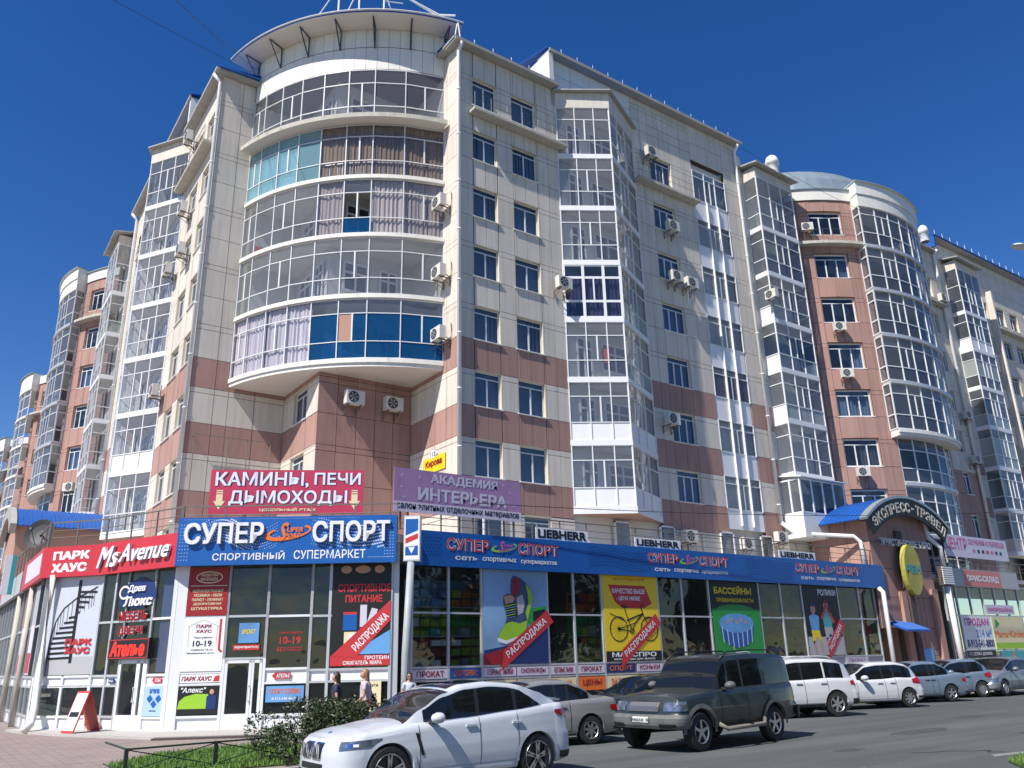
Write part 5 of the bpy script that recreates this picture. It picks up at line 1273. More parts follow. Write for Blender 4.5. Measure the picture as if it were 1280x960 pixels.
for cx, k1, k2, zt in ((35.75, 'pblue', 'yellow', 4.0), (36.8, 'teal', 'pgrey', 4.15)):
    shape(o, FS, ell(cx, zt, .2, .24, 14), .079, 'skin_p'); shape(o, FS, ell(cx, zt+.12, .22, .16, 12, a0=0, a1=math.pi), .081, 'navy' if cx < 36 else 'darkred')
    shape(o, FS, [(cx-.38, zt-.35), (cx, zt-.2), (cx+.4, zt-.35), (cx+.32, zt-1.0), (cx-.3, zt-1.0)], .078, k1); shape(o, FS, [(cx-.32, zt-1.0), (cx+.33, zt-1.0), (cx+.45, zt-1.6), (cx+.1, zt-1.3), (cx-.25, zt-1.65)], .078, k2)
    line(o, FS, [(cx+.3, zt-1.5), (cx+.4, zt-2.0)], .078, .14, 'skin_p', 'leg'); line(o, FS, [(cx-.2, zt-1.5), (cx-.1, zt-2.1)], .078, .14, 'skin_p', 'leg')
shape(o, FS, [(36.3, 3.6), (36.8, 4.3), (37.4, 3.4), (37.2, 3.3), (36.8, 4.1), (36.45, 3.5)], .083, 'red')
sale(o, FS, (36.6, 1.95), (38.0, 3.4), .5, .09)
# word strips under the big panes
for a, b_, t_, kb, kt in ((13.8, 15.15, 'ПРОКАТ', 'lilac', 'darkred'), (15.25, 16.5, 'СПОРТСЕРВИС', 'blue', 'orange'), (16.62, 18.0, 'ГОРНЫЕ ЛЫЖИ', 'lilac', 'darkred'), (18.06, 19.46, 'СНОУБОРДЫ', 'lilac', 'darkred'), (19.58, 20.76, 'БЕГОВЫЕ ЛЫЖИ', 'lilac', 'darkred'), (20.88, 22.2, 'ПРОКАТ', 'lilac', 'darkred'), (22.3, 23.8, 'СПОРТ', 'navy', 'orange'), (23.9, 25.3, 'КОНЬКИ', 'lilac', 'darkred'), (25.42, 26.7, 'СУМКИ', 'lilac', 'darkred'), (38.0, 39.7, 'ПРОКАТ', 'lilac', 'purple')):
    o = poster('narrow window strip %s on %s ground under the panes%s' % (t_, {'lilac': 'pale', 'blue': 'blue', 'navy': 'dark blue'}[kb], ', at the left end of the right street front' if a < 14 else ', between ski and bicycle posters' if a == 20.88 else ', near the far end of the blue fascia' if a == 38.0 else ''), FS, a, b_, 1.42, 1.72, kb, n=.06, name='window_strip', cat='sign'); text(o, FS, a+.15, b_-.15, 1.48, 1.67, .065, t_, kt, off=.02)
for a, b_, t_, kb, kt in ((16.62, 18.0, 'ТРЕНИРОВКИ', 'cream_print', 'pblack'), (18.06, 19.46, 'УСЛУГИ', 'cream_print', 'pblack'), (19.58, 20.76, 'ЗАТОЧКА', 'cream_print', 'orange'), (20.88, 22.2, 'ЦЕНЫ', 'orange', 'darkred'), (22.3, 25.3, 'ЗАТОЧКА КОНЬКОВ', 'cream_print', 'orange')):
    o = poster('yellow window strip %s in the row of low panes' % t_, FS, a, b_, .82, 1.30, kb, n=.06, name='window_strip', cat='sign'); text(o, FS, a+.2, b_-.2, .95, 1.2, .065, t_, kt, off=.03)

# ------------------------------------------------------------------ arched portal of the travel bureau
PT = thing('entrance_portal', 'tall brown portal with an arched canopy reading ЭКСПРЕСС-ТРЭВЕЛ', 'portal', (44.5, 25.5, 0))
PP = Panels(PT); FT = Fr((0, 25.3), (1, 0))
wall(PP, FT, [41.3, 43.2, 45.2, 47.1], [.3, 1.7, 3.1, 4.7, 6.2, 7.6, 8.8], lambda a, z: 'brown', [(41.3, 43.2, .3, 3.1), (43.9, 45.7, .3, 2.0)], back=.3)
Fl = Fr((41.3, 25.3), (0, 1), (-1, 0)); wall(PP, Fl, [0, 1.3, 2.6, 3.6], [6.1, 7.6, 9.0], lambda a, z: 'brown', [], back=.2); PP.flush()
m = MB(); m.fbox(FT, 41.35, 47.05, -3.6, -.35, 5.9, 8.9); m.fbox(FT, 41.4, 43.1, -1.5, -1.4, 0, 3.2); m.fbox(FT, 43.1, 47.05, -3.6, -.36, 0, 5.9); m.obj('inner_wall', 'plaster_b', PT)
ac_ = (44.6, 3.44); ra = 6.66
def ap(a, r, n): return FT.p(ac_[0]-r*math.cos(a), n, ac_[1]+r*math.sin(a))
a0, a1 = R(51.5), R(128.5); N = 20
m = MB(); m2 = MB()
for i in range(N):
    a, b = a0+(a1-a0)*i/N, a0+(a1-a0)*(i+1)/N
    m.hexa([ap(a, ra, .2), ap(b, ra, .2), ap(b, ra, -3.9), ap(a, ra, -3.9), ap(a, ra+.06, .2), ap(b, ra+.06, .2), ap(b, ra+.06, -3.9), ap(a, ra+.06, -3.9)])
    m2.hexa([ap(a, ra-.02, .62), ap(b, ra-.02, .62), ap(b, ra-.02, .2), ap(a, ra-.02, .2), ap(a, ra+.12, .62), ap(b, ra+.12, .62), ap(b, ra+.12, .2), ap(a, ra+.12, .2)])
m.obj('canopy_roof', 'roofblue', PT); m2.obj('canopy_edge', 'roofgrey', PT)
rb = MB()
for i in range(0, 15): n_ = .1-i*.27; rb.tube([ap(a0+(a1-a0)*j/N, ra+.07, n_) for j in range(N//2+1)], .03, 4, caps=False)
rb.obj('roof_rib', 'roofblue', PT)
m = MB()
for i in range(N):
    a, b = a0+(a1-a0)*i/N, a0+(a1-a0)*(i+1)/N
    m.hexa([ap(a, ra-1.0, .45), ap(b, ra-1.0, .45), ap(b, ra-1.0, .55), ap(a, ra-1.0, .55), ap(a, ra-.04, .45), ap(b, ra-.04, .45), ap(b, ra-.04, .55), ap(a, ra-.04, .55)])
m.obj('sign_board', 'black', PT)
m = MB(); m.poly([ap(a0+(a1-a0)*i/N, ra-.02, .02) for i in range(N+1)]); m.obj('tympanum', 'brown', PT)
st = 'ЭКСПРЕСС-ТРЭВЕЛ'
for i, ch in enumerate(st):
    a = R(57)+(R(124.5)-R(57))*i/(len(st)-1); r_ = ra-.52; c = (ac_[0]-r_*math.cos(a), ac_[1]+r_*math.sin(a)); w = .42 if ch != '-' else .2
    hh = .56 if ch != '-' else .1
    text(PT, FT, c[0]-w/2, c[0]+w/2, c[1]-hh/2, c[1]+hh/2, .56, ch, 'ltr2' if 'ltr2' in K else 'pgrey', off=.02, depth=.03, rot=math.pi/2-a)
text(PT, FT, 41.85, 46.9, 7.4, 7.8, .24, 'ТУРИСТИЧЕСКОЕ БЮРО', 'ltr3', off=.02, depth=.05)
m = MB(); m.fbox(FT, 43.75, 44.35, .04, .14, 5.2, 8.3); m.fbox(FT, 43.85, 44.3, .04, .3, .2, 5.2); m.obj('pole', 'darkstep', PT)
o = thing('oval_sign', 'yellow egg-shaped sign РЕН hanging on the dark pole of the portal', 'sign', (44.1, 24.9, 5.2))
m = MB(); prof = ell(44.1, 6.15, .80, 1.36, 28)
m.poly([FT.p(a, .62, b_) for a, b_ in prof])
for i in range(28): j = (i+1) % 28; m.quad(FT.p(prof[i][0], .62, prof[i][1]), FT.p(prof[j][0], .62, prof[j][1]), FT.p(prof[j][0], .35, prof[j][1]), FT.p(prof[i][0], .35, prof[i][1]))
m.obj('board', 'egg' if 'egg' in K else 'yellow', o); text(o, FT, 43.4, 44.8, 5.95, 6.4, .63, 'РЕН', 'teal', off=.04)
m = MB()   # blue awning over the entrance
m.hexa([FT.p(41.5, .05, 3.35), FT.p(43.7, .05, 3.35), FT.p(43.7, 1.2, 2.9), FT.p(41.5, 1.2, 2.9), FT.p(41.5, .05, 3.42), FT.p(43.7, .05, 3.42), FT.p(43.7, 1.2, 2.97), FT.p(41.5, 1.2, 2.97)])
for i in range(12): x = 41.55+i*.19; m.tube([FT.p(x, .05, 3.44), FT.p(x, 1.2, 2.99)], .03, 4)
m.obj('awning', 'roofblue', PT)
K['pil'] = K['plaster_b']; m = MB(); m.fbox(FT, 43.25, 43.75, .02, .2, .2, 5.0); m.obj('pilaster', 'pil', PT); m = MB(); m.fbox(FT, 46.4, 46.95, .02, .2, .2, 5.2); m.obj('pilaster', 'pil', PT)
for F_, s, n_, z1 in ((FT, 41.1, .45, 5.1),):
    d = thing('drainpipe', 'white drainpipe on the shop front just left of the brown portal', 'drainpipe', F_.p(s, n_, 0)); m = MB(); m.tube([F_.p(s-.1, n_, .1), F_.p(s, n_, 4.9), F_.p(s, n_-.2, 5.1)], .12, 10); m.obj('pipe', 'white_metal', d, smooth=True)
d = thing('drainpipe', 'white drainpipe at the right edge of the brown portal under a louvred box', 'drainpipe', FT.p(47.7, .3, 0)); m = MB(); m.tube([FT.p(48.0, .3, .1), FT.p(47.9, .3, 5.4)], .15, 10); m.tube([FT.p(47.9, .3, 6.5), FT.p(47.9, .3, 7.6), FT.p(47.2, .1, 8.1), FT.p(47.0, .1, 9.4)], .13, 10); m.obj('pipe', 'white_metal', d, smooth=True)
d = thing('drainpipe', 'white drainpipe bending over the terrace beside the blue canopy roof', 'drainpipe', (39.2, 28.7, 8)); m = MB(); m.tube([(38.8, 28.85, 8.9), (39.3, 28.5, 8.3), (40.9, 25.9, 7.9), (41.1, 25.7, 7.6), (41.1, 25.6, 6.2)], .11, 10); m.obj('pipe', 'white_metal', d, smooth=True)
# --- right shops beyond the portal
FR_ = Fr((0, 25.5), (1, 0)); xq = [48.3, 49.6, 51.1, 52.6, 54.1, 55.6, 57.1, 58.6, 60.1, 61.6, 63.1]
zq = [.1, 1.9, 3.85, 5.6]
fo = frame_grid(FR_, xq, zq, k='alu'); panes(fo, FR_, xq, zq, ['gshop']*3)
o, F, L = board('shop_sign', 'pale fascia with a pink ОФИС-СКЛАД panel beyond the portal', 'sign', (48.4, 25.3), (57.2, 25.3), 5.48, 6.5, 'pgrey')
rect(o, F, 2.1, 6.6, 5.52, 6.46, .005, 'pinkbd' if 'pinkbd' in K else 'crimson'); text(o, F, 2.5, 6.3, 5.75, 6.2, .01, 'ОФИС-СКЛАД', 'white', off=.04)
o = thing('louvre_box', 'white slatted ventilation box at the end of the pale fascia', 'vent', FT.p(47.9, .3, 5.4)); m = MB(); m.fbox(FT, 47.4, 48.4, .15, .45, 5.45, 6.5); m.obj('case', 'joint', o)
for i in range(8): z = 5.5+i*.125; m = MB(); m.fbox(FT, 47.35, 48.42, .44, .5, z, z+.09); m.obj('slat', 'pvc', o)
o, F, L = board('banner', 'lilac banner ЦЕНТР with a row of little flags above the pale fascia', 'banner', (49.0, 25.28), (56.6, 25.28), 7.2, 8.5, 'lilac', t=.03)
text(o, F, .15, 2.6, 7.5, 8.35, .006, 'ЦЕНТР', 'pinkp', off=.02); text(o, F, 2.8, 7.3, 7.95, 8.35, .006, 'ОБУЧЕНИЯ И ПЕРЕВОДА', 'pinkp', off=.02)
for i in range(7): rect(o, F, 3.2+i*.55, 3.5+i*.55, 7.55, 7.75, .006, ['pinkp', 'navy', 'pblack', 'red', 'pinkp', 'navy', 'navy'][i])
o = poster('white poster ПРОДАМ 214 м with a phone number in the far shop window', FR_, 49.6, 52.95, 1.95, 3.8, 'white')
text(o, FR_, 49.9, 52.7, 3.2, 3.7, .075, 'ПРОДАМ', 'pinkp', off=.04); text(o, FR_, 51.0, 52.8, 2.62, 3.05, .075, '214 м²', 'pblue', off=.03); text(o, FR_, 49.8, 52.9, 2.05, 2.5, .075, '8-913-541-8800', 'navy', off=.03)
o = poster('cream and green poster Mama-Kinder beside the white sale poster', FR_, 53.1, 57.0, 1.95, 3.8, 'cream_print'); text(o, FR_, 53.2, 56.9, 2.6, 3.0, .075, 'Mama•Kinder', 'orange', off=.02); rect(o, FR_, 53.1, 57.0, 1.95, 2.3, .074, 'lime'); shape(o, FR_, [(53.4, 3.1), (54.0, 3.4), (53.5, 3.7)], .075, 'green')
o = poster('pink lettering strip above the cream and green poster', FR_, 52.7, 56.2, 3.95, 4.5, 'lilac'); text(o, FR_, 52.9, 56.0, 4.1, 4.38, .075, 'МИКРОЗАЙМЫ', 'pinkp', off=.03)
o = poster('dark strip ОТДЕЛКА ДОМОВ under the white sale poster', FR_, 49.6, 52.9, 1.5, 1.88, 'pblack'); text(o, FR_, 49.8, 52.4, 1.6, 1.8, .075, 'ОТДЕЛКА ДОМОВ', 'white', off=.02)
o = poster('poster of a bare-shouldered woman at the right edge, in the lowest pane', FR_, 53.6, 57.2, .3, 1.85, 'teal'); shape(o, FR_, ell(55.0, 1.45, .22, .28, 14), .075, 'skin_p'); shape(o, FR_, [(54.6, .6), (54.7, 1.1), (55.0, 1.2), (55.4, 1.1), (55.5, .6)], .075, 'skin_p'); shape(o, FR_, ell(55.0, 1.6, .24, .2, 12, a0=0, a1=math.pi), .078, 'plaster_b')
o = poster('small pale blue poster low on the brown portal wall', FT, 43.9, 45.75, .9, 2.05, 'pblue', n=.03)
# left street portal with a blue barrel canopy
PL = thing('entrance_portal', 'brown portal with a blue barrel canopy on the left street', 'portal', (5, 54, 0)); FL_ = Fr((3.62, 58.6), (0, -1))
acL = (4.6, 5.5); raL = 5.1
def al(a, r, n): return FL_.p(acL[0]-r*math.cos(a), n, acL[1]+r*math.sin(a))
m = MB(); m2 = MB(); a0, a1 = R(48), R(132)
for i in range(N):
    a, b = a0+(a1-a0)*i/N, a0+(a1-a0)*(i+1)/N
    m.hexa([al(a, raL, 0), al(b, raL, 0), al(b, raL, -5.2), al(a, raL, -5.2), al(a, raL+.06, 0), al(b, raL+.06, 0), al(b, raL+.06, -5.2), al(a, raL+.06, -5.2)])
    m2.hexa([al(a, raL-.5, .3), al(b, raL-.5, .3), al(b, raL-.5, 0), al(a, raL-.5, 0), al(a, raL+.14, .3), al(b, raL+.14, .3), al(b, raL+.14, 0), al(a, raL+.14, 0)])
m.obj('canopy_roof', 'roofblue', PL); m2.obj('canopy_edge', 'gutter', PL)
rb = MB()
for i in range(24): rb.tube([al(a0+(a1-a0)*(j/N), raL+.07, -.05-i*.22) for j in range(N//2, N+1)], .028, 4, caps=False)
rb.obj('roof_rib', 'roofblue', PL)
m = MB(); m.fbox(FL_, 1.6, 7.6, -5, -.1, 6.1, 9.5); m.obj('wall', 'plaster_b', PL)
# ------------------------------------------------------------------ cars
K['cglass'] = mat('car_glass', (.008, .010, .012), .04, spec=.6); K['tyre'] = mat('tyre_rubber', (.018, .018, .018), .8, var=.3, scale=4)
K['rim'] = mat('alloy_rim', (.50, .51, .53), .3, metal=.8); K['rimdark'] = mat('dark_rim', (.05, .05, .055), .4, metal=.4)
K['tail'] = mat('tail_lamp', (.35, .008, .01), .15, spec=.6, coat=.5); K['lamp'] = mat('head_lamp', (.22, .25, .29), .12, metal=.6, coat=.9, var=.5, scale=9)
K['trim'] = mat('car_trim', (.02, .02, .022), .45); K['dirty'] = mat('dirty_sill', (.20, .18, .15), .8, var=.3, scale=3)
K['plate'] = mat('number_plate', (.7, .7, .68), .5); K['seam'] = mat('panel_gap', (.01, .01, .01), .8)
def paint(nm, c, rough=.28, metal=0.0, dirt=0.0):
    K[nm] = mat(nm, c, rough, metal=metal, coat=.6, var=.02+dirt, scale=2.2, spec=.5); return nm
paint('paint_white', (.54, .57, .61)); paint('paint_white2', (.58, .59, .60)); paint('paint_silver', (.30, .30, .29), .35, .35); paint('paint_grey', (.20, .22, .25), .35, .3)
paint('paint_bluegrey', (.19, .25, .32), .35, .3); paint('paint_dark', (.035, .045, .06), .3, .2); paint('paint_black', (.018, .022, .024), .3); paint('paint_dusty', (.020, .026, .027), .42, dirt=.25)

def lerp_tab(tab, x):
    if x <= tab[0][0]: return tab[0][1]
    for (a, b), (c, d) in zip(tab, tab[1:]):
        if x <= c:
            t = (x-a)/(c-a) if c > a else 0; t = t*t*(3-2*t)*.5+t*.5; return b+(d-b)*t
    return tab[-1][1]

class Car:
    """x runs from the nose (0) to the tail (L), y is across, z up. The lower shell is a plan outline lofted upward,
    the bonnet and deck close it, the cabin is a second loft with the glass areas cut out as parts of their own."""
    def __init__(s, name, label, cat, P, paintk, group=None):
        s.P = P; s.pk = paintk
        s.root = thing(name, label, cat, local=True, group=group); s.build()
    def outline(s):
        P = s.P; L, Wd = P['L'], P['W']/2; O = []
        rf, rr = P.get('rf', .55), P.get('rr', .40); nf = P.get('nf', .62)
        for i in range(27):
            th = math.pi/2*(.5-.5*math.cos(math.pi*i/26)); O.append((rf*(1-math.cos(th)**nf), Wd*P.get('tf', .96)*math.sin(th)**.62))
        x = rf+.05; xs = []
        for xw in P['wx']:
            for k in range(-10, 11): xs.append(xw+P['ra']*math.sin(k*math.pi/20))
        for k in range(-1, 2, 2): xs += [w_+k*(P['ra']+.012) for w_ in P['wx']]
        n = 22; xs += [rf+.05+(L-rf-rr-.1)*i/n for i in range(n+1)]
        xs = sorted(v for v in xs if rf+.02 < v < L-rr-.02)
        for v in xs:
            t = max(0, 1-(v-rf)/(L*.22)); t2 = max(0, 1-(L-rr-v)/(L*.22)); O.append((v, Wd*(1-.04*t*t-.05*t2*t2)))
        for i in range(26, -1, -1):
            th = math.pi/2*(.5-.5*math.cos(math.pi*i/26)); O.append((L-rr*(1-math.cos(th)**nf), Wd*.95*math.sin(th)**.5))
        return O
    def side(s, x): # half width at x
        O = s.O
        for (a, b), (c, d) in zip(O, O[1:]):
            if a <= x <= c: return b+(d-b)*((x-a)/(c-a) if c > a else 0)
        return O[len(O)//2][1]
    def inset(s, x, z):
        P = s.P; zt = lerp_tab(P['edge'], x); h = max(0, min(1, (z-P['sill'])/(zt-P['sill'])))
        base = lerp_tab(P.get('ins', [(0, .05), (.12, .015), (.3, 0), (.52, .0), (.70, .016), (.88, .034), (.96, .06), (1, .10)]), h)
        L = P['L']; ef = max(0, 1-x/.5); er = max(0, 1-(L-x)/.45)
        f = lerp_tab(P.get('insf', [(0, .10), (.2, .0), (.5, .01), (.62, .04), (.8, .10), (1, .30)]), h); r = lerp_tab(P.get('insr', [(0, .06), (.15, 0), (.5, .0), (.58, .04), (.8, .07), (1, .14)]), h)
        return base*(1-ef)*(1-er)+f*ef+r*er
    def pt(s, i, z, off=0.0, sg=1):
        x, y = s.O[i]; a = s.O[max(0, i-1)]; b = s.O[min(len(s.O)-1, i+1)]
        t = Vector((b[0]-a[0], b[1]-a[1])).normalized() if (b[0], b[1]) != (a[0], a[1]) else Vector((1, 0)); n = Vector((-t.y, t.x))
        if i == 0: n = Vector((-1, 0))
        if i == len(s.O)-1: n = Vector((1, 0))
        d = -s.inset(x, z)+off; y2 = max(0, y+n.y*d) if y > .001 else 0
        return (x+n.x*d, sg*y2, z)
    def sp(s, x, z, off, sg):   # a point on the flank
        return (x, sg*(s.side(x)-s.inset(x, z)+off), z)
    def zbot(s, x, y):
        P = s.P; z = P['sill']+lerp_tab([(0, .06), (.5, 0), (P['L']-.5, 0), (P['L'], .10)], x)
        for w_ in P['wx']:
            d = abs(x-w_)
            if d < P['ra']: z = max(z, P['wr']+math.sqrt(max(0, P['ra']**2-d*d)))
        return z
    def build(s):
        P = s.P; s.O = s.outline(); O = s.O; n = len(O); R_ = 18
        m = MB(); grid = {}
        for sg in (1, -1):
            rows = []
            for i, (x, y) in enumerate(O):
                zb, zt = s.zbot(x, y), lerp_tab(P['edge'], x); col = []
                for j in range(R_+1):
                    t = j/R_; z = zb+(zt-zb)*t; col.append(s.pt(i, z, 0, sg))
                rows.append(col)
            grid[sg] = rows; k0 = len(m.v)
            for col in rows: m.v += col
            for i in range(n-1):
                for j in range(R_):
                    a = k0+i*(R_+1)+j; m.f.append((a, a+R_+1, a+R_+2, a+1)); m.m.append(0)
        NU = 10; k0 = len(m.v)
        for i in range(n):
            l, r = grid[1][i][R_], grid[-1][i][R_]; c = lerp_tab(P['crown'], l[0])
            for u in range(NU+1):
                t = u/NU*2-1; tt = abs(t)
                rise = c*(1-tt**2.4); x = (l[0]+r[0])/2; m.v.append((x, l[1]*-t if True else 0, l[2]+rise))
        for i in range(n-1):
            for u in range(NU):
                a = k0+i*(NU+1)+u; m.f.append((a, a+1, a+NU+2, a+NU+1)); m.m.append(0)
        # wheel-arch lips turned inward
        for sg in (1, -1):
            for i in range(n-1):
                (x, y), (x2, y2) = O[i], O[i+1]
                a, b = grid[sg][i][0], grid[sg][i+1][0]; q = .14
                m.quad(a, b, (b[0], b[1]-sg*min(q, abs(b[1])), b[2]), (a[0], a[1]-sg*min(q, abs(a[1])), a[2]))
        s.body = m.obj('body', s.pk, s.root, smooth=True, fix=True)
        # dark wheel wells and underside
        w_ = MB(); W2 = P['W']/2-.16
        w_.box(.25, P['L']-.25, -W2+.1, W2-.1, P['sill']+.03, P['sill']+.30)
        w_.box(.5, P['L']-.5, -W2, W2, P['sill']+.28, lerp_tab(P['edge'], .5)-.10)
        w_.obj('underbody', 'trim', s.root)
        s.cabin(); s.wheels(); s.details()
    def cabin(s):
        P = s.P; xa, xb = P['cab']; zt = P['roof']; N = 52; xs = [xa+(xb-xa)*i/N for i in range(N+1)]
        for v in P['cuts']: xs.append(v)
        xs = sorted(set(xs)); belt = lambda x: lerp_tab(P['edge'], x)-.015
        T_ = [0, .05, .09, .50, .86, 1.0]; NU = 8; crown = P.get('rcrown', .05)
        def sec(x):
            zb = belt(x); zr = max(lerp_tab(zt, x)-crown, zb+.005); h = zr-zb
            wb = s.side(x)-s.inset(x, zb+.015)-.012; pts = []
            taper = lerp_tab(P.get('ctap', [(xa, .10), (xa+.9, 0), (xb-.7, 0), (xb, .14)]), x)
            wb -= taper*.6
            wt = lerp_tab(P['wtop'], x) if 'wtop' in P else .86; TT = T_ if wt == .86 else [0, .05, min(.09, wt*.8), wt*.55, wt, 1.0]
            for t in TT:
                pts.append((x, wb-P['tumble']*(h*t)/.5*(.75+.25*t)-taper*.4*t, zb+h*t))
            e = pts[-1]; pts = [(x, p[1], p[2]) for p in pts]; top = []
            cr = crown*min(1, h/.25)
            for u in range(1, NU): y = e[1]*(1-2*u/NU); top.append((x, y, e[2]+cr*(1-(y/e[1])**2 if e[1] else 1)))
            return pts, top
        S = [sec(x) for x in xs]; nT = len(T_)
        m = MB(); parts = {'windscreen': MB(), 'rear_window': MB()}
        for i in range(len(xs)-1):
            xm = (xs[i]+xs[i+1])/2; (A, TA), (B, TB) = S[i], S[i+1]
            for sg in (1, -1):
                for j in range(nT-1):
                    q = [(A[j][0], sg*A[j][1], A[j][2]), (B[j][0], sg*B[j][1], B[j][2]), (B[j+1][0], sg*B[j+1][1], B[j+1][2]), (A[j+1][0], sg*A[j+1][1], A[j+1][2])]
                    tgt = m; mi = 0
                    if 1 <= j:
                        for w0, w1 in P['wins']:
                            if w0 <= xm <= w1 and j < nT-2:
                                key = 'side_window_%s_%d' % (w0, sg); tgt = parts.setdefault(key, MB())
                    if j == 0: mi = 1
                    tgt.quad(*q, mi if tgt is m else 0)
            RA = [(A[-1][0], A[-1][1], A[-1][2])]+TA+[(A[-1][0], -A[-1][1], A[-1][2])]; RB_ = [(B[-1][0], B[-1][1], B[-1][2])]+TB+[(B[-1][0], -B[-1][1], B[-1][2])]
            for u in range(len(RA)-1):
                tgt = m; 
                if P['ws'][0] <= xm <= P['ws'][1]: tgt = parts['windscreen']
                elif P['rw'][0] <= xm <= P['rw'][1]: tgt = parts['rear_window']
                tgt.quad(RA[u], RB_[u], RB_[u+1], RA[u+1], 2 if (tgt is m and P.get('glassroof') and P['glassroof'][0] < xm < P['glassroof'][1] and 1 <= u < len(RA)-2) else 0)
        for (A, TA) in (S[0], S[-1]):
            m.poly([(A[j][0], A[j][1], A[j][2]) for j in range(nT)]+TA+[(A[j][0], -A[j][1], A[j][2]) for j in range(nT-1, -1, -1)], 0)
        m.obj('roof', [s.pk, 'trim', 'cglass'], s.body, smooth=True, fix=True)
        for k, b in parts.items():
            if b.f: b.obj(k if not k.startswith('side') else 'side_window', 'cglass', s.body, smooth=True, fix=True)
        # pillar strips
        for xp in P.get('pillars', []):
            for sg in (1, -1):
                A, _ = sec(xp); q = MB(); w_ = .035
                for j in range(1, nT-2):
                    a, b = A[j], A[j+1]; q.hexa([(a[0]-w_, sg*(a[1]-.02), a[2]), (a[0]+w_, sg*(a[1]-.02), a[2]), (a[0]+w_, sg*(a[1]+.004), a[2]), (a[0]-w_, sg*(a[1]+.004), a[2]), (b[0]-w_, sg*(b[1]-.02), b[2]), (b[0]+w_, sg*(b[1]-.02), b[2]), (b[0]+w_, sg*(b[1]+.004), b[2]), (b[0]-w_, sg*(b[1]+.004), b[2])])
                q.obj('pillar', 'trim', s.body)
        s.sec = sec
        if P.get('rails'):
            for sg in (1, -1):
                x0, x1 = P['rails']; q = MB(); pts = []
                for i in range(9):
                    x = x0+(x1-x0)*i/8; A, _ = sec(x); pts.append((x, sg*(A[-1][1]-.04), A[-1][2]+(.09 if 0 < i < 8 else .02)))
                q.tube(pts, .018, 6); q.obj('roof_rail', P.get('railk', 'trim'), s.body, smooth=True)
    def wheels(s):
        P = s.P; r = P['wr']; rimr = r*P.get('rimf', .66); wd = .23
        for x in P['wx']:
            for sg in (-1, 1):
                y = sg*(P['W']/2-.02); q = MB()
                prof = [(rimr, -wd), (r*.93, -wd), (r, -wd*.82), (r, -wd*.18), (r*.93, -.005), (rimr*1.06, 0.0), (rimr, -.012)]
                q.lathe([(a, sg*b) for a, b in prof], 32, c=(x, y, r)); o = q.obj('wheel', 'tyre', s.root, smooth=False)
                d = MB(); d.lathe([(.001, sg*-.07), (rimr*.98, sg*-.07), (rimr, sg*-.012)], 28, c=(x, y, r)); d.obj('rim_well', 'rimdark', o)
                h = MB(); h.lathe([(rimr*1.0, sg*-.014), (rimr*.97, sg*.002), (rimr*.91, sg*-.012), (rimr*.91, sg*-.05)], 28, c=(x, y, r)); h.lathe([(.001, sg*-.008), (rimr*.20, sg*-.012), (rimr*.22, sg*-.05)], 16, c=(x, y, r))
                ns = P.get('spokes', 5); dbl = P.get('dbl', False)
                for k in range(ns):
                    a = 2*math.pi*k/ns+.3
                    for da in ((-.13, .13) if dbl else (0,)):
                        w0, w1 = (.022, .014) if dbl else (rimr*.14, rimr*P.get('spw', .12)); ax, ay = math.cos(a+da*.3), math.sin(a+da*.3); bx, by = math.cos(a+da), math.sin(a+da)
                        c0, c1 = rimr*.15, rimr*.93
                        pts = []
                        for dy in (-.045, 0):
                            yy = y+sg*(dy-.008)
                            pts += [(x+ax*c0-ay*w0, yy, r+ay*c0+ax*w0), (x+ax*c0+ay*w0, yy, r+ay*c0-ax*w0), (x+bx*c1+by*w1, yy, r+by*c1-bx*w1), (x+bx*c1-by*w1, yy, r+by*c1+bx*w1)]
                        h.hexa(pts)
                h.obj('rim', P.get('rimk', 'rim'), o)
    def flank(s, name, k, pts_fn, off=.006, both=True, parent=None):
        """strip on the flank: pts_fn gives rows of (x, z)"""
        for sg in ((-1, 1) if both else (-1,)):
            q = MB(); rows = pts_fn
            for (a, b) in zip(rows, rows[1:]):
                q.quad(s.sp(a[0][0], a[0][1], off, sg), s.sp(b[0][0], b[0][1], off, sg), s.sp(b[1][0], b[1][1], off, sg), s.sp(a[1][0], a[1][1], off, sg))
            q.obj(name, k, parent or s.body)
    def wrap(s, name, k, x0, x1, zf0, zf1, off=.008, front=True, ymin=0.0, sides=(1, -1), nz=4, ymax=9):
        """patch following the nose or tail corner: outline points between x0 and x1"""
        n = len(s.O); idx = [i for i in range(n) if x0 <= s.O[i][0] <= x1 and ymin <= s.O[i][1] <= ymax and ((i < n//2) == front)]
        for sg in sides:
            q = MB()
            for i, j in zip(idx, idx[1:]):
                for t in range(nz):
                    def z(ii, u):
                        f = (ii-idx[0])/max(1, idx[-1]-idx[0]); a, b = zf0(f), zf1(f); return a+(b-a)*u/nz
                    q.quad(s.pt(i, z(i, t), off, sg), s.pt(j, z(j, t), off, sg), s.pt(j, z(j, t+1), off, sg), s.pt(i, z(i, t+1), off, sg))
            q.obj(name, k, s.body, smooth=False)
    def details(s):
        P = s.P; L = P['L']; sill = P['sill']
        def seam(x, z0, z1, dx=0.0, nm='door_gap'):
            rows = [((x+dx*i/8, z0+(z1-z0)*i/8), (x+dx*i/8+.012, z0+(z1-z0)*i/8)) for i in range(9)]; s.flank(nm, 'seam', rows, .007)
        for x in P['doors']: seam(x, max(sill+.08, s.zbot(x, 1)+.06), lerp_tab(P['edge'], x)-.02)
        rows = [((P['doors'][0]+(P['doors'][-1]-P['doors'][0])*i/10, sill+.09), (P['doors'][0]+(P['doors'][-1]-P['doors'][0])*i/10, sill+.10)) for i in range(11)]; s.flank('door_gap', 'seam', rows, .007)
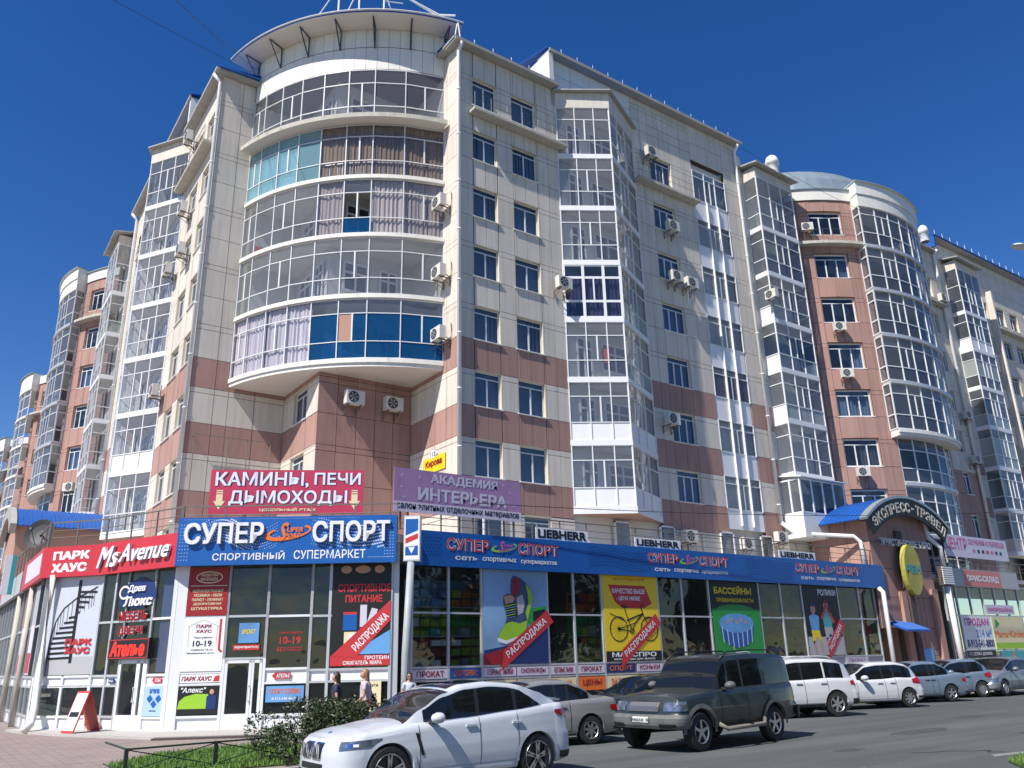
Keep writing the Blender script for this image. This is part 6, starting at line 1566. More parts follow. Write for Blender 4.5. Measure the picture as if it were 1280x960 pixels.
        for x in P['handles']:
            for sg in (-1, 1):
                z = P['hz']; a = s.sp(x, z, .0, sg); q = MB(); q.box(a[0]-.10, a[0]+.10, a[1]-.01 if sg > 0 else a[1]-.035, a[1]+.035 if sg > 0 else a[1]+.01, z-.015, z+.02); q.obj('handle', P.get('handlek', s.pk), s.body)
        x0, x1 = P['wx'][0]+P['ra']+.02, P['wx'][1]-P['ra']-.02
        ck = P.get('clad', 'trim')
        if P.get('sillclad', True):
            s.flank('sill_trim', ck, [((x0+(x1-x0)*i/10, sill-.005), (x0+(x1-x0)*i/10, sill+P.get('sillh', .07))) for i in range(11)], .010)
        # arch flares
        fl = P.get('flare', .045); fk = P.get('flarek', s.pk)
        for w_ in P['wx']:
            rows = []
            for i in range(21):
                a = math.pi*(-.02+1.04*i/20); r0, r1 = P['ra']-.006, P['ra']+fl
                pr_ = lambda rr: (max(.05, min(L-.05, w_-rr*math.cos(a))), P['wr']+rr*math.sin(a))
                rows.append((pr_(r0), pr_(r1)))
            s.flank('arch_trim', fk, rows, P.get('flareoff', .012))
        # mirrors
        mx = P['mir']; zb = lerp_tab(P['edge'], mx)
        for sg in (-1, 1):
            y = s.side(mx)-.05; q = MB(); ms = P.get('mscale', 1.0)
            pr = [(0, .0), (.05, .075), (.12, .105), (.19, .10), (.22, .085), (.22, 0)]
            for (a, ra_), (b, rb_) in zip(pr, pr[1:]):
                for k in range(12):
                    t0, t1 = 2*math.pi*k/12, 2*math.pi*(k+1)/12
                    f = lambda a_, r_, t_: (mx-.12+a_*ms, sg*(y+.16+r_*1.15*math.cos(t_)*ms), zb+.075+r_*.85*math.sin(t_)*ms)
                    q.quad(f(a, ra_, t0), f(b, rb_, t0), f(b, rb_, t1), f(a, ra_, t1))
            o = q.obj('mirror', P.get('mirk', s.pk), s.body, smooth=True, fix=True)
            st = MB(); st.hexa([(mx-.06, sg*(y-.03), zb-.02), (mx+.06, sg*(y-.03), zb-.02), (mx+.05, sg*(y+.12), zb+.0), (mx-.04, sg*(y+.12), zb+.0), (mx-.06, sg*(y-.03), zb+.04), (mx+.06, sg*(y-.03), zb+.04), (mx+.05, sg*(y+.12), zb+.05), (mx-.04, sg*(y+.12), zb+.05)]); st.obj('mirror_foot', 'trim', o)
        # lamps
        for q_ in P.get('head', []): s.wrap('headlight', q_.get('k', 'lamp'), q_['x'][0], q_['x'][1], q_['z0'], q_['z1'], .012, True, q_.get('ymin', 0), ymax=q_.get('ymax', 9))
        for q_ in P.get('tail', []): s.wrap('tail_light', 'tail', L-q_['x'][1], L-q_['x'][0], q_['z0'], q_['z1'], .012, False, q_.get('ymin', 0))
        for nm, k, q_ in P.get('front', []): s.wrap(nm, k, q_['x'][0], q_['x'][1], q_['z0'], q_['z1'], q_.get('off', .01), True, q_.get('ymin', 0), ymax=q_.get('ymax', 9), sides=q_.get('sides', (1, -1)))
        for nm, k, q_ in P.get('rear', []): s.wrap(nm, k, L-q_['x'][1], L-q_['x'][0], q_['z0'], q_['z1'], q_.get('off', .01), False, q_.get('ymin', 0), ymax=q_.get('ymax', 9))
    def place(s, x, y, yaw, scale=1.0):
        """x, y: where the near-side front wheel stands; yaw 0 = nose towards -X"""
        P = s.P; s.root.matrix_world = Matrix.Identity(4)
        Mr = Matrix.Rotation(yaw, 4, 'Z')@Matrix.Scale(scale, 4); w = Mr@Vector((P['wx'][0], -P['W']/2, 0))
        s.root.matrix_basis = Matrix.Translation((x-w.x, y-w.y, 0))@Mr; return s

c_ = lambda v: (lambda f: v)
def l_(a, b): return lambda f: a+(b-a)*f
# ---- the big white coupe-like SUV in the foreground
PX = dict(L=4.9, W=1.99, sill=.27, wx=(.93, 3.86), wr=.385, ra=.435, rf=.62, rr=.5,
    edge=[(0, .865), (.25, .905), (.6, .965), (1.5, 1.06), (2.4, 1.11), (3.4, 1.18), (4.2, 1.24), (4.6, 1.25), (4.9, 1.20)],
    insf=[(0, .10), (.2, .0), (.66, .01), (.80, .03), (.90, .06), (1, .13)], crown=[(0, 0), (.12, .02), (.35, .055), (1.0, .09), (1.6, .07), (2.4, .04), (4.2, .04), (4.75, .02), (4.9, .01)],
    cab=(1.38, 4.72), roof=[(1.38, 1.10), (1.75, 1.33), (2.15, 1.55), (2.6, 1.67), (3.1, 1.70), (3.7, 1.65), (4.2, 1.51), (4.55, 1.37), (4.72, 1.29)],
    cuts=(1.62, 2.2, 2.85, 3.55, 3.62, 4.2), wins=((1.78, 2.78), (2.86, 3.60), (3.64, 4.20)), wtop=[(0, .88), (3.5, .88), (3.75, .80), (3.95, .62), (4.1, .38), (4.22, .12)], pillars=(2.82, 3.62), ws=(1.40, 2.28), rw=(3.75, 4.60), tumble=.115, glassroof=(2.36, 3.3),
    doors=(1.62, 2.80, 3.60), handles=(2.62, 3.58), hz=.985, mir=1.88, sillh=.10, clad='paint_white', spokes=5, dbl=True, rimf=.72, flare=.05, flarek='paint_white', flareoff=.016,
    head=[dict(x=(.10, .80), z0=lambda f: .735+.075*f, z1=lambda f: .86+.03*f, ymin=.40)],
    tail=[dict(x=(.0, .50), z0=l_(1.09, .94), z1=l_(1.15, 1.16), ymin=.5)],
    front=[('grille', 'black', dict(x=(0, .2), z0=c_(.60), z1=c_(.82), ymin=.05, ymax=.36, off=.018)), ('grille_surround', 'chrome', dict(x=(0, .2), z0=c_(.585), z1=c_(.835), ymin=.03, ymax=.385, off=.014)),
           ('air_intake', 'black', dict(x=(0, .2), z0=c_(.44), z1=c_(.53), ymin=.0, ymax=.42)), ('lower_grille', 'black', dict(x=(0, .42), z0=c_(.36), z1=c_(.42), ymin=.3, ymax=.9)), ('fog_lamp', 'lamp', dict(x=(0.1, .3), z0=c_(.47), z1=c_(.56), ymin=.62, ymax=.78, off=.02))],
    rear=[('bumper_trim', 'trim', dict(x=(0, .45), z0=c_(.33), z1=c_(.45)))])
SH = -.17
def shx(v): return v+SH
PX['L'] = 4.80; PX['cab'] = tuple(map(shx, PX['cab'])); PX['roof'] = [(shx(a), b) for a, b in PX['roof']]; PX['cuts'] = tuple(map(shx, PX['cuts'])); PX['wins'] = tuple(tuple(map(shx, q)) for q in PX['wins'])
PX['wtop'] = [(shx(a), b) for a, b in PX['wtop']]; PX['pillars'] = tuple(map(shx, PX['pillars'])); PX['ws'] = tuple(map(shx, PX['ws'])); PX['rw'] = tuple(map(shx, PX['rw'])); PX['glassroof'] = tuple(map(shx, PX['glassroof'])); PX['doors'] = tuple(map(shx, PX['doors'])); PX['mir'] += SH; PX['handles'] = tuple(map(shx, PX['handles']))
bmw = Car('white_car', 'big white coupe-backed off-roader with dark glass and black spoked wheels, nearest the camera', 'car', PX, 'paint_white').place(6.35, 12.35, 0, .965)
P_ = PX; bw = bmw
bw.wrap('lamp_ring', 'chrome', .16, .42, lambda f: .765+.02*f, lambda f: .83+.015*f, .016, True, .5); bw.wrap('lamp_ring', 'white', .30, .40, c_(.785), c_(.825), .019, True, .5)
bw.flank('side_vent', 'black', [((1.38+.10*t, .93-.34*t), (1.44+.10*t, .93-.34*t)) for t in (0, .2, .4, .6, .8, 1.0)], .008)
bw.flank('window_trim', 'chrome', [((1.6+2.42*i/14, lerp_tab(PX['edge'], 1.6+2.42*i/14)-.004), (1.6+2.42*i/14, lerp_tab(PX['edge'], 1.6+2.42*i/14)+.004)) for i in range(15)], .012)
for yy in (-.21, .21):
    m = MB()
    for k in range(5): m.box(-.035, -.02, yy-.13+k*.062, yy-.12+k*.062, .61, .82)
    m.obj('grille_bar', 'chrome', bw.body)
m = MB(); m.lathe([(.001, .012), (.038, .012), (.04, 0)], 16, axis='z', c=(.30, 0, .965)); m.obj('emblem', 'pblue', bw.body)
q = MB(); q.box(4.02, 4.08, -.98, -.90, .18, .55); q.obj('mud_flap', 'trim', bw.root)
q = MB(); q.hexa([(4.36, -.60, 1.33), (4.70, -.56, 1.275), (4.70, .56, 1.275), (4.36, .60, 1.33), (4.36, -.60, 1.36), (4.72, -.56, 1.31), (4.72, .56, 1.31), (4.36, .60, 1.36)]); q.obj('spoiler', 'paint_white', bw.body)
q = MB(); q.box(1.7, 3.3, -1.02, -.90, .27, .31); q.obj('side_step', 'rim', bw.root)

# ---- dark dusty off-roader driving past
PU = dict(L=4.70, W=1.93, sill=.44, wx=(.78, 3.54), wr=.385, ra=.46, rf=.40, rr=.22, nf=.5,
    edge=[(0, .98), (.2, 1.04), (.6, 1.10), (1.3, 1.16), (1.6, 1.18), (4.5, 1.22), (4.7, 1.22)],
    crown=[(0, .01), (.3, .04), (1.3, .05), (4.7, .02)], insf=[(0, .06), (.2, .0), (.45, .0), (.52, .07), (.8, .09), (1, .17)], insr=[(0, .02), (.4, 0), (.5, .06), (1, .08)],
    cab=(1.36, 4.62), roof=[(1.36, 1.18), (1.62, 1.48), (1.92, 1.83), (2.15, 1.90), (3.0, 1.93), (4.1, 1.92), (4.45, 1.86), (4.62, 1.70)], ctap=[(1.36, .04), (2.0, 0), (4.3, 0), (4.62, .02)],
    cuts=(1.58, 2.5, 2.56, 3.36, 3.42, 4.35), wins=((1.66, 2.48), (2.58, 3.32), (3.46, 4.36)), pillars=(), ws=(1.38, 1.96), rw=(9, 9), tumble=.06, rcrown=.035,
    doors=(1.52, 2.53, 3.38), handles=(2.35, 3.2), hz=1.06, mir=1.72, mirk='paint_duflare', sillh=.05, clad='trim', spokes=5, rimf=.62, spw=.10, rimk='rim', flare=.085, flarek='paint_duflare', flareoff=.035,
    rails=(1.9, 4.4), handlek='trim',
    head=[dict(x=(.0, .42), z0=c_(.80), z1=lambda f: .97+.02*f, ymin=.50)],
    front=[('grille', 'rail', dict(x=(0, .3), z0=c_(.79), z1=c_(.97), ymin=0, ymax=.46, off=.015)), ('bumper', 'paint_duflare', dict(x=(0, .42), z0=c_(.46), z1=c_(.735), off=.05)), ('bumper_slot', 'black', dict(x=(0, .3), z0=c_(.49), z1=c_(.56), ymin=.45, ymax=.85, off=.06)), ('number_plate', 'plate', dict(x=(0, .3), z0=c_(.58), z1=c_(.69), ymin=0, ymax=.27, off=.062))],
    rear=[('bumper', 'trim', dict(x=(0, .25), z0=c_(.46), z1=c_(.72), off=.06))],
    tail=[dict(x=(0, .1), z0=c_(.85), z1=c_(1.12), ymin=.7)])
K['paint_duflare'] = mat('dusty_flare', (.11, .115, .11), .6, var=.3, scale=4)
uaz = Car('black_offroader', 'dusty dark green-black boxy off-roader driving past the parked cars', 'car', PU, 'paint_dusty').place(14.35, 13.35, R(6), 1.04)
m = MB()
for i in range(22):
    for sg in (1, -1): x0 = -.43+i*.04; m.hexa([(-.012, x0, .80), (-.012, x0+.006, .80), (.03, x0+.006+sg*.10, .965), (.03, x0+sg*.10, .965), (-.02, x0, .80), (-.02, x0+.006, .80), (.02, x0+.006+sg*.10, .965), (.02, x0+sg*.10, .965)]) if abs(x0+sg*.1) < .45 else None
m.obj('grille_mesh', 'rim', uaz.body)
m = MB(); m.tube([(1.35, -.98, .50), (1.5, -1.08, .40), (2.9, -1.08, .42), (3.05, -1.0, .52)], .045, 8); m.obj('side_step', 'dirty', uaz.root, smooth=True)
FU = Fr((-.075, 0), (0, -1)); FU.n = Vector((-1, 0)); tt = text(uaz.body, FU, -.25, .25, .60, .67, .002, 'У002АК 70', 'pblack', off=.01)
q = MB(); q.tube([(1.55, -.45, 1.24), (1.52, .1, 1.245)], .012, 5); q.tube([(1.55, .2, 1.24), (1.52, .75, 1.245)], .012, 5); q.obj('wiper', 'trim', uaz.body)

def sedan(L=4.45, W=1.76, H=1.45, deck=.98, hatch=False, wr=.315, rimf=.62, spokes=6):
    xb = L-.95 if not hatch else L-.18
    roof = [(1.15, .98), (1.55, 1.18), (2.0, H-.05), (2.4, H), (3.0, H-.01), (L-1.25, H-.10), (L-.72, deck+.10), (L-.50, deck+.02)] if not hatch else [(1.05, .98), (1.5, 1.2), (1.95, H-.06), (2.4, H), (3.2, H), (L-.7, H-.06), (L-.38, H-.20), (L-.10, deck+.06)]
    cabx = (1.15, L-.50) if not hatch else (1.05, L-.10)
    pc = (2.62, L-1.52) if not hatch else (2.55, L-1.25)
    return dict(L=L, W=W, sill=.22, wx=(.88, L-.98 if not hatch else L-.78), wr=wr, ra=wr+.055, rf=.5, rr=.36,
        edge=[(0, .66), (.3, .78), (1.1, .92), (2.5, .94), (L-1.1, .98), (L-.6, deck), (L-.2, deck), (L, deck-.03)],
        crown=[(0, .01), (.4, .07), (1.1, .07), (2.5, .03), (L-.6, .04), (L-.15, .03), (L, .01)],
        cab=cabx, roof=roof, cuts=(pc[0]-.03, pc[0]+.03, pc[1]-.03, pc[1]+.03), wins=((1.5, pc[0]-.03), (pc[0]+.03, pc[1]-.03), (pc[1]+.03, L-.92 if not hatch else L-.48)), pillars=(pc[0], pc[1]),
        ws=(1.18, 2.02), rw=((L-1.30, L-.62) if not hatch else (L-.62, L-.16)), tumble=.10, doors=(1.42, pc[0], pc[1]), handles=(pc[0]-.2, pc[1]-.2 if not hatch else pc[1]-.15), hz=.83, mir=1.65, sillh=.03, spokes=spokes, rimf=rimf, flare=.02, flareoff=.004,
        head=[dict(x=(.05, .62), z0=c_(.56), z1=lambda f: .68+.03*f, ymin=.42)], front=[('grille', 'black', dict(x=(0, .2), z0=c_(.50), z1=c_(.6), ymax=.4))],
        tail=[dict(x=(0, .50), z0=l_(.74, .66), z1=l_(.84, .86), ymin=.45)] if not hatch else [dict(x=(0, .60), z0=l_(.80, .74), z1=l_(.93, 1.0), ymin=.42)],
        rear=[('number_plate', 'plate', dict(x=(0, .2), z0=c_(.52), z1=c_(.63), ymin=0, ymax=.26)), ('bumper_trim', 'trim', dict(x=(0, .4), z0=c_(.30), z1=c_(.38)))])
def suv(L=4.5, W=1.83, H=1.68):
    return dict(L=L, W=W, sill=.30, wx=(.88, L-.92), wr=.36, ra=.415, rf=.5, rr=.30,
        edge=[(0, .85), (.3, .93), (1.1, 1.03), (2.5, 1.05), (L-1.1, 1.09), (L, 1.06)], crown=[(0, .01), (.4, .08), (1.1, .08), (2.5, .03), (L-.3, .03), (L, .01)],
        cab=(1.1, L-.12), roof=[(1.1, 1.06), (1.5, 1.34), (1.9, H-.06), (2.4, H), (3.3, H), (L-.6, H-.05), (L-.32, H-.18), (L-.12, 1.16)], cuts=(2.5, 2.56, 3.27, 3.33), wins=((1.42, 2.5), (2.56, 3.27), (3.35, L-.50)), pillars=(2.53,), ws=(1.12, 1.94), rw=(L-.60, L-.16), tumble=.09,
        doors=(1.4, 2.53, 3.32), handles=(2.35, 3.18), hz=.96, mir=1.6, sillh=.08, spokes=6, rimf=.64, flare=.02, flareoff=.006, rails=(1.9, L-.7), railk='paint_white2',
        head=[dict(x=(.05, .6), z0=c_(.72), z1=c_(.86), ymin=.45)], tail=[dict(x=(0, .48), z0=l_(.90, .82), z1=l_(1.0, 1.04), ymin=.5)],
        rear=[('number_plate', 'plate', dict(x=(0, .2), z0=c_(.72), z1=c_(.83), ymin=0, ymax=.26)), ('bumper_trim', 'trim', dict(x=(0, .4), z0=c_(.34), z1=c_(.50)))])
def rear_at(car, x, y, yaw, sc_=1.0):
    """place by the near rear wheel"""
    P = car.P; Mr = Matrix.Rotation(yaw, 4, 'Z')@Matrix.Scale(sc_, 4); w = Mr@Vector((P['wx'][1], -P['W']/2, 0))
    car.root.matrix_basis = Matrix.Translation((x-w.x, y-w.y, 0))@Mr; return car
G = 'cars parked along the kerb'
rear_at(Car('silver_sedan', 'silver sedan parked right behind the big white car', 'car', sedan(4.47, 1.8, 1.44, spokes=7), 'paint_silver', G), 13.75, 16.35, R(-9), 1.04)
rear_at(Car('black_sedan', 'black car half hidden behind the dusty off-roader', 'car', sedan(4.6, 1.8, 1.46), 'paint_black', G), 18.7, 17.2, R(-12), 1.02)
rear_at(Car('white_suv', 'white off-roader with roof rails parked behind the dusty dark one', 'car', suv(), 'paint_white2', G), 24.8, 17.15, R(-20), 1.08)
rear_at(Car('white_hatchback', 'white hatchback with long red tail lamps parked after the white off-roader', 'car', sedan(4.25, 1.76, 1.52, .96, True, spokes=8), 'paint_white2', G), 30.2, 17.85, R(-20), 1.06)
rear_at(Car('grey_sedan', 'silver-grey sedan parked behind the white hatchback', 'car', sedan(4.4, 1.76, 1.5, 1.02, spokes=5), 'paint_bluegrey', G), 34.25, 18.45, R(-22), 1.04)
rear_at(Car('blue_grey_hatchback', 'small blue-grey hatchback with a bright red tail lamp, farthest of the row', 'car', sedan(3.9, 1.68, 1.5, 1.0, True, spokes=9), 'paint_bluegrey', G), 38.0, 19.1, R(-24), 1.05)
Car('dark_grey_sedan', 'dark blue-grey sedan cut off by the right edge of the picture', 'car', sedan(4.6, 1.8, 1.46, spokes=7), 'paint_grey', G).place(39.2, 18.7, R(0), 1.1)
# ------------------------------------------------------------------ air conditioners
FW2 = W2
for loc, lab in (((1.5, .05, 13.0), 'air conditioner under the bowed balconies, left one of the two on the brown wall'), ((3.45, .05, 13.0), 'air conditioner under the bowed balconies, right one, nearer the inner corner')):
    ac_unit(loc, W2, lab, 1.05)
F3 = Fr((17.75, 33.3), (0, -1))
for z, lab in ((22.5, 'air conditioner on the bright pier edge beside the brown-curtained balcony'), (18.8, 'air conditioner on the bright pier edge at the fourth bowed balcony row'), (15.7, 'air conditioner on the bright pier edge beside the blue-glazed balcony')):
    ac_unit((3.38, .03, z), F3, lab, 1.0)
for s, z, lab in ((5.85, 19.3, 'air conditioner on the cream wall just left of the pointed bay'), (12.9, 29.5, 'air conditioner at the top window right of the pointed bay'), (14.1, 25.0, 'air conditioner with a looping hose under the second window down, right of the bay'), (14.0, 21.8, 'left of two neighbouring air conditioners under one window'), (15.2, 21.7, 'right of two neighbouring air conditioners under one window'), (12.7, 13.3, 'air conditioner left of a window in the lower cream and brown rows'), (20.4, 7.7, 'air conditioner low beside the bent drainpipe over the terrace'), (13.2, 7.3, 'air conditioner on the terrace wall, leftmost of those low down'), (17.5, 7.2, 'air conditioner over the terrace between the second and third banner')):
    ac_unit((s, .03, z), RW, lab, 1.0)
Fb = Fr(RW.p(21.7, 1.0, 0).xy, (0, 1), (-1, 0)); ac_unit((.35, .03, 22.2), Fr(RW.p(21.7, 1.0, 0).xy, (0, -1)), 'air conditioner on the white side of the corner glazed bay', .9)
_c, _n, _r = 33.05, -6.65, 9.8
def dpt(a, rr=9.8): return (_c-rr*math.cos(a), _n+rr*math.sin(a))
Fd0, _ = RW.sub(*dpt(math.asin(6.65/9.8)), *dpt(R(51))); Fd1, _ = RW.sub(*dpt(R(51)), *dpt(R(64.5)))
ac_unit((1.15, .04, 28.45), Fd0, 'air conditioner left of the top window of the brown rounded building', .9)
for z, lab in ((21.3, 'air conditioner below the third window of the brown rounded building'), (18.15, 'air conditioner below the fourth window of the brown rounded building'), (11.9, 'air conditioner below the sixth window of the brown rounded building')):
    ac_unit((.75, .04, z), Fd1, lab, .9)
for s, z, lab in ((4.7, 30.0, 'air conditioner just below the gutter of the left wing'), (4.0, 25.1, 'air conditioner on the left wing at the second row'), (6.0, 22.3, 'air conditioner beside the left pointed bay at the third row'), (3.3, 22.3, 'air conditioner near the corner of the left wing at the third row'), (5.6, 15.2, 'air conditioner beside the left pointed bay, the lowest on that wing')):
    ac_unit((s, .03, z), LW, lab, 1.0)
_n = -7.35; Fl0, _ = LW.sub(*dpt(math.asin(7.35/9.8)), *dpt(R(54)))
ac_unit((1.3, .04, 14.0), Fl0, 'air conditioner on the brown rounded building of the left street', 1.0)
for s, z, lab in ((44.3, 27.9, 'air conditioner near the top of the far cream wall'), (44.4, 18.3, 'air conditioner beside the far drainpipe'), (44.4, 14.9, 'lower air conditioner beside the far drainpipe')):
    ac_unit((s, .03, z), RW, lab, 1.0)

# ------------------------------------------------------------------ terrace things, roof domes, dish, cables, lamp
o = thing('satellite_dish', 'dark grey satellite dish on the terrace corner above the red boards', 'satellite dish', (3.55, 37.5, 6.1))
ax = Vector((-.55, -.75, .30)).normalized(); c = Vector((3.5, 37.5, 7.15)); u = ax.cross(Vector((0, 0, 1))).normalized(); v = u.cross(ax)
m = MB(); N = 24; rings = [(0, -.16), (.2, -.15), (.4, -.10), (.58, 0)]
for (ra_, ha), (rb_, hb) in zip(rings, rings[1:]):
    for k in range(N):
        t0, t1 = 2*math.pi*k/N, 2*math.pi*(k+1)/N; q = lambda r_, h_, t: c+u*r_*math.cos(t)+v*r_*1.05*math.sin(t)+ax*h_
        m.quad(q(ra_, ha, t0), q(ra_, ha, t1), q(rb_, hb, t1), q(rb_, hb, t0))
K['dish'] = mat('dish_grey', (.045, .047, .053), .6); m.obj('reflector', 'dish', o, smooth=True)
m = MB(); m.tube([c-v*.5+ax*.0, c+ax*.55-v*.1], .015, 5); m.tube([c+ax*.5-v*.1, c+ax*.62-v*.1], .05, 8); m.tube([c-ax*.1, c-ax*.3-Vector((0, 0, .3)), Vector((3.6, 37.7, 6.1))], .03, 6); m.obj('arm', 'dish', o)
for p, lab, r_ in (((41.3, 27.9, 32.6), 'white dome vent on the roof edge of the box bay', .42), ((60.0, 28.0, 33.2), 'white dome vent on the far roof right of the rounded building', .36), ((8.9, 47.6, 32.9), 'white dome vent on the left roof above the pointed bay', .35)):
    o = thing('roof_vent', lab, 'roof vent', p); m = MB(); m.lathe([(r_*.9, -.9), (r_*.9, -.2), (r_*1.1, -.15), (r_*1.05, .1), (r_*.8, .38), (r_*.4, .52), (.001, .56)], 18, axis='z', c=p); m.obj('dome', 'white_metal', o, smooth=True)
o = thing('street_lamp', 'white street lamp head reaching in at the right edge of the sky', 'street lamp', (19.8, 5.2, 0))
m = MB(); m.tube([(19.8, 5.2, 0), (19.8, 5.2, 9.2), (19.4, 5.5, 9.7), (18.0, 5.9, 9.75)], .09, 10, r_end=.05); m.obj('pole', 'postgrey', o, smooth=True)
m = MB(); d = Vector((-.92, .35, 0)).normalized(); u = Vector((-.35, -.92, 0)).normalized(); b = Vector((18.12, 5.86, 9.72)); pr = [(0, .05, .04), (.15, .11, .08), (.6, .15, .10), (1.0, .13, .08), (1.15, .05, .03)]
for (a, w0, h0), (e, w1, h1) in zip(pr, pr[1:]):
    P0 = [b+d*a+u*w0, b+d*a+Vector((0, 0, h0)), b+d*a-u*w0, b+d*a-Vector((0, 0, h0*.6))]; P1 = [b+d*e+u*w1, b+d*e+Vector((0, 0, h1)), b+d*e-u*w1, b+d*e-Vector((0, 0, h1*.6))]
    for i in range(4): m.quad(P0[i], P0[(i+1) % 4], P1[(i+1) % 4], P1[i])
m.obj('lamp_head', 'white_metal', o, smooth=True)
def cable(p, q, sag, lab):
    p, q = Vector(p), Vector(q); pts = [p+(q-p)*t/16-Vector((0, 0, sag*4*(t/16)*(1-t/16))) for t in range(17)]
    m = MB(); m.tube(pts, .014, 4, caps=False); o = m.obj('overhead_cable', 'black', None); o['label'] = lab; o['category'] = 'cable'
cable((10.3, 37.5, 32.5), (1.7, 19.0, 19.5), .2, 'thin cable running from the corner roof up out of the top left of the picture')
cable((10.0, 37.6, 32.3), (-8, 22.0, 22.5), .2, 'lower thin cable running from the corner roof to the upper left sky')
cable((39.2, 28.6, 33.4), (58.5, 20.0, 25.0), .8, 'thin cable sloping across the rounded brown building')
cable((16, 25.0, 7.4), (63, 24.0, 11.0), .5, 'thin cable stretched over the terrace in front of the right wing')
# yellow-lined hanging frame of an empty banner on the tower wall
o = thing('banner_rack', 'empty thin metal banner rack on the shaded tower wall above the crimson banner', 'frame', W0.p(.7, .2, 8.6))
m = MB()
for s in (.35, 1.85, 2.75, 3.85): m.tube([W0.p(s, .25, 8.4), W0.p(s, .25, 12.0)], .022, 4)
m.tube([W0.p(.35, .25, 12.0), W0.p(3.85, .25, 12.0)], .022, 4)
for s in (.35, 3.85): m.tube([W0.p(s, .0, 11.9), W0.p(s, .25, 11.9)], .018, 4)
m.obj('frame', 'rail', o)
# washing and bits on balconies
o = thing('laundry', 'red cloth hanging inside the pointed bay above the white panels', 'laundry', RW.p(8.2, .9, 16)); m = MB(); Fq = RW.sub(6.25, 0, 8.7, 1.53)[0]
m.fbox(Fq, 1.75, 2.15, -.35, -.30, 15.75, 16.5); m.obj('cloth', 'red', o)
o = thing('laundry', 'red cloth lying in the lowest left pane of the third bowed balcony row', 'laundry', (11.2, 37, 21.2)); m = MB(); m.box(10.75, 11.15, 36.6, 37.0, 21.2, 21.6); m.obj('cloth', 'red', o)
# terrace-level doors and clutter behind the rail
for s, lab in ((1.2, 'dark terrace door behind the rail under the purple banner'), (8.6, 'glazed terrace door behind the rail left of the middle banner'), (11.6, 'glazed terrace door behind the rail right of the pointed bay'), (16.0, 'dark terrace door between the middle and the last banner'), (19.2, 'white terrace door just before the bent drainpipe')):
    o = thing('terrace_door', lab, 'door', RW.p(s, 0, 6.1)); m = MB()
    for a, b_ in ((s, s+.07), (s+.95, s+1.02)): m.fbox(RW, a, b_, .0, .09, 6.1, 8.1)
    m.fbox(RW, s, s+1.02, .0, .09, 8.03, 8.1); m.fbox(RW, s+.07, s+.95, 0, .07, 6.1, 6.9); m.obj('frame', 'pvc', o); pane_obj(o, RW, s+.07, s+.95, 6.9, 8.03, .05, 'gdark')

# ------------------------------------------------------------------ ground-level things on the left
K['board_red'] = mat('board_frame_red', (.45, .05, .04), .5); K['bin'] = mat('bin_ochre', (.38, .22, .05), .6, var=.2, scale=8)
o = thing('a_board', 'white folding pavement board with a red frame outside the left shop door', 'sandwich board', (5.0, 30.9, .09)); FA = Fr((4.45, 30.75), (.90, .45)); FA.n = Vector((FA.a.y, -FA.a.x))
def leaf(sx, tilt, face, zz=1.22):
    m = MB(); w_ = .28
    b0, b1 = sx, sx+tilt
    def q(n, t, e): return FA.p(b0+(b1-b0)*t+e, n, .1+zz*t)
    nm = (w_, -w_)
    m.hexa([q(.3, 0, 0), q(-.3, 0, 0), q(-.3, 1, 0), q(.3, 1, 0), q(.3, 0, .03), q(-.3, 0, .03), q(-.3, 1, .03), q(.3, 1, .03)])
    f = m.obj('board_leaf', 'board_red', o); m = MB(); e = -.006 if tilt > 0 else .036
    m.quad(q(.26, .06, e), q(-.26, .06, e), q(-.26, .95, e), q(.26, .95, e)); m.obj('face', face, f)
    m = MB(); m.quad(q(.22, .38, e*1.5), q(-.22, .38, e*1.5), q(-.22, .5, e*1.5), q(.22, .5, e*1.5)); m.obj('print', 'pblack', f)
leaf(.05, .42, 'white'); leaf(.98, -.48, 'pgrey')
o = thing('litter_bin', 'small yellow litter bin standing behind the folding board', 'bin', (5.25, 31.75, .1)); m = MB(); m.lathe([(.001, 0), (.02, 0), (.02, .12), (.12, .13), (.155, .45), (.14, .45), (.11, .2)], 14, axis='z', c=(5.25, 31.75, .1)); m.obj('bin', 'bin', o, smooth=True)
o = thing('drainpipe', 'battered drainpipe kicked outward at the left shop corner', 'drainpipe', (3.9, 33.4, 0)); m = MB(); m.tube([(3.55, 32.9, .14), (3.72, 33.1, .3), (3.85, 33.75, .75), (3.85, 33.95, 2.0), (3.85, 33.95, 5.2)], .13, 12); m.obj('pipe', 'pipeworn' if 'pipeworn' in K else 'white_metal', o, smooth=True)
# low metal fence round the lawn
K['fence'] = mat('fence_green', (.018, .035, .022), .5)
o = thing('lawn_fence', 'low dark green metal fence with crossed bars in front of the lawn', 'fence', (5, 18.3, 0))
fp = [(3.72, 18.12), (5.46, 18.34), (7.2, 18.5)]
for i, (x, y) in enumerate(fp):
    m = MB(); w_ = .035; m.box(x-w_, x+w_, y-w_, y+w_, 0, .53); m.obj('fence_post', 'fence', o)
for (a, b_), (c, d) in zip(fp, fp[1:]):
    m = MB(); m.tube([(a, b_, .51), (c, d, .51)], .02, 6); m.obj('rail', 'fence', o)
    m = MB(); m.tube([(a, b_, .50), (c, d, .1)], .011, 5); m.tube([(a, b_, .1), (c, d, .50)], .011, 5); m.tube([(a, b_, .1), (c, d, .1)], .014, 5); m.obj('cross_bar', 'fence', o)
m = MB(); m.tube([(3.72, 18.12, .51), (3.72, 20.2, .51)], .02, 6); m.tube([(3.72, 18.12, .1), (3.72, 20.2, .1)], .014, 5); m.obj('rail', 'fence', o)

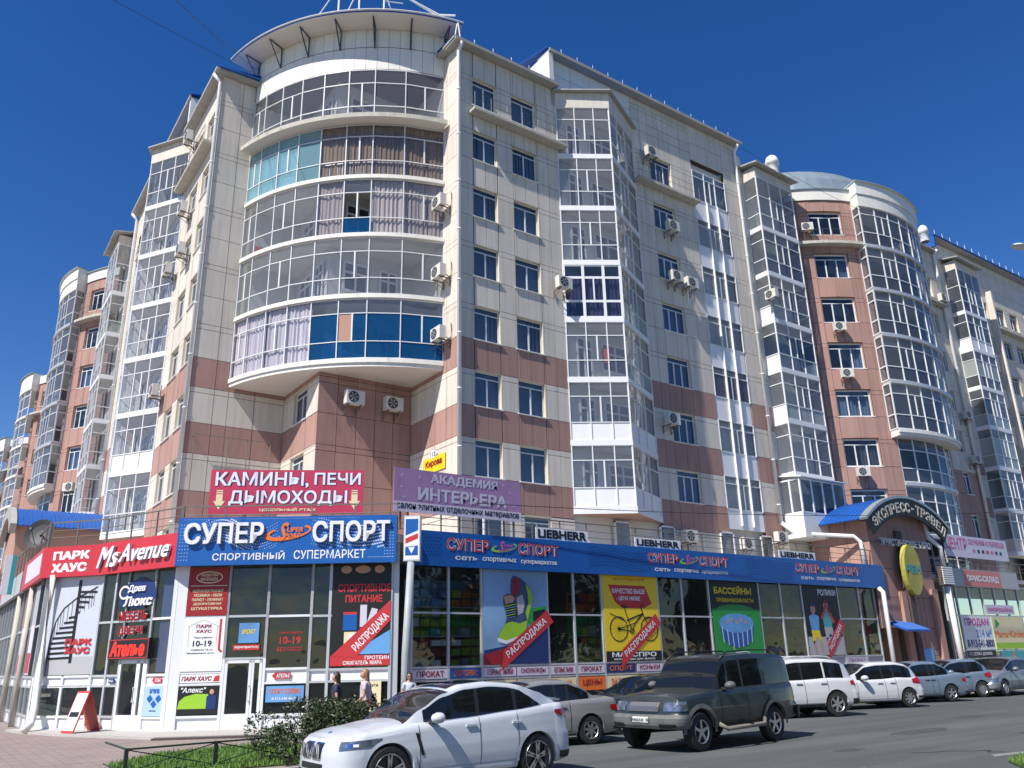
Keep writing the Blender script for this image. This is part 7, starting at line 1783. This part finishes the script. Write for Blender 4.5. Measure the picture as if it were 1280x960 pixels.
# ------------------------------------------------------------------ bush
K['leaf'] = mat('bush_leaf', (.030, .055, .018), .48, var=.3, scale=5); K['leaf2'] = mat('bush_leaf_light', (.065, .095, .035), .42, var=.2, scale=5); K['leaf3'] = mat('bush_leaf_rusty', (.07, .05, .02), .4); K['twig'] = mat('twig', (.07, .05, .035), .8)
o = thing('bush', 'dense dark green bush with glossy leaves between the lawn and the white car', 'bush', (8, 17.6, 0))
rb_ = random.Random(3); blobs = []
for _ in range(60):
    x = rb_.uniform(6.5, 10.4); hmax = 1.14 if 6.7 < x < 8.6 else (.84 if x < 9.6 else .72)
    blobs.append((x, 17.6+rb_.uniform(-.9, .9)-(x-8)*.15, rb_.uniform(.25, hmax-.1), rb_.uniform(.22, .40)))
m = MB(); tw = MB()
for i in range(30000):
    bx, by, bz, br = rb_.choice(blobs); th = rb_.uniform(0, 2*math.pi); ph = math.acos(rb_.uniform(-1, 1)); rr = br*rb_.uniform(.6, 1.08)**.6
    p = Vector((bx+rr*math.sin(ph)*math.cos(th), by+rr*math.sin(ph)*math.sin(th), bz+rr*.9*math.cos(ph)))
    if p.z < .05: continue
    a = Vector((rb_.uniform(-1, 1), rb_.uniform(-1, 1), rb_.uniform(-.3, 1))).normalized(); s_ = rb_.uniform(.022, .048); b_ = a.orthogonal().normalized(); b_ = (b_*math.cos(th)+a.cross(b_)*math.sin(th))
    n_ = a.cross(b_)*.15*s_
    m.quad(p-a*s_, p+b_*s_*.45+n_, p+a*s_, p-b_*s_*.45+n_, 0 if i % 5 < 3 else (1 if i % 9 else 2))
m.obj('foliage', ['leaf', 'leaf2', 'leaf3'], o, kind='stuff')
for i in range(60):
    x = rb_.uniform(6.8, 9.9); y = 17.6+rb_.uniform(-.6, .6)-(x-8)*.15; h = rb_.uniform(.9, 1.35) if 6.8 < x < 8.6 else rb_.uniform(.65, .88)
    tw.tube([(x, y, 0), (x+rb_.uniform(-.1, .1), y+rb_.uniform(-.1, .1), h*.5), (x+rb_.uniform(-.2, .2), y+rb_.uniform(-.2, .2), h)], .009, 4, r_end=.003)
    for k in range(7):
        q = Vector((x+rb_.uniform(-.2, .2), y+rb_.uniform(-.2, .2), h+rb_.uniform(-.12, .02))); a = Vector((rb_.uniform(-1, 1), rb_.uniform(-1, 1), rb_.uniform(0, 1))).normalized()*.035; b_ = a.orthogonal()*.5
        tw.quad(q-a, q+b_, q+a, q-b_, 1)
tw.obj('twigs', ['twig', 'leaf3'], o, kind='stuff')

# ------------------------------------------------------------------ people
K['skin'] = mat('skin', (.50, .28, .19), .55); K['hair_dk'] = mat('hair_dark', (.03, .018, .012), .45); K['hair_bl'] = mat('hair_fair', (.28, .16, .08), .45)
K['navy_c'] = mat('navy_blouse', (.025, .03, .06), .8); K['stripe'] = mat('striped_top', (.55, .45, .48), .8); K['khaki'] = mat('olive_trousers', (.16, .13, .09), .85); K['jeans'] = mat('dark_trousers', (.03, .035, .06), .85); K['pale_c'] = mat('pale_blue_shirt', (.45, .50, .56), .8); K['bagk'] = mat('black_bag', (.012, .012, .014), .45); K['lips'] = mat('lips', (.45, .10, .09), .5)
def skin(name, V_, E_, Rr, k, parent, sub=2):
    me = bpy.data.meshes.new(name); me.from_pydata(V_, E_, []); me.materials.append(K[k])
    o = link(name, me, parent); md = o.modifiers.new('skin', 'SKIN'); md.use_smooth_shade = True
    for i, r_ in enumerate(Rr):
        sv = me.skin_vertices[0].data[i]; sv.radius = (r_, r_) if not isinstance(r_, tuple) else r_; sv.use_root = (i == 0)
    s = o.modifiers.new('sub', 'SUBSURF'); s.levels = sub; s.render_levels = sub
    return o
def person(label, loc, heading, hgt, hair, top, legs, arms, stride=.22, hairlen=.28, glasses=False, bag=False, tri=None):
    """local frame: x forward, y to the left, z up; arms: (elbow, hand) offsets for right and left"""
    o = thing('person', label, 'person', local=True); h = hgt/1.70
    V_ = [(0, 0, .95), (0, 0, 1.12), (0, 0, 1.30), (0, 0, 1.42), (.01, 0, 1.50), (.02, 0, 1.56),
          (stride*.1, -.09, .90), (stride*.6, -.09, .48), (stride*1.0-.02, -.09, .09), (stride+.12, -.09, .04),
          (-stride*.1, .09, .90), (-stride*.2, .09, .48), (-stride*1.1, .09, .12), (-stride+.02, .09, .04)]
    E_ = [(0, 1), (1, 2), (2, 3), (3, 4), (4, 5), (0, 6), (6, 7), (7, 8), (8, 9), (0, 10), (10, 11), (11, 12), (12, 13)]
    Rr = [(.14, .105), (.115, .085), (.135, .095), (.11, .07), (.048, .048), (.045, .045), .085, .055, .035, .03, .085, .055, .035, .03]
    for sg, (el, hd) in zip((-1, 1), arms):
        k = len(V_); V_ += [(0, sg*.17, 1.385), el, hd]; E_ += [(3, k), (k, k+1), (k+1, k+2)]; Rr += [.045, .035, .024]
    body = skin('body', V_, E_, Rr, 'skin', o)
    # hands: palm, four fingers, thumb
    for sg, (el, hd) in zip((-1, 1), arms):
        d = (Vector(hd)-Vector(el)).normalized(); s_ = Vector((0, 1, 0)) if abs(d.y) < .8 else Vector((1, 0, 0)); u_ = d.cross(s_).normalized(); p0 = Vector(hd)
        hv = [tuple(p0), tuple(p0+d*.07)]; he = [(0, 1)]; hr = [.022, (.032, .016)]
        for f_, (of, ln) in enumerate(((-.026, .062), (-.009, .072), (.009, .068), (.026, .052))):
            k = len(hv); hv += [tuple(p0+d*.085+u_*of), tuple(p0+d*(.085+ln*.5)+u_*of*1.05-s_*.008*sg), tuple(p0+d*(.085+ln*.85)+u_*of-s_*.024*sg)]; he += [(1, k), (k, k+1), (k+1, k+2)]; hr += [.0095, .0085, .007]
        k = len(hv); hv += [tuple(p0+d*.035+u_*.035), tuple(p0+d*.075+u_*.052)]; he += [(0, k), (k, k+1)]; hr += [.010, .008]
        skin('hand', hv, he, hr, 'skin', body, 1)
    # clothes: slightly larger shells over trunk, upper arms and legs
    cv = [(0, 0, .93), (0, 0, 1.12), (0, 0, 1.30), (0, 0, 1.415)]; ce = [(0, 1), (1, 2), (2, 3)]; cr = [(.175, .135), (.145, .115), (.168, .13), (.13, .085)]
    for sg, (el, hd) in zip((-1, 1), arms):
        k = len(cv); sh_ = Vector((0, sg*.17, 1.39)); e_ = sh_+(Vector(el)-sh_)*.6; cv += [tuple(sh_), tuple(e_)]; ce += [(3, k), (k, k+1)]; cr += [.058, .056]
    skin('blouse', cv, ce, cr, top, o)
    lv = [(0, 0, .98)]+V_[6:9]+V_[10:13]; le = [(0, 1), (1, 2), (2, 3), (0, 4), (4, 5), (5, 6)]; lr = [(.15, .12), .105, .075, .06, .105, .075, .06]
    skin('trousers', lv, le, lr, legs, o)
    # head with face
    m = MB(); N = 20; Mv = 14; hc = Vector((.035, 0, 1.615))
    def hp(i, j):
        t = math.pi*j/Mv; a = 2*math.pi*i/N; x, y, z = math.sin(t)*math.cos(a), math.sin(t)*math.sin(a), math.cos(t)
        rx, ry, rz = .098, .076, .122
        if z < -.2: f = 1-(-z-.2)*.38; y *= f; x = x*(1-(-z-.2)*.25)+.02*(-z-.2)*10*.1
        q = Vector((x*rx, y*ry, z*rz))
        if x > .6 and abs(y) < .22 and -.45 < z < .1: q.x += .022*(1-abs(y)/.22)*(1 if z < -.05 else .5)
        if x > .5 and .05 < z < .25 and .15 < abs(y) < .55: q.x -= .006
        return hc+q
    for i in range(N):
        for j in range(Mv): m.quad(hp(i, j), hp(i, j+1), hp(i+1, j+1), hp(i+1, j))
    hd_ = m.obj('head', 'skin', body, smooth=True, fix=True)
    for sg in (-1, 1):
        m = MB(); m.lathe([(.001, .008), (.010, .004), (.012, 0)], 10, axis='z', c=(0, 0, 0)); e = m.mesh('eye'); 
        for v in e.vertices: v.co = Vector((.035+.086+v.co.z, sg*.031+v.co.x, 1.632+v.co.y*.6))
        e.materials.append(K['pblack']); link('eye', e, hd_)
        m = MB(); m.box(.02, .045, sg*.074-.006, sg*.074+.006, 1.59, 1.645); m.obj('ear', 'skin', hd_)
    m = MB(); m.box(.118, .130, -.02, .02, 1.558, 1.568); m.obj('mouth', 'lips', hd_)
    m = MB()
    def hq(i, j):
        t = math.pi*.62*j/9; a = 2*math.pi*i/N; x, y, z = math.sin(t)*math.cos(a), math.sin(t)*math.sin(a), math.cos(t); return hc+Vector((x*.108-.012, y*.090, z*.134+.008))
    for i in range(N):
        a = 2*math.pi*(i+.5)/N
        for j in range(9):
            if math.cos(a) > .45 and j > 4: continue
            m.quad(hq(i, j), hq(i, j+1), hq(i+1, j+1), hq(i+1, j))
    if hairlen:
        for i in range(9):
            a0_, a1_ = math.pi*(.52+.96*i/9), math.pi*(.52+.96*(i+1)/9)
            for j in range(5):
                f = lambda a, t: Vector((.02+.10*math.cos(a)*(1+.12*t), .088*math.sin(a)*(1+.15*t), 1.60-hairlen*t))
                m.quad(f(a0_, j/5), f(a1_, j/5), f(a1_, (j+1)/5), f(a0_, (j+1)/5))
    m.obj('hair', hair, hd_, smooth=True)
    if glasses:
        m = MB(); m.box(.118, .135, -.065, -.008, 1.615, 1.65); m.box(.118, .135, .008, .065, 1.615, 1.65); m.box(.12, .13, -.01, .01, 1.635, 1.645); m.box(.02, .12, -.085, -.079, 1.635, 1.645); m.box(.02, .12, .079, .085, 1.635, 1.645); m.obj('sunglasses', 'black', hd_)
    if tri:
        m = MB(); m.box(.05, .10, -.09, .09, 1.1, 1.12)
    q = Matrix.Translation(loc)@Matrix.Rotation(heading, 4, 'Z')@Matrix.Scale(h, 4); o.matrix_basis = q
    if bag:
        b = thing('handbag', 'black shoulder bag hanging at the hip of the fair-haired woman', 'bag', local=True)
        m = MB(); pr = [(-.22, .30, .80), (-.24, .33, 1.0), (-.15, .30, 1.12), (.04, .30, 1.10), (.08, .33, .95), (.04, .30, .80)]
        n6 = len(pr)
        for i in range(n6): a, c = pr[i], pr[(i+1) % n6]; m.quad((a[0], -a[1]*.52, a[2]), (c[0], -c[1]*.52, c[2]), (c[0], -c[1]*.95, c[2]), (a[0], -a[1]*.95, a[2]))
        m.poly([(a[0], -a[1]*.95, a[2]) for a in pr]); m.poly([(a[0], -a[1]*.52, a[2]) for a in pr]); m.tube([(-.15, -.22, 1.1), (-.08, -.18, 1.3), (-.02, -.15, 1.46), (.02, -.2, 1.25), (.03, -.22, 1.1)], .010, 5); m.obj('pouch', 'bagk', b, smooth=False)
        b.matrix_basis = q@Matrix.Scale(1, 4, (0, 1, 0)); b.matrix_basis = q@Matrix.Translation((0, .0, 0))
    return o
hd = math.atan2(.58, -.81)
person('woman in a dark blouse with dark hair walking left, nearer the corner shop door', (9.25, 21.1, 0.02), hd, 1.70, 'hair_dk', 'navy_c', 'jeans', (((.05, -.22, 1.12), (.22, -.18, 1.0)), ((-.05, .22, 1.12), (.12, .2, .92))))
person('fair-haired woman in a pale striped top and olive trousers walking left with a black bag', (9.75, 20.45, 0.02), hd, 1.76, 'hair_bl', 'stripe', 'khaki', (((-.10, -.22, 1.12), (.14, -.22, .98)), ((.0, .22, 1.12), (.24, .16, .95))), bag=True, hairlen=.22)
person('woman with bobbed dark hair and sunglasses behind the white car roof', (12.4, 23.05, 0.02), math.atan2(-.9, -.45), 1.62, 'hair_dk', 'pale_c', 'jeans', (((.0, -.22, 1.12), (.1, -.2, .9)), ((.0, .22, 1.12), (.1, .2, .9))), hairlen=.08, glasses=True)
# a band on the striped top
# ------------------------------------------------------------------ trees across the street (they show in the glass)
K['far_leaf'] = mat('tree_leaf', (.055, .085, .03), .6, var=.3, scale=1); K['bark'] = mat('bark', (.09, .07, .05), .9)
def street_tree(x, y, h, lab, seed):
    rr = random.Random(seed); o = thing('street_tree', lab, 'tree', (x, y, 0), 'trees behind the camera across the street')
    m = MB(); m.tube([(x, y, 0), (x+.1, y, h*.3), (x-.1, y+.1, h*.6)], .22, 8, r_end=.08)
    for i in range(6): a = i*1.05; m.tube([(x, y, h*.3+i*.2), (x+1.6*math.cos(a), y+1.6*math.sin(a), h*.6)], .07, 5, r_end=.02)
    m.obj('trunk', 'bark', o); m = MB(); bl = [(x+rr.uniform(-3.4, 3.4), y+rr.uniform(-2.5, 2.5), h*rr.uniform(.18, .92), rr.uniform(1.3, 2.4)) for _ in range(22)]
    for i in range(5200):
        bx, by, bz, br = rr.choice(bl); v = Vector((rr.gauss(0, 1), rr.gauss(0, 1), rr.gauss(0, 1))).normalized()*br*rr.random()**.35; p = Vector((bx, by, bz))+v
        a = Vector((rr.uniform(-1, 1), rr.uniform(-1, 1), rr.uniform(-1, 1))).normalized()*.36; b_ = a.orthogonal()*.7; m.quad(p-a, p-b_, p+a, p+b_)
    m.obj('crown', 'far_leaf', o, kind='stuff')
for i in range(9):
    street_tree(-14+i*11.5+(i % 3), -20-(i % 2)*3, 14+(i*37 % 5), 'street tree %s, seen only in reflections' % ['with a broad crown', 'with a tall crown', 'with a low crown', 'leaning slightly', 'with a thin crown', 'with a dense crown', 'with a split crown', 'with a ragged crown', 'with a round crown'][i], i)
